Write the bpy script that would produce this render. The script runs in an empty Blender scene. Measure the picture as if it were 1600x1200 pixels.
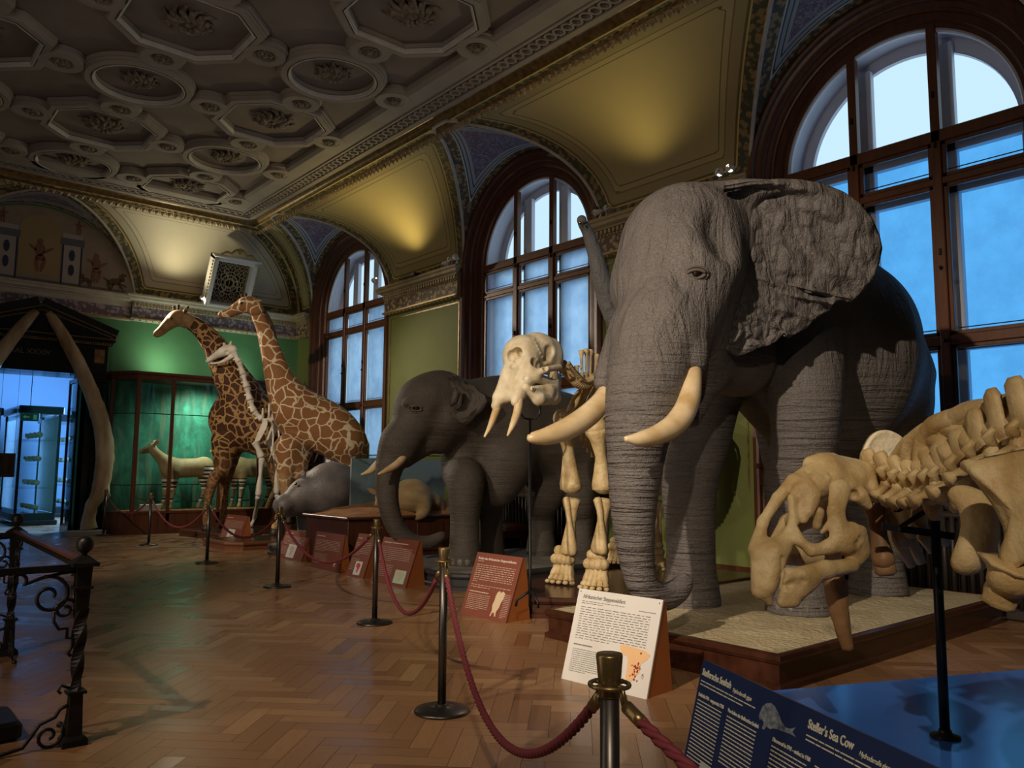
import bpy, bmesh, math, random
import numpy as np
from mathutils import Vector, Matrix, noise as mnoise
random.seed(7)
PI = math.pi
sc = bpy.context.scene
COL = sc.collection

# ------------------------------------------------------------------ camera
FPX = 1254.0
dy_ = Vector((-1075., -126., -FPX)).normalized()
dx_ = Vector((1480., -146., -FPX))
dx_ = (dx_ - dy_ * dx_.dot(dy_)).normalized()
dz_ = dx_.cross(dy_)
M3 = Matrix((dx_, dy_, dz_))          # camera axes -> world
CAMH = 1.45
cam_d = bpy.data.cameras.new('camera')
cam_d.sensor_width = 36.0
cam_d.lens = 36.0 * FPX / 1600.0
cam_d.clip_start = 0.05
cam_d.clip_end = 300
cam = bpy.data.objects.new('camera', cam_d)
COL.objects.link(cam)
cam.matrix_world = Matrix.Translation((0, 0, CAMH)) @ M3.to_4x4()
sc.camera = cam
FWD = Vector((-M3[0][2], -M3[1][2], 0)).normalized()
RGT = Vector((FWD.y, -FWD.x, 0))

# ------------------------------------------------------------------ world and colour management
w = bpy.data.worlds.new('world'); sc.world = w; w.use_nodes = True
bgn = w.node_tree.nodes['Background']
bgn.inputs[0].default_value = (0.60, 0.84, 1.0, 1)
bgn.inputs[1].default_value = 0.88
sc.view_settings.view_transform = 'Standard'
sc.view_settings.look = 'None'
sc.view_settings.gamma = 1.0
sc.view_settings.exposure = 0.30
sc.view_settings.use_curve_mapping = False
sc.cycles.max_bounces = 8
sc.cycles.sample_clamp_indirect = 4.0
sc.cycles.use_denoising = True

# ------------------------------------------------------------------ gallery lamps (spots on the cornices) and added fill lights
LAMPGROUP = []
def spot(loc, target, power, angle, blend=0.5, color=(1, .78, .5), size=.06):
    ld = bpy.data.lights.new('spot', 'SPOT')
    ld.energy = power; ld.spot_size = math.radians(angle); ld.spot_blend = blend
    ld.color = color; ld.shadow_soft_size = size
    o = bpy.data.objects.new('spot', ld); COL.objects.link(o)
    o.location = loc
    o.rotation_euler = (Vector(target) - Vector(loc)).to_track_quat('-Z', 'Y').to_euler()
    return o
WARM = (1, .83, .62)
YEL = (1, .78, .30)
# high on the opposite (left) cornice, shining over the exhibits
spot((-2.3, 2.0, 5.5), (6.0, 4.3, 1.8), 1750, 46, .8, WARM)
spot((-2.3, 5.5, 5.5), (6.2, 8.2, .9), 1000, 44, .8, WARM)
spot((-2.3, 9.5, 5.5), (6.0, 14.8, 2.3), 1900, 44, .8, WARM)
spot((-2.3, -2.2, 5.5), (3.0, 1.8, .9), 760, 44, .8, WARM)
# lamps on the far cornice, pointing back into the hall, then unseen wall and floor lights
spot((4.6, 19.2, 5.52), (8.2, 11.5, 2.2), 900, 50, .6, WARM)
spot((6.6, 19.15, 5.5), (5.2, 15.6, .6), 200, 80, .9, WARM)
spot((5.7, 18.95, 3.62), (6.0, 19.5, 4.1), 52, 170, 1, (.85, 1, .72), .3)  # unseen lamps on top of the glass case, lighting the wall behind
spot((7.6, 18.95, 3.62), (7.6, 19.5, 4.1), 24, 165, 1, (.85, 1, .72), .3)
spot((-2.3, 3.4, 5.5), (3.0, 5.2, 0), 560, 34, 1, WARM)  # unseen spots added on the left side to brighten the floor
spot((-2.3, 11.0, 5.5), (3.9, 13.0, 0), 420, 30, 1, WARM)
# small uplights resting on the cornices
spot((8.85, 13.75, 5.47), (7.75, 13.72, 6.8), 95, 140, 1, YEL)
spot((8.8, 7.45, 5.47), (7.7, 7.35, 6.8), 34, 140, 1, YEL)
spot((8.95, 6.12, 5.55), (3.9, 1.9, .6), 750, 36, .7, WARM)
spot((5.9, 19.1, 5.47), (6.0, 18.2, 6.8), 72, 150, 1, (1, .86, .52))
# added warm fill panel, standing in for light bounced to the ceiling
def area(loc, target, power, sx, sy, color):
    ld = bpy.data.lights.new('area', 'AREA'); ld.shape = 'RECTANGLE'
    ld.size = sx; ld.size_y = sy; ld.energy = power; ld.color = color
    o = bpy.data.objects.new('area', ld); COL.objects.link(o)
    o.location = loc
    o.rotation_euler = (Vector(target) - Vector(loc)).to_track_quat('-Z', 'Y').to_euler()
    return o
area((-2.3, 4.5, 5.0), (4, 7, 5.4), 125, .6, 11, (1, .84, .68))

# ------------------------------------------------------------------ helpers
def ray(px, py):
    return M3 @ Vector((px - 800.0, -(py - 600.0), -FPX))
def V(px, py, d):
    """world point on the pixel's ray at horizontal view depth d (metres)"""
    r = ray(px, py)
    return Vector((0, 0, CAMH)) + r * (d / r.dot(FWD))
def FL(px, py, z=0.0):
    r = ray(px, py)
    return Vector((0, 0, CAMH)) + r * ((z - CAMH) / r.z)

class MB:
    def __init__(s):
        s.v = []; s.f = []; s.m = []; s.sm = []; s.mi = 0; s.smooth = False
        s.T = Matrix.Identity(4)
    def add(s, vs, fs, smooth=None):
        b = len(s.v)
        T = s.T
        s.v.extend([tuple(T @ Vector(p)) for p in vs])
        s.f.extend([tuple(i + b for i in f) for f in fs])
        s.m.extend([s.mi] * len(fs))
        s.sm.extend([s.smooth if smooth is None else smooth] * len(fs))
        return s
    def box(s, c, size, rz=0, bev=0):
        x, y, z = size[0] / 2, size[1] / 2, size[2] / 2
        R = Matrix.Rotation(rz, 3, 'Z')
        C = Vector(c)
        if bev:
            b = min(bev, x * .9, y * .9, z * .9)
            pts = []
            for zz, ins in ((-z, b), (-z + b, 0), (z - b, 0), (z, b)):
                for sx, sy, ax in ((-1, -1, 0), (-1, -1, 1), (1, -1, 1), (1, -1, 0), (1, 1, 0), (1, 1, 1), (-1, 1, 1), (-1, 1, 0)):
                    X = x - ins; Y = y - ins
                    cut = b
                    px_ = sx * (X - (cut if ax else 0)); py_ = sy * (Y - (0 if ax else cut))
                    pts.append(C + R @ Vector((px_, py_, zz)))
            fs = []
            for r in range(3):
                for k in range(8):
                    a = r * 8 + k; b2 = r * 8 + (k + 1) % 8
                    fs.append((a, b2, b2 + 8, a + 8))
            fs.append(tuple(range(7, -1, -1))); fs.append(tuple(range(24, 32)))
            return s.add(pts, fs)
        pts = [C + R @ Vector((sx * x, sy * y, sz * z)) for sz in (-1, 1) for sx, sy in ((-1, -1), (1, -1), (1, 1), (-1, 1))]
        return s.add(pts, [(3, 2, 1, 0), (4, 5, 6, 7), (0, 1, 5, 4), (1, 2, 6, 5), (2, 3, 7, 6), (3, 0, 4, 7)])
    def bx(s, x0, x1, y0, y1, z0, z1, bev=0):
        return s.box(((x0 + x1) / 2, (y0 + y1) / 2, (z0 + z1) / 2), (abs(x1 - x0), abs(y1 - y0), abs(z1 - z0)), 0, bev)
    def beam(s, p0, p1, wd, ht, up=(0, 0, 1)):
        p0 = Vector(p0); p1 = Vector(p1); d = (p1 - p0).normalized(); up = Vector(up)
        a = d.cross(up).normalized() * wd / 2; b = a.cross(d).normalized() * ht / 2
        pts = [p + sa * a + sb * b for p in (p0, p1) for sa, sb in ((-1, -1), (1, -1), (1, 1), (-1, 1))]
        return s.add(pts, [(0, 1, 2, 3), (7, 6, 5, 4), (0, 4, 5, 1), (1, 5, 6, 2), (2, 6, 7, 3), (3, 7, 4, 0)])
    def tube(s, pts, rad, n=10, flat=1.0, up=(0, 0, 1), closed=False, caps=True, rough=0, twist=0):
        pts = [Vector(p) for p in pts]
        N = len(pts)
        if not hasattr(rad, '__len__'): rad = [rad] * N
        vs = []; fs = []
        prev = None
        for i, p in enumerate(pts):
            if closed: d = pts[(i + 1) % N] - pts[i - 1]
            else: d = pts[min(i + 1, N - 1)] - pts[max(i - 1, 0)]
            if d.length < 1e-9: d = Vector((0, 0, 1))
            d.normalize()
            if prev is None:
                u = Vector(up)
                if abs(u.dot(d)) > .95: u = Vector((1, 0, 0)) if abs(d.x) < .9 else Vector((0, 1, 0))
                a = (u - d * u.dot(d)).normalized()
            else:
                a = (prev - d * prev.dot(d)).normalized()
            prev = a
            b = d.cross(a)
            r = rad[i]
            ra, rb = (r if hasattr(r, '__len__') else (r, r * flat))
            for k in range(n):
                t = 2 * PI * k / n + twist * i
                q = 1 + (rough * mnoise.noise(p * 9 + Vector((k * 1.7, 0, 0))) if rough else 0)
                vs.append(p + (a * math.cos(t) * ra + b * math.sin(t) * rb) * q)
        M = N if closed else N - 1
        for i in range(M):
            for k in range(n):
                a0 = i * n + k; a1 = i * n + (k + 1) % n
                j = ((i + 1) % N) * n
                fs.append((a0, a1, j + (k + 1) % n, j + k))
        if caps and not closed:
            fs.append(tuple(range(n - 1, -1, -1))); fs.append(tuple((N - 1) * n + k for k in range(n)))
        return s.add(vs, fs, True)
    def cyl(s, p0, p1, r0, r1=None, n=16):
        return s.tube([p0, p1], [r0, r0 if r1 is None else r1], n)
    def lathe(s, prof, c=(0, 0, 0), n=24, smooth=True):
        c = Vector(c); vs = []; fs = []
        for r, z in prof:
            for k in range(n):
                t = 2 * PI * k / n
                vs.append(c + Vector((r * math.cos(t), r * math.sin(t), z)))
        for i in range(len(prof) - 1):
            for k in range(n):
                a = i * n + k; b = i * n + (k + 1) % n
                fs.append((a, b, b + n, a + n))
        fs.append(tuple(range(n - 1, -1, -1))); fs.append(tuple((len(prof) - 1) * n + k for k in range(n)))
        return s.add(vs, fs, smooth)
    def ball(s, c, r, n=12, m=8):
        if not hasattr(r, '__len__'): r = (r, r, r)
        c = Vector(c); vs = []; fs = []
        for i in range(m + 1):
            ph = PI * i / m
            for k in range(n):
                t = 2 * PI * k / n
                vs.append(c + Vector((r[0] * math.sin(ph) * math.cos(t), r[1] * math.sin(ph) * math.sin(t), r[2] * math.cos(ph))))
        for i in range(m):
            for k in range(n):
                a = i * n + k; b = i * n + (k + 1) % n
                fs.append((a + n, b + n, b, a))
        return s.add(vs, fs, True)
    def prism(s, poly, z0, z1):
        n = len(poly)
        vs = [(p[0], p[1], z0) for p in poly] + [(p[0], p[1], z1) for p in poly]
        fs = [tuple(range(n - 1, -1, -1)), tuple(range(n, 2 * n))]
        fs += [(k, (k + 1) % n, n + (k + 1) % n, n + k) for k in range(n)]
        return s.add(vs, fs)
    def grid(s, fn, nu, nv, smooth=True, flip=False):
        vs = [fn(i / nu, j / nv) for i in range(nu + 1) for j in range(nv + 1)]
        fs = []
        for i in range(nu):
            for j in range(nv):
                a = i * (nv + 1) + j
                q = (a, a + 1, a + nv + 2, a + nv + 1)
                fs.append(q[::-1] if flip else q)
        return s.add(vs, fs, smooth)
    def sweep(s, path, frames, prof, closed=False, smooth=False):
        """path points, frames (outward, along-depth) per point, prof list of (a,b)"""
        n = len(prof); N = len(path); vs = []; fs = []
        for p, (u, v) in zip(path, frames):
            for a, b in prof: vs.append(Vector(p) + Vector(u) * a + Vector(v) * b)
        M = N if closed else N - 1
        for i in range(M):
            for k in range(n - 1):
                a0 = i * n + k; j = ((i + 1) % N) * n + k
                fs.append((a0, j, j + 1, a0 + 1))
        return s.add(vs, fs, smooth)
    def build(s, name, mats, parent=None, fixn=True, **kw):
        me = bpy.data.meshes.new(name)
        me.from_pydata([tuple(v) for v in s.v], [], s.f)
        if not isinstance(mats, (list, tuple)): mats = [mats]
        for m in mats: me.materials.append(m)
        me.polygons.foreach_set('material_index', s.m)
        me.polygons.foreach_set('use_smooth', s.sm)
        if fixn:
            bm = bmesh.new(); bm.from_mesh(me)
            bmesh.ops.recalc_face_normals(bm, faces=bm.faces)
            bm.to_mesh(me); bm.free()
        me.update()
        o = bpy.data.objects.new(name, me); COL.objects.link(o)
        if parent is not None:
            o.parent = parent
            o.matrix_parent_inverse = parent.matrix_basis.inverted()
        for k, v in kw.items(): o[k] = v
        return o

def build_split(B, name, m, parent=None):
    """one object per connected piece"""
    par_ = list(range(len(B.v)))
    def find(a):
        while par_[a] != a:
            par_[a] = par_[par_[a]]; a = par_[a]
        return a
    for f in B.f:
        r = find(f[0])
        for i in f[1:]: par_[find(i)] = r
    groups = {}
    for k, f in enumerate(B.f): groups.setdefault(find(f[0]), []).append(k)
    out = []
    for g in groups.values():
        C_ = MB(); mp = {}
        for k in g:
            ff = []
            for i in B.f[k]:
                if i not in mp: mp[i] = len(C_.v); C_.v.append(B.v[i])
                ff.append(mp[i])
            C_.f.append(tuple(ff)); C_.m.append(B.m[k]); C_.sm.append(B.sm[k])
        out.append(C_.build(name, m, parent))
    return out
def surf(o, px, py, off=0.0):
    """point where the line of sight through a pixel meets object o"""
    from mathutils.bvhtree import BVHTree
    me = o.data
    t = BVHTree.FromPolygons([v.co for v in me.vertices], [p.vertices for p in me.polygons])
    r = ray(px, py).normalized(); h = t.ray_cast(Vector((0, 0, CAMH)), r)
    if h[0] is None: return None
    return h[0] + r * off
def empty(name, loc, rz=0, **kw):
    o = bpy.data.objects.new(name, None); COL.objects.link(o)
    o.location = loc; o.rotation_euler = (0, 0, rz); o.empty_display_size = .1
    for k, v in kw.items(): o[k] = v
    return o
def par(o, p):
    o.parent = p; o.matrix_parent_inverse = p.matrix_basis.inverted(); return o
def crom(pts, n=6):
    """Catmull-Rom through tuples of any length"""
    P = [np.array(p, float) for p in pts]; out = []
    for i in range(len(P) - 1):
        p0 = P[i - 1] if i else 2 * P[0] - P[1]
        p3 = P[i + 2] if i + 2 < len(P) else 2 * P[-1] - P[-2]
        for k in range(n):
            t = k / n
            out.append(.5 * ((2 * P[i]) + (-p0 + P[i + 1]) * t + (2 * p0 - 5 * P[i] + 4 * P[i + 1] - p3) * t * t + (-p0 + 3 * P[i] - 3 * P[i + 1] + p3) * t ** 3))
    out.append(P[-1])
    return out
def copy_tree(o, parent=None, delta=None):
    c = o.copy(); COL.objects.link(c)
    if parent is not None:
        c.parent = parent
    for ch in [x for x in bpy.data.objects if x.parent == o and x is not c]:
        copy_tree(ch, c)
    return c

# ------------------------------------------------------------------ materials
def mat(name, color=(.5, .5, .5), rough=.5, metal=0, spec=.5, **kw):
    m = bpy.data.materials.new(name); m.use_nodes = True
    b = m.node_tree.nodes['Principled BSDF']
    b.inputs['Base Color'].default_value = (*color, 1)
    b.inputs['Roughness'].default_value = rough
    b.inputs['Metallic'].default_value = metal
    b.inputs['Specular IOR Level'].default_value = spec
    return m
class N:
    """tiny node helper"""
    def __init__(s, m):
        s.m = m; s.t = m.node_tree; s.b = s.t.nodes['Principled BSDF']
    def n(s, kind, **kw):
        x = s.t.nodes.new(kind)
        for k, v in kw.items():
            if k in x.inputs.keys(): pass
            setattr(x, k, v)
        return x
    def l(s, a, b): s.t.links.new(a, b)
    def coord(s, which='Object', scale=(1, 1, 1), rot=(0, 0, 0)):
        tc = s.n('ShaderNodeTexCoord'); mp = s.n('ShaderNodeMapping')
        mp.inputs['Scale'].default_value = scale; mp.inputs['Rotation'].default_value = rot
        s.l(tc.outputs[which], mp.inputs[0]); return mp.outputs[0]
    def noise(s, vec, scale=5, detail=4, rough=.5, dist=0):
        x = s.n('ShaderNodeTexNoise'); s.l(vec, x.inputs['Vector'])
        x.inputs['Scale'].default_value = scale; x.inputs['Detail'].default_value = detail
        x.inputs['Roughness'].default_value = rough; x.inputs['Distortion'].default_value = dist
        return x.outputs['Fac']
    def vor(s, vec, scale=5, feature='F1', rnd=1, out='Distance'):
        x = s.n('ShaderNodeTexVoronoi', feature=feature); s.l(vec, x.inputs['Vector'])
        x.inputs['Scale'].default_value = scale; x.inputs['Randomness'].default_value = rnd
        return x.outputs[out]
    def wave(s, vec, scale=5, dist=2, detail=2, dirn='Z', dscale=1):
        x = s.n('ShaderNodeTexWave', bands_direction=dirn); s.l(vec, x.inputs['Vector'])
        x.inputs['Scale'].default_value = scale; x.inputs['Distortion'].default_value = dist
        x.inputs['Detail'].default_value = detail; x.inputs['Detail Scale'].default_value = dscale
        return x.outputs['Fac']
    def ramp(s, fac, stops, interp='LINEAR'):
        x = s.n('ShaderNodeValToRGB'); s.l(fac, x.inputs[0])
        r = x.color_ramp; r.interpolation = interp
        while len(r.elements) > 1: r.elements.remove(r.elements[-1])
        r.elements[0].position = stops[0][0]; r.elements[0].color = (*stops[0][1], 1)
        for p, c in stops[1:]:
            e = r.elements.new(p); e.color = (*c, 1)
        return x.outputs[0]
    def math(s, op, a, b=None, c=None):
        x = s.n('ShaderNodeMath', operation=op)
        for i, q in enumerate((a, b, c)):
            if q is None: continue
            if isinstance(q, (int, float)): x.inputs[i].default_value = q
            else: s.l(q, x.inputs[i])
        return x.outputs[0]
    def mix(s, fac, a, b, mode='MIX'):
        x = s.n('ShaderNodeMix', data_type='RGBA', blend_type=mode)
        for i, q in ((0, fac), (6, a), (7, b)):
            if isinstance(q, (int, float)): x.inputs[i].default_value = q
            elif isinstance(q, tuple): x.inputs[i].default_value = (*q, 1)
            else: s.l(q, x.inputs[i])
        return x.outputs[2]
    def bump(s, h, strength=.3, dist=.02, prev=None):
        x = s.n('ShaderNodeBump'); s.l(h, x.inputs['Height'])
        x.inputs['Strength'].default_value = strength; x.inputs['Distance'].default_value = dist
        if prev is not None: s.l(prev, x.inputs['Normal'])
        s.l(x.outputs[0], s.b.inputs['Normal']); return x.outputs[0]
    def col(s, c): s.l(c, s.b.inputs['Base Color'])
def noisy(name, c0, c1, scale=3, rough=.6, bump=.15, bs=40, metal=0, detail=5, stretch=(1, 1, 1), spec=.5, dist=.01):
    m = mat(name, c0, rough, metal, spec); n = N(m)
    co = n.coord('Object', stretch)
    n.col(n.ramp(n.noise(co, scale, detail), [(.3, c0), (.7, c1)]))
    if bump: n.bump(n.noise(co, bs, 3), bump, dist)
    return m
# ------------------------------------------------------------------ shared materials
M_wood = noisy('dark_red_wood', (.062, .021, .011), (.115, .038, .017), 3, .35, .1, 60, stretch=(6, 6, .6))
M_wood_o = noisy('warm_brown_wood', (.105, .036, .015), (.155, .055, .023), 3, .38, .1, 60, stretch=(6, 6, .6))
M_plinth = noisy('polished_mahogany', (.035, .012, .007), (.075, .025, .013), 2, .22, .05, 50, stretch=(.5, 5, 5))
M_black = noisy('black_marble', (.006, .008, .012), (.02, .022, .028), 2, .12, 0, 10)
M_iron = noisy('wrought_iron', (.012, .011, .012), (.03, .026, .024), 12, .42, .3, 60, metal=.6)
M_blackmetal = mat('black_steel', (.012, .012, .014), .45, .5)
M_gold = noisy('dull_gilding', (.30, .20, .055), (.50, .36, .12), 20, .45, .3, 80, metal=.25)
M_stucco = noisy('stucco', (.28, .25, .235), (.36, .32, .30), 1.5, .8, .1, 30)
M_stucco_d = noisy('aged_stucco_relief', (.10, .075, .06), (.30, .25, .21), 14, .7, .5, 50)
M_coffer = noisy('coffer_field', (.20, .165, .155), (.27, .225, .21), 1.2, .85, .06, 30)
M_white = mat('white_paint', (.72, .71, .74), .5)
M_green = noisy('green_wall_paint', (.13, .152, .038), (.148, .168, .044), 2, .75, .05, 60)
M_green2 = noisy('cool_green_wall_paint', (.07, .20, .09), (.085, .23, .10), 2, .75, .05, 60)
M_glass = mat('clear_glass', (1, 1, 1), 0.02)
M_glass.node_tree.nodes['Principled BSDF'].inputs['Transmission Weight'].default_value = 1
M_glass.node_tree.nodes['Principled BSDF'].inputs['IOR'].default_value = 1.02
def glass_mat(name, tint, refl=.08):
    m = bpy.data.materials.new(name); m.use_nodes = True; t = m.node_tree
    t.nodes.remove(t.nodes['Principled BSDF'])
    tr = t.nodes.new('ShaderNodeBsdfTransparent'); tr.inputs[0].default_value = (*tint, 1)
    gl = t.nodes.new('ShaderNodeBsdfGlossy'); gl.inputs['Roughness'].default_value = .02
    mx = t.nodes.new('ShaderNodeMixShader'); fr = t.nodes.new('ShaderNodeLayerWeight')
    pw = t.nodes.new('ShaderNodeMath'); pw.operation = 'POWER'; pw.inputs[1].default_value = 5
    ma = t.nodes.new('ShaderNodeMath'); ma.operation = 'MULTIPLY_ADD'; ma.inputs[1].default_value = .8; ma.inputs[2].default_value = .04
    t.links.new(fr.outputs['Facing'], pw.inputs[0]); t.links.new(pw.outputs[0], ma.inputs[0]); t.links.new(ma.outputs[0], mx.inputs[0]); t.links.new(tr.outputs[0], mx.inputs[1]); t.links.new(gl.outputs[0], mx.inputs[2])
    t.links.new(mx.outputs[0], t.nodes['Material Output'].inputs[0])
    return m
M_pane = glass_mat('window_glass', (.97, .99, 1))
M_vitrine = glass_mat('vitrine_glass', (.93, .98, .97))
def blind_mat(name, col, tcol, trans):
    m = bpy.data.materials.new(name); m.use_nodes = True; t = m.node_tree
    n = N.__new__(N); n.m = m; n.t = t; n.b = t.nodes['Principled BSDF']
    co = n.coord('Object', (1, 1, 1))
    f = n.noise(co, 160, 2, .6); g = n.noise(co, 3, 4, .6)
    c = n.ramp(f, [(.3, tuple(x * .8 for x in col)), (.7, col)])
    c = n.mix(n.ramp(g, [(.35, (0, 0, 0)), (.75, (1, 1, 1))]), c, tuple(min(1, x * 1.12) for x in tcol))
    tl = t.nodes.new('ShaderNodeBsdfTranslucent'); n.l(c, tl.inputs[0])
    tr = t.nodes.new('ShaderNodeBsdfTransparent'); tr.inputs[0].default_value = (*tcol, 1)
    mx = t.nodes.new('ShaderNodeMixShader'); mx.inputs[0].default_value = trans
    n.l(tl.outputs[0], mx.inputs[1]); n.l(tr.outputs[0], mx.inputs[2])
    t.nodes.remove(n.b)
    n.l(mx.outputs[0], t.nodes['Material Output'].inputs[0])
    return m
M_blind = blind_mat('blue_screen_cloth', (.15, .47, .84), (.17, .50, .86), .25)
M_blind2 = blind_mat('pale_blue_screen_cloth', (.50, .66, .90), (.62, .76, .96), .12)
M_ivory = noisy('ivory', (.50, .33, .15), (.78, .64, .42), 5, .28, .05, 20)
M_bone = noisy('bone', (.46, .31, .13), (.72, .57, .33), 9, .55, .6, 30, dist=.012)
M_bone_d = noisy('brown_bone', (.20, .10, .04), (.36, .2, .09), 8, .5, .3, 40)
M_bone_w = noisy('pale_bone', (.50, .40, .25), (.74, .66, .50), 7, .6, .5, 30, dist=.012)
M_rope = mat('crimson_rope', (.15, .018, .028), .7)
M_brass = noisy('aged_brass', (.20, .14, .06), (.27, .19, .085), 8, .35, .05, 60, metal=.8)
M_steel = mat('dark_steel_tube', (.085, .075, .07), .36, .9)
M_redsign = noisy('rust_red_panel', (.17, .045, .025), (.19, .052, .03), 3, .6, .0, 20)
M_orangewood = noisy('orange_side_board', (.30, .085, .018), (.36, .11, .025), 3, .6, 0, 20)
M_paper = mat('white_sheet', (.70, .68, .66), .6)
M_ink = mat('grey_ink', (.16, .15, .15), .7)
M_inkw = mat('cream_ink', (.60, .50, .42), .7)
M_lead = mat('black_rubber', (.01, .01, .01), .6)
# ------------------------------------------------------------------ the hall
XW, YF, ZC, XC, YC = 9.24, 19.54, 7.25, 7.33, 18.04     # wall planes, ceiling, inner cove edge
XL, XCL, CX = -2.76, -.85, 3.24                          # left side mirrors the window side
YB = -7.0                                                # end of the hall behind the camera
ZS = 5.38                                                # springing of the cove
ZT = 7.12
WY = [4.08, 10.50, 16.92]
WYA = [-2.34] + WY
RV = 1.84                                                # radius of the window vaults

# floor: herringbone oak blocks, one mesh
def floor_mesh():
    fm = mat('oak_parquet', (.25, .13, .06), .3); n = N(fm)
    at = n.n('ShaderNodeAttribute', attribute_name='tone')
    uv = n.n('ShaderNodeUVMap'); mp = n.n('ShaderNodeMapping'); mp.inputs['Scale'].default_value = (1.2, 14, 1); n.l(uv.outputs[0], mp.inputs[0])
    gr = n.noise(mp.outputs[0], 6, 5, .6)
    base = n.ramp(at.outputs['Fac'], [(0, (.22, .105, .048)), (.5, (.29, .15, .07)), (1, (.38, .215, .105))])
    dark = n.mix(n.ramp(gr, [(.35, (0, 0, 0)), (.75, (1, 1, 1))]), base, (.16, .08, .038))
    n.col(n.mix(.45, base, dark))
    big = n.noise(n.coord('Object'), .7, 3)
    n.l(n.ramp(n.math('ADD', n.math('MULTIPLY', big, .6), n.math('MULTIPLY', at.outputs['Fac'], .4)), [(.3, (.22, .22, .22)), (.7, (.42, .42, .42))]), n.b.inputs['Roughness'])
    n.b.inputs['Specular IOR Level'].default_value = .55
    n.bump(gr, .05, .003)
    L, W = .48, .12
    vs = []; fs = []; uvs = []; tone = []
    rnd = random.Random(3)
    c45 = math.sqrt(.5)
    g = .0012
    def quad(u0, v0, u1, v1, lengthwise):
        cu, cv = (u0 + u1) / 2, (v0 + v1) / 2
        x = (cu - cv) * c45; y = (cu + cv) * c45
        X, Y = x + 3.2, y + 8
        if not (XL - .6 < X < XW + .3 and YB - .3 < Y < 30.5): return
        if Y > 19.9 and not (-1 < X < 8): return
        b = len(vs)
        for (u, v) in ((u0 + g, v0 + g), (u1 - g, v0 + g), (u1 - g, v1 - g), (u0 + g, v1 - g)):
            vs.append(((u - v) * c45 + 3.2, (u + v) * c45 + 8, 0))
        fs.append((b, b + 1, b + 2, b + 3))
        o = rnd.random() * 20
        if lengthwise: uvs.extend([(o, o), (o + L, o), (o + L, o + W), (o, o + W)])
        else: uvs.extend([(o, o), (o, o + W), (o + L, o + W), (o + L, o)])
        t = min(1, max(0, rnd.gauss(.5, .25)))
        tone.extend([t] * 4)
    K = 4
    R = 210
    for i in range(-R, R):
        for j in range(-R, R):
            # herringbone cell: horizontal block at columns where (i-j) mod 8 == 0, vertical where mod 8 == 4
            m = (i - j) % (2 * K)
            if m == 0: quad(i * W, j * W, i * W + L, j * W + W, True)
            elif m == 7: quad(i * W, j * W - 0 * L, i * W + W, j * W + L, False)
    me = bpy.data.meshes.new('floor'); me.from_pydata(vs, [], fs)
    ul = me.uv_layers.new(name='UVMap'); ul.data.foreach_set('uv', [c for p in uvs for c in p])
    a = me.attributes.new('tone', 'FLOAT', 'POINT'); a.data.foreach_set('value', tone)
    me.materials.append(fm)
    o = bpy.data.objects.new('floor', me); COL.objects.link(o); o['kind'] = 'structure'
    b = MB(); b.bx(XL - .6, XW + .5, YB - .3, 31, -.1, -.004)
    s = b.build('floor', mat('parquet_joints', (.03, .014, .007), .6), o)
    return o
floor_mesh()

# ---- ceiling
def loop(cx, cy, n, r, kind='c', ph=0):
    out = []
    if kind == 'c':
        for k in range(n):
            t = 2 * PI * k / n; out.append((Vector((cx + r * math.cos(t), cy + r * math.sin(t), 0)), Vector((math.cos(t), math.sin(t), 0))))
    else:  # octagon with apothem r: vertices with mitre directions
        s = r * .5
        for sx, sy in ((1, -.5), (1, .5), (.5, 1), (-.5, 1), (-1, .5), (-1, -.5), (-.5, -1), (.5, -1)):
            out.append((Vector((cx + sx * r, cy + sy * r, 0)), Vector((sx, sy, 0))))
    return out
def strap(B, lp, prof):
    B.sweep([p for p, u in lp], [(u, (0, 0, 1)) for p, u in lp], prof, closed=True)
ceiling = MB()
ceiling.bx(XCL - .05, XC + .05, YB, YC + .05, ZC + .14, ZC + .3)
ceil_o = ceiling.build('ceiling', M_coffer, kind='structure')
B = MB()
D = .13
def cprof(w, d=D):   # strap cross-section: outer edge -> inner edge (offset, z)
    h = w / 2
    return [(h, ZC + d), (h, ZC + d * .55), (h - .025, ZC + d * .5), (h - .03, ZC + d * .2), (h - .05, ZC + .02), (h - .055, ZC),
            (-h + .055, ZC), (-h + .05, ZC + .02), (-h + .03, ZC + d * .2), (-h + .025, ZC + d * .5), (-h, ZC + d * .55), (-h, ZC + d)]
cells = [(1.10 + 2.14 * i, 16.94 - 2.14 * j, (i + j) % 2) for i in range(3) for j in range(11) if True]
for cx, cy, par_ in cells:
    octo = (par_ == 0)
    if octo: strap(B, loop(cx, cy, 8, .84, 'o'), cprof(.19))
    else: strap(B, loop(cx, cy, 48, .71), cprof(.19))
bosses = set()
for cx, cy, _ in cells:
    for ddx, ddy in ((1, 0), (-1, 0), (0, 1), (0, -1)):
        bosses.add((round(cx + ddx * 1.07, 3), round(cy + ddy * 1.07, 3)))
bosses = [b for b in bosses if b[1] < YC - .2 and -.2 < b[0] < 6.7]
for bx_, by_ in bosses:
    B.lathe([(.33, ZC + D), (.33, ZC + .06), (.30, ZC + .05), (.29, ZC - .006), (.17, ZC - .006), (.155, ZC + .02), (.12, ZC + .03)], (bx_, by_, 0), 28, False)
B.build('ceiling_strapwork', M_stucco, ceil_o)
B = MB()
for cx, cy, par_ in cells:
    bead = [(-.062, ZC - .004), (-.068, ZC - .010), (-.080, ZC - .006), (-.086, ZC + .012), (-.098, ZC + .022), (-.102, ZC + .05)]  # pale bead paints the window highlight along the strap edges
    if par_ == 0: strap(B, loop(cx, cy, 8, .84, 'o'), bead)
    else: strap(B, loop(cx, cy, 48, .71), bead)
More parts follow.
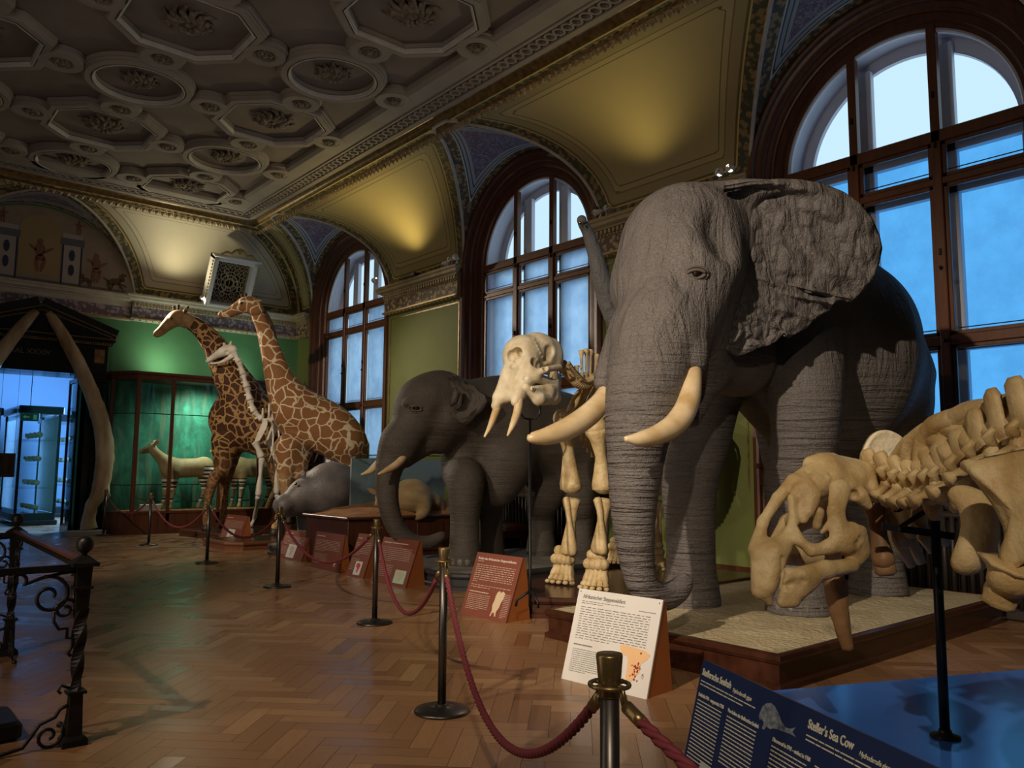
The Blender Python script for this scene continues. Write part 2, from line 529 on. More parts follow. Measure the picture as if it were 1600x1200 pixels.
B.build('ceiling_bead_highlight', noisy('bead_highlight_paint', (.50, .48, .49), (.62, .60, .61), 6, .55, .1, 40), ceil_o)
# rosettes in the coffers and the small bosses
def rosette(B, cx, cy, R, seed, lobes=8):
    rnd = random.Random(seed)
    B.lathe([(R * .26, ZC + .14), (R * .3, ZC + .09), (R * .22, ZC + .05), (R * .12, ZC + .06), (R * .1, ZC + .03), (.01, ZC + .02)], (cx, cy, 0), 12)
    for k in range(lobes):
        t = 2 * PI * k / lobes + .2
        long = 1.0 if k % 2 == 0 else .78
        pts = []
        for q in range(6):
            rr = R * (.25 + .75 * long * q / 5)
            tt = t + .22 * math.sin(q * 1.2 + seed)
            pts.append((cx + rr * math.cos(tt), cy + rr * math.sin(tt), ZC + .09 - .05 * math.sin(q * .9 + .6)))
        B.tube(pts, [R * .06, R * .09, R * .07, R * .09, R * .06, R * .02], 6, rough=.5)
        for sgn in (-1, 1):
            cpx = cx + R * .6 * long * math.cos(t + sgn * .27); cpy = cy + R * .6 * long * math.sin(t + sgn * .27)
            B.ball((cpx, cpy, ZC + .085), (R * .12, R * .12, .045), 7, 5)
            B.ball((cx + R * .38 * math.cos(t + sgn * .2), cy + R * .38 * math.sin(t + sgn * .2), ZC + .07), (R * .09, R * .09, .05), 7, 5)
RB = MB()
for i, (cx, cy, p_) in enumerate(cells):
    if cy < 3: continue
    rosette(RB, cx, cy, .40 if p_ == 0 else .32, i, 12)
RB.build('ceiling_rosettes', M_stucco_d, ceil_o)
RB = MB()
for i, (bx_, by_) in enumerate(bosses):
    RB.lathe([(.125, ZC + .03), (.115, ZC - .01), (.07, ZC + .01), (.05, ZC - .02), (.005, ZC - .03)], (bx_, by_, 0), 12)
    if by_ > 3:
        for k in range(8):
            t = 2 * PI * k / 8; RB.ball((bx_ + .08 * math.cos(t), by_ + .08 * math.sin(t), ZC - .012), (.028, .028, .022), 6, 4)
RB.build('ceiling_bosses', M_stucco_d, ceil_o)
# border: flat frame, guilloche, gilt roll and leaf moulding round the ceiling
def frame_loop(dx_, z):   # rectangle inset by dx_ from inner cove edge (negative = outwards)
    return [(XC - dx_, YC - dx_), (XCL + dx_, YC - dx_), (XCL + dx_, YB - 1), (XC - dx_, YB - 1)]
fr = [Vector((XC, YC, 0)), Vector((XCL, YC, 0)), Vector((XCL, YB - 1, 0)), Vector((XC, YB - 1, 0))]
fu = [Vector((1, 1, 0)), Vector((-1, 1, 0)), Vector((-1, -1, 0)), Vector((1, -1, 0))]
def ring(B, prof): B.sweep(fr, [(u, (0, 0, 1)) for u in fu], prof, closed=True)
B = MB(); ring(B, [(-.86, ZC + D), (-.86, ZC + .04), (-.83, ZC + .02), (-.80, ZC), (-.50, ZC), (-.50, ZC - .02), (-.46, ZC - .02), (-.46, ZC + .03), (-.22, ZC + .03), (-.22, ZC - .03), (-.14, ZC - .04), (-.13, ZC - .02)])
B.build('ceiling_border', M_stucco, ceil_o)
M_giltdark = noisy('dark_gilded_moulding', (.12, .075, .028), (.30, .19, .07), 10, .4, .2, 60, metal=.3)
B = MB(); B.smooth = True
ring(B, [(-.14, ZC - .02)] + [(-.14 + .15 * math.sin(a), ZC - .02 - .11 * (1 - math.cos(a))) for a in [k * PI / 12 for k in range(1, 7)]] + [(.03, ZC - .13), (.05, ZC - .10), (.16, ZC - .16)])
B.build('ceiling_gilt_roll', M_giltdark, ceil_o)
B = MB()
def along_border(fn, off, step):
    y = YC - off; x = XC - off
    k = int((YC + 2) / step)
    for i in range(k): fn(Vector((XC - off, YC - off - i * step, 0)), Vector((0, 1, 0)), Vector((1, 0, 0)))
    k = int(7.9 / step)
    for i in range(k): fn(Vector((XC - off - i * step, YC - off, 0)), Vector((1, 0, 0)), Vector((0, 1, 0)))
def guil(p, t, u):
    for j in range(8):
        a = 2 * PI * j / 8; b = 2 * PI * (j + 1) / 8
        B.beam(p + t * .075 * math.cos(a) + u * .085 * math.sin(a) + Vector((0, 0, ZC + .005)), p + t * .075 * math.cos(b) + u * .085 * math.sin(b) + Vector((0, 0, ZC + .005)), .028, .05)
along_border(guil, .34, .165)
B.build('ceiling_guilloche', M_stucco, ceil_o)
B = MB()
def leaf(p, t, u):
    q = p + Vector((0, 0, ZC - .17))
    B.add([q - t * .055 + u * 0, q + t * .055, q + t * .04 + u * .05 + Vector((0, 0, -.045)), q + u * .075 + Vector((0, 0, -.085)), q - t * .04 + u * .05 + Vector((0, 0, -.045)), q + u * .02 + Vector((0, 0, -.055))],
          [(0, 5, 4), (5, 3, 4), (5, 2, 3), (5, 1, 2), (0, 1, 5)])
    B.beam(q + t * .07 + u * .03, q + t * .07 + u * .05 + Vector((0, 0, -.05)), .018, .018)
along_border(leaf, -.13, .135)
B.build('ceiling_leaf_moulding', noisy('leaf_gilding', (.20, .14, .08), (.55, .42, .26), 16, .5, .2, 60, metal=.15), ceil_o)

# ---- painted vault surfaces.  UV.x = distance to the border of the field in metres, UV.y = metres along it
def vault_mat(name, stops, orn, field, fieldpat=False):
    """stops: list of (distance, colour); orn = (d0,d1,colA,colB) ornament band"""
    m = mat(name, (.4, .3, .2), .7); n = N(m)
    uv = n.n('ShaderNodeUVMap'); sp = n.n('ShaderNodeSeparateXYZ'); n.l(uv.outputs[0], sp.inputs[0])
    d = n.math('DIVIDE', sp.outputs[0], 1.0)
    c = n.ramp(d, stops, 'CONSTANT')
    mp = n.n('ShaderNodeMapping'); n.l(uv.outputs[0], mp.inputs[0]); mp.inputs['Scale'].default_value = (1, 1, 1)
    v1 = n.vor(mp.outputs[0], 13, 'SMOOTH_F1', .7)
    no = n.noise(mp.outputs[0], 26, 3, .6, 1.5)
    k = n.ramp(n.math('ADD', n.math('MULTIPLY', v1, .9), n.math('MULTIPLY', no, .45)), [(.52, (1, 1, 1)), (.62, (0, 0, 0))])
    for (d0, d1, ca, cb) in orn:
        inb = n.math('MULTIPLY', n.math('GREATER_THAN', sp.outputs[0], d0), n.math('LESS_THAN', sp.outputs[0], d1))
        c = n.mix(inb, c, n.mix(k, ca, cb))
    if fieldpat:
        f0, f1, cb = fieldpat
        mp2 = n.coord('Object', (1, 1, 1))
        nn = n.noise(mp2, 5.5, 4, .55, 2.2)
        line = n.ramp(n.math('ABSOLUTE', n.math('SUBTRACT', nn, .5)), [(.012, (1, 1, 1)), (.035, (0, 0, 0))])
        inb = n.math('MULTIPLY', n.math('GREATER_THAN', sp.outputs[0], f0), line)
        c = n.mix(n.math('MULTIPLY', inb, .75), c, cb)
    sm = n.noise(n.coord('Object'), 1.3, 4)
    c = n.mix(n.ramp(sm, [(.4, (0, 0, 0)), (.8, (.16, .16, .16))]), c, (.25, .2, .12))
    n.col(c)
    n.bump(n.noise(n.coord('Object'), 50, 2), .05, .01)
    return m
OCH = (.40, .33, .17); OCH2 = (.32, .26, .13); BRN = (.13, .09, .04); GLD = (.55, .42, .14); WHT = (.55, .53, .56); DKG = (.05, .055, .035)
cove_stops = [(0, GLD), (.03, DKG), (.20, GLD), (.225, BRN), (.26, OCH2), (.40, (.18, .135, .06)), (.42, OCH), (.50, BRN), (.515, OCH)]
M_cove = vault_mat('cove_painting_ochre', cove_stops, [(.03, .20, DKG, (.25, .17, .07))], OCH)
PAL = (.50, .46, .37); PAL2 = (.44, .40, .31)
M_cove_f = vault_mat('cove_painting_cream', [(0, GLD), (.03, DKG), (.20, GLD), (.225, BRN), (.26, PAL2), (.40, (.22, .17, .09)), (.42, PAL), (.50, (.3, .25, .15)), (.515, PAL)],
                     [(.03, .20, DKG, (.28, .2, .08))], PAL)
M_lun = vault_mat('vault_painting_violet', [(0, WHT), (.035, (.10, .08, .05)), (.20, WHT), (.225, (.03, .05, .09)), (.25, (.30, .33, .38)), (.30, (.02, .04, .08)), (.32, (.34, .34, .40)), (.37, (.12, .08, .15))],
                  [(.035, .20, (.06, .05, .035), (.30, .2, .09))], None, (.38, .0, (.36, .33, .42)))
M_lunB = M_lun

def cyl_half(z, zs, R):     # half-width of the vault at height z
    q = R * R - (z - zs) ** 2
    return math.sqrt(q) if q > 0 else 0.0
def mesh_uv(name, verts, faces, uvd, m, parent=None, kind=None):
    me = bpy.data.meshes.new(name); me.from_pydata([tuple(v) for v in verts], [], faces)
    ul = me.uv_layers.new(name='UVMap')
    for l in me.loops: ul.data[l.index].uv = uvd[l.vertex_index]
    for p in me.polygons: p.use_smooth = True
    me.materials.append(m); me.update()
    o = bpy.data.objects.new(name, me); COL.objects.link(o)
    if kind: o['kind'] = kind
    if parent: par(o, parent)
    return o
def polydist(P, segs):
    """distance and arclength to the nearest of several polylines (numpy)"""
    P = np.array([tuple(p) for p in P]); best = np.full(len(P), 1e9); al = np.zeros(len(P))
    for S in segs:
        S = np.array([tuple(p) for p in S]); acc = 0
        for a, b in zip(S[:-1], S[1:]):
            ab = b - a; L = np.linalg.norm(ab)
            if L < 1e-6: continue
            t = np.clip(((P - a) @ ab) / L ** 2, 0, 1)
            d = np.linalg.norm(P - (a + t[:, None] * ab), axis=1)
            m = d < best; best[m] = d[m]; al[m] = acc + t[m] * L; acc += L
    return np.stack([best, al], 1)
HZ = ZT - ZS
NT = 34
thetas = [i / NT * PI / 2 for i in range(NT + 1)]
ZA = 5.30      # centre height of the window arches
# cove piece generator.  mp(s, h, z) -> point; s = along wall, h = horizontal inset fraction
def cove_piece(name, mp, s0, s1, m, nS=26):
    """s0(theta), s1(theta) give the bounds along the wall"""
    vs = []; fs = []; e0 = []; e1 = []
    for th in thetas:
        a, b = s0(th), s1(th)
        for j in range(nS + 1): vs.append(mp(a + (b - a) * j / nS, th))
        e0.append(mp(a, th)); e1.append(mp(b, th))
    for i in range(NT):
        for j in range(nS):
            q = i * (nS + 1) + j; fs.append((q, q + 1, q + nS + 2, q + nS + 1))
    bot = [mp(s0(0) + (s1(0) - s0(0)) * k / 4, 0) for k in range(5)]
    top = [mp(s0(PI / 2) + (s1(PI / 2) - s0(PI / 2)) * k / 4, PI / 2) for k in range(5)]
    uv = polydist(vs, [e0, e1, bot, top])
    return mesh_uv(name, vs, fs, [tuple(x) for x in uv], m, kind='structure')
def cz(th): return ZS + HZ * math.sin(th)
def mpR(s, th): return Vector((XC + (XW - XC) * math.cos(th), s, cz(th)))
def mpF(s, th): return Vector((s, YC + (YF - YC) * math.cos(th), cz(th)))
def mpL(s, th): return Vector((XCL - (XCL - XL) * math.cos(th), s, cz(th)))
def hw(th): return cyl_half(cz(th), ZA, RV)
mitreY = lambda th: YC + (YF - YC) * math.cos(th)
mitreX = lambda th: XC + (XW - XC) * math.cos(th)
ys = [-8.76] + WYA
for i in range(len(ys) - 1):
    y0, y1 = ys[i], ys[i + 1]
    cove_piece('wall_right', mpR, (lambda th, y0=y0: y0 + hw(th)), (lambda th, y1=y1: y1 - hw(th)), M_cove)
cove_piece('wall_right', mpR, lambda th: WY[2] + hw(th), mitreY, M_cove, 14)
cove_piece('wall_left', mpL, lambda th: -8, lambda th: YC + (YF - YC) * math.cos(th), M_cove, 40)
ZAF, RF = 5.12, 1.98     # far wall lunette
def hwf(th): return cyl_half(cz(th), ZAF, RF)
cove_piece('wall_back', mpF, lambda th: CX - .04 + hwf(th), mitreX, M_cove_f, 26)
cove_piece('wall_back', mpF, lambda th: XCL - (XCL - XL) * math.cos(th), lambda th: CX - .04 - hwf(th), M_cove_f, 26)
# vaults over the windows: horizontal half cylinders running from the cove groin to the wall
def vault(name, cs, zc, R, far, m):
    N1, N2 = 60, 14
    vs = []; fs = []; g = []; wl = []
    for i in range(N1 + 1):
        ph = PI * i / N1
        s = cs + R * math.cos(ph); z = zc + R * math.sin(ph)
        zq = min(max(z, ZS), ZT)
        th = math.asin((zq - ZS) / HZ)
        if far: a = YC + (YF - YC) * math.cos(th); wl_ = YF
        else: a = XC + (XW - XC) * math.cos(th); wl_ = XW
        if z >= ZT: a = (YC if far else XC) - .0
        for j in range(N2 + 1):
            q = a + (wl_ - a) * j / N2
            vs.append((s, q, z) if far else (q, s, z))
        g.append(vs[-(N2 + 1)]); wl.append(vs[-1])
    for i in range(N1):
        for j in range(N2):
            q = i * (N2 + 1) + j; fs.append((q, q + 1, q + N2 + 2, q + N2 + 1))
    uv = polydist(vs, [g, wl])
    return mesh_uv(name, vs, fs, [tuple(x) for x in uv], m, kind='structure'), g
M_rib = noisy('groin_rib_stucco', (.38, .36, .38), (.52, .49, .48), 8, .6, .2, 50)
def groin_rib(name, g, n=8):
    B = MB()
    g = [Vector(p) for p in g if p[2] <= ZT + .02]
    B.tube(g, .028, 6)
    return B.build(name, M_rib, kind='structure')
for y in WYA:
    o, g = vault('wall_right', y, ZA, RV, False, M_lun)
    mid = len(g) // 2
    groin_rib('wall_right', g)
o, g = vault('wall_back', CX - .04, ZAF, RF, True, M_lun); groin_rib('wall_back', g)

# ---- wall surfaces with arched openings
def wall_arch(name, far, plane, s0, s1, cs, zs, R, ztop, m, z0=0, hw_=None):
    """vertical wall strip s0..s1 from z0 to ztop with arched hole (centre cs, springing zs, radius R) open to z0.."""
    B = MB()
    P = (lambda s, z: (s, plane, z)) if far else (lambda s, z: (plane, s, z))
    def q(a, b, c, d): B.add([P(*a), P(*b), P(*c), P(*d)], [(0, 1, 2, 3)])
    N1 = 40
    for i in range(N1):
        a = PI * i / N1; b = PI * (i + 1) / N1
        sa, za, sb, zb = cs + R * math.cos(a), zs + R * math.sin(a), cs + R * math.cos(b), zs + R * math.sin(b)
        q((sa, za), (sb, zb), (sb, ztop), (sa, ztop))
    if s1 > cs + R: q((cs + R, z0), (s1, z0), (s1, ztop), (cs + R, ztop))
    if s0 < cs - R: q((s0, z0), (cs - R, z0), (cs - R, ztop), (s0, ztop))
    return B.build(name, m, kind='structure')
RO = 1.83    # opening radius for the window casing
for y in WYA:
    a = y - 3.21; b = y + 3.21 if y != WY[2] else YF
    wall_arch('wall_right', False, XW, a, b, y, ZA, RO, 7.5, M_green)
    B = MB(); B.bx(XW, XW + .5, y - RO, y + RO, 0, 1.50)
    B.build('wall_right', M_wood, kind='structure')
# far wall with portal opening
PX0, PX1, PZ = 2.28, 4.20, 3.45
B = MB()
for (x0, x1, z0, z1) in ((XL, PX0, 0, 5.4), (PX1, XW, 0, 5.4), (PX0, PX1, PZ, 5.4), (XL, XW, 5.4, 7.6)):
    B.bx(x0, x1, YF, YF + .25, z0, z1)
B.build('wall_back', M_green2, kind='structure')
B = MB(); B.bx(XL - .3, XL, YB, YF, 0, 7.6); B.build('wall_left', M_green, kind='structure')
B = MB(); B.bx(XL - .3, XW + .5, YB - .3, YB, 0, 7.6); B.build('wall_front', M_green, kind='structure')
B = MB(); B.bx(XL - .3, XW + .6, YB - .3, YF + .5, 7.6, 7.8); B.build('ceiling', M_coffer, kind='structure')
# outside skin so daylight only enters through the windows
B = MB()
for y in WYA:
    wy0 = y - 3.21; wy1 = y + 3.21 if y != WY[2] else YF + .5
    B.bx(XW + .01, XW + .8, wy0, y - RO - .02, 0, 7.6); B.bx(XW + .01, XW + .8, y + RO + .02, wy1, 0, 7.6)
B.build('wall_right', M_stucco, kind='structure')

# ---- pier entablatures (cornice + dentils + painted frieze + gilt line)
M_frieze = vault_mat('painted_frieze', [(0, (.1, .08, .06)), (.9, (.1, .08, .06))], [(-1, 9, (.09, .065, .045), (.40, .29, .16))], None)
M_frieze_v = vault_mat('painted_violet_frieze', [(0, (.1, .08, .06)), (.9, (.1, .08, .06))], [(-1, 9, (.13, .10, .14), (.36, .30, .34))], None)
M_corn = noisy('cornice_plaster', (.30, .23, .13), (.42, .33, .20), 4, .65, .1, 40)
M_corn_l = noisy('pale_cornice_plaster', (.40, .36, .30), (.52, .47, .40), 4, .65, .1, 40)
def entab(name, p0, p1, nrm, proj, m_main, m_frz, ztop=5.38, dent=True, ends=(True, True)):
    """entablature from p0 to p1 (2D) projecting along nrm"""
    p0 = Vector((*p0, 0)); p1 = Vector((*p1, 0)); nrm = Vector((*nrm, 0)); d = (p1 - p0); L = d.length; d.normalize()
    e = empty(name, (p0 + p1) / 2 + Vector((0, 0, 4.7)), kind='structure')
    B = MB()
    prof = [(-.02, ztop), (proj + .16, ztop), (proj + .16, ztop - .035), (proj + .13, ztop - .05), (proj + .12, ztop - .10), (proj + .05, ztop - .13), (proj + .05, ztop - .15),
            (proj, ztop - .155), (proj, ztop - .25), (proj - .02, ztop - .26), (proj - .02, ztop - .52), (proj + .03, ztop - .525), (proj + .03, ztop - .56), (proj - .02, ztop - .58), (-.02, ztop - .59)]
    s0 = 1 if ends[0] else 0; s1 = 1 if ends[1] else 0
    path = [p0, p1]
    frames = [(nrm - 0 * d, (0, 0, 1)), (nrm, (0, 0, 1))]
    # returns at the ends: mitred
    vs = []
    for (p, sg) in ((p0, -s0), (p1, s1)):
        for a, z in prof: vs.append(p + nrm * a + d * sg * max(a - proj + .0, -.02) + Vector((0, 0, z)))
    n = len(prof)
    B.add(vs, [(k, k + 1, n + k + 1, n + k) for k in range(n - 1)] + [tuple(range(n)), tuple(range(2 * n - 1, n - 1, -1))])
    B.build('cornice', m_main, e)
    if dent:
        B = MB(); k = int(L / .085)
        for i in range(k):
            c = p0 + d * (i + .5) * L / k + nrm * (proj + .022) + Vector((0, 0, ztop - .19))
            B.beam(c - nrm * .022, c + nrm * .022, .045, .065)
        k = int(L / .07)
        for i in range(k):
            c = p0 + d * (i + .5) * L / k + nrm * (proj + .005)
            B.ball(c + Vector((0, 0, ztop - .245)), .022, 6, 4)
            if i % 2 == 0: B.ball(c + Vector((0, 0, ztop - .585)) + nrm * .0, .02, 6, 4)
        B.build('dentils', M_corn, e)
    vs = [p0 + nrm * (proj - .012) + Vector((0, 0, ztop - .51)), p1 + nrm * (proj - .012) + Vector((0, 0, ztop - .51)), p1 + nrm * (proj - .012) + Vector((0, 0, ztop - .27)), p0 + nrm * (proj - .012) + Vector((0, 0, ztop - .27))]
    o = mesh_uv('frieze', vs, [(0, 1, 2, 3)], [(0, 0), (L, 0), (L, .24), (0, .24)], m_frz, e)
    B = MB(); B.beam(p0 + nrm * (proj + .15) + Vector((0, 0, ztop + .004)), p1 + nrm * (proj + .15) + Vector((0, 0, ztop + .004)), .03, .012)
    B.beam(p0 + nrm * (proj + .02) + Vector((0, 0, ztop - .545)), p1 + nrm * (proj + .02) + Vector((0, 0, ztop - .545)), .03, .03)
    B.build('gilt_line', M_gold, e)
    return e
for a, b in ((WYA[0] + RV + .03, WYA[1] - RV - .03), (WY[0] + RV + .03, WY[1] - RV - .03), (WY[1] + RV + .03, WY[2] - RV - .03)):
    entab('trim_1', (XW, a), (XW, b), (-1, 0), .14, M_corn, M_frieze)
entab('trim_2', (XW, WY[2] + RV + .03), (XW, YF), (-1, 0), .14, M_corn, M_frieze, ends=(True, False))
entab('trim_3', (5.10, YF), (XW, YF), (0, -1), .14, M_corn_l, M_frieze_v, ends=(True, False))
entab('trim_4', (1.2, YF), (5.10, YF), (0, -1), .03, M_corn_l, M_frieze_v, ztop=5.36, dent=False)
entab('trim_5', (XL, YF), (1.2, YF), (0, -1), .14, M_corn_l, M_frieze_v)
# thin gilt frames on the green piers
for a, b in ((WY[0] + RV + .12, WY[1] - RV - .12), (WY[1] + RV + .12, WY[2] - RV - .12)):
    B = MB()
    for s in (a, b): B.bx(XW - .012, XW, s - .012, s + .012, 1.2, 4.72)
    B.bx(XW - .012, XW, a, b, 4.70, 4.73)
    B.build('trim_6', M_giltdark, kind='structure')

# ---- windows
M_lead_w = mat('lavender_white_window_paint', (.62, .62, .72), .45)
def window(idx, yc):
    W = empty('window_%d' % idx, (XW, yc, 1.5), kind='structure')
    zb = 1.55
    def path(r, z0=zb):
        out = [((yc + r, z0), (1, 0))]
        out.append(((yc + r, ZA), (1, 0)))
        for k in range(1, 40):
            t = PI * k / 40; out.append(((yc + r * math.cos(t), ZA + r * math.sin(t)), (math.cos(t), math.sin(t))))
        out.append(((yc - r, ZA), (-1, 0))); out.append(((yc - r, z0), (-1, 0)))
        return out
    def archsweep(B, prof, z0=zb):
        p = path(0, z0)
        # prof entries: (radius, x)
        vs = []; n = len(prof)
        base = path(1.0, z0)
        pts = []
        for (pos, u) in base:
            cy_, cz_ = pos[0] - u[0], pos[1] - u[1]
            for r, x in prof: vs.append((x, cy_ + u[0] * r, cz_ + u[1] * r))
        fs = []
        for i in range(len(base) - 1):
            for k in range(n - 1):
                fs.append((i * n + k, (i + 1) * n + k, (i + 1) * n + k + 1, i * n + k + 1))
        B.add(vs, fs)
    B = MB(); B.smooth = False
    archsweep(B, [(1.86, 9.26), (1.86, 9.19), (1.80, 9.17), (1.77, 9.18), (1.76, 9.23), (1.72, 9.25), (1.66, 9.26), (1.65, 9.31), (1.60, 9.32), (1.585, 9.345), (1.56, 9.355), (1.555, 9.38), (1.47, 9.385), (1.46, 9.40), (1.44, 9.42), (1.40, 9.425), (1.40, 9.50)], 0.0)
    # capital blocks of the casing, plinth and sill
    B.build('window_frame', M_wood, W)
    B = MB()
    B.bx(XW - .10, XW + .45, yc - 1.80, yc + 1.80, 1.50, 1.56, .01)
    B.bx(XW - .04, XW + .3, yc - 1.78, yc + 1.78, 1.28, 1.50, .01)
    B.build('window_sill', M_wood, W)
    GX = 9.45
    zmt = 5.38; zsm0, zsm1 = 4.82, 5.20; zl0, zl1 = 2.99, 4.70; zb0, zb1 = 1.60, 2.86
    B = MB()
    B.bx(GX - .05, GX + .05, yc - 1.42, yc + 1.42, 5.22, 5.36, .008)         # big transom
    B.bx(GX - .035, GX + .04, yc - 1.42, yc + 1.42, 4.72, 4.80, .008)
    B.bx(GX - .045, GX + .045, yc - 1.42, yc + 1.42, 2.87, 2.98, .008)
    for s in (-.48, .48):
        B.bx(GX - .05, GX + .05, yc + s - .052, yc + s + .052, 1.55, ZA + math.sqrt(1.42 ** 2 - .48 ** 2), .008)
    B.build('mullions', M_wood_o, W)
    # sashes round every light
    B = MB()
    xs = [(-1.40, -.535), (-.425, .425), (.535, 1.40)]
    for (a, b) in xs:
        for (z0, z1) in ((4.80, 5.22), (2.98, 4.72), (1.56, 2.87)):
            t = .045
            for (p, q, r, s_) in ((a, b, z0, z0 + t), (a, b, z1 - t, z1), (a, a + t, z0, z1), (b - t, b, z0, z1)):
                B.bx(GX - .025, GX + .02, yc + p, yc + q, r, s_, .006)
    B.build('sashes', M_wood_o, W)
    B = MB()
    archsweep(B, [(1.40, 9.44), (1.375, 9.43), (1.36, 9.45), (1.36, 9.50)], 5.36)
    B.build('arch_bead', M_lead_w, W)
    # glass: one pane per light
    for k, (a, b) in enumerate(xs):
        B = MB()
        for (z0, z1) in ((1.6, 2.85), (3.0, 4.70), (4.82, 5.2)):
            B.add([(GX + .02, yc + a, z0), (GX + .02, yc + b, z0), (GX + .02, yc + b, z1), (GX + .02, yc + a, z1)], [(0, 1, 2, 3)])
        pts = [(a, 5.36)]
        n = 12
        for i in range(n + 1):
            s = a + (b - a) * i / n
            pts.append((s, ZA + math.sqrt(max(1.4 ** 2 - s * s, 0))))
        pts.append((b, 5.36))
        B.add([(GX + .02, yc + s, max(z, 5.36)) for s, z in pts], [tuple(range(len(pts)))])
        B.build('glass', M_pane, W)
    # white reveal and outer frame of the double window
    B = MB()
    archsweep(B, [(1.41, 9.50), (1.41, 9.80), (1.26, 9.80), (1.24, 9.78), (1.23, 9.83)], 1.5)
    for s in (-.48, .48):
        B.bx(9.70, 9.80, yc + s - .11, yc + s + .11, 1.5, ZA + 1.22, .01)
    for z0, z1 in ((5.18, 5.42), (2.84, 3.02), (4.68, 4.86), (1.4, 1.62)):
        B.bx(9.70, 9.80, yc - 1.38, yc + 1.38, z0, z1)
    B.build('outer_frame', M_lead_w, W)
    bx_x = (9.835, 9.62, 9.52)[idx - 1]
    for k, (a, b) in enumerate([(-1.36, -.50), (-.46, .46), (.50, 1.36)]):
        if idx > 1: a, b = a + .04, b - .01
        B = MB()
        for z0, z1 in ((1.5, 2.90), (2.98, 4.76), (4.78, 5.28)):
            B.add([(bx_x, yc + a, z0), (bx_x, yc + b, z0), (bx_x, yc + b, z1), (bx_x, yc + a, z1)], [(0, 1, 2, 3)])
        B.build('blind', M_blind if idx == 1 else M_blind2, W)
    B = MB()
    for (a, b) in xs:
        for z in (4.90, 3.06, 1.68):
            B.bx(GX + .06, GX + .066, yc + a, yc + b, z, z + .012)
    B.build('blind_rod', M_blackmetal, W)
    B = MB()
    for s in (-.48, .48):
        for z in (5.15, 3.9, 5.75): B.bx(GX - .075, GX - .05, yc + s - .012, yc + s + .012, z, z + .07)
        for z in (2.92, 3.75): B.cyl((GX - .055, yc + s, z), (GX - .085, yc + s, z), .02, .02, 8)
    B.build('window_latch', M_blackmetal, W)
    # radiator and grille under the sill
    R_ = empty('radiator', (9.05, yc, 0), label='dark ribbed cast iron radiator under the %s arched window' % ('nearest', 'middle', 'farthest')[idx - 1], category='radiator')
    B = MB()
    for i in range(34):
        yy = yc - 1.45 + i * .088
        B.tube([(9.10, yy, .10), (9.10, yy, 1.0)], .028, 6)
        B.tube([(9.18, yy, .10), (9.18, yy, 1.0)], .028, 6)
    B.build('radiator_ribs', M_dark_rad, R_)
    B = MB(); B.bx(9.07, 9.21, yc - 1.5, yc + 1.5, .98, 1.05, .02); B.bx(9.07, 9.21, yc - 1.5, yc + 1.5, 0.0, .12, .02)
    B.build('radiator_rail', M_dark_rad, R_)
M_dark_rad = noisy('dark_radiator_paint', (.022, .016, .014), (.035, .026, .022), 5, .5, 0, 10)
for i, y in enumerate(WY): window(i + 1, y)
B = MB(); B.bx(XW + .45, XW + .5, WYA[0] - RO, WYA[0] + RO, 1.5, 7.2); B.build('wall_right', M_stucco, kind='structure')
B = MB()
for y0, y1 in ((WY[0] + RO + .05, WY[1] - RO - .05), (WY[1] + RO + .05, WY[2] - RO - .05)):
    B.bx(XW - .03, XW, y0, y1, 0, .22, .008)
B.build('baseboard_right', M_wood, kind='structure')
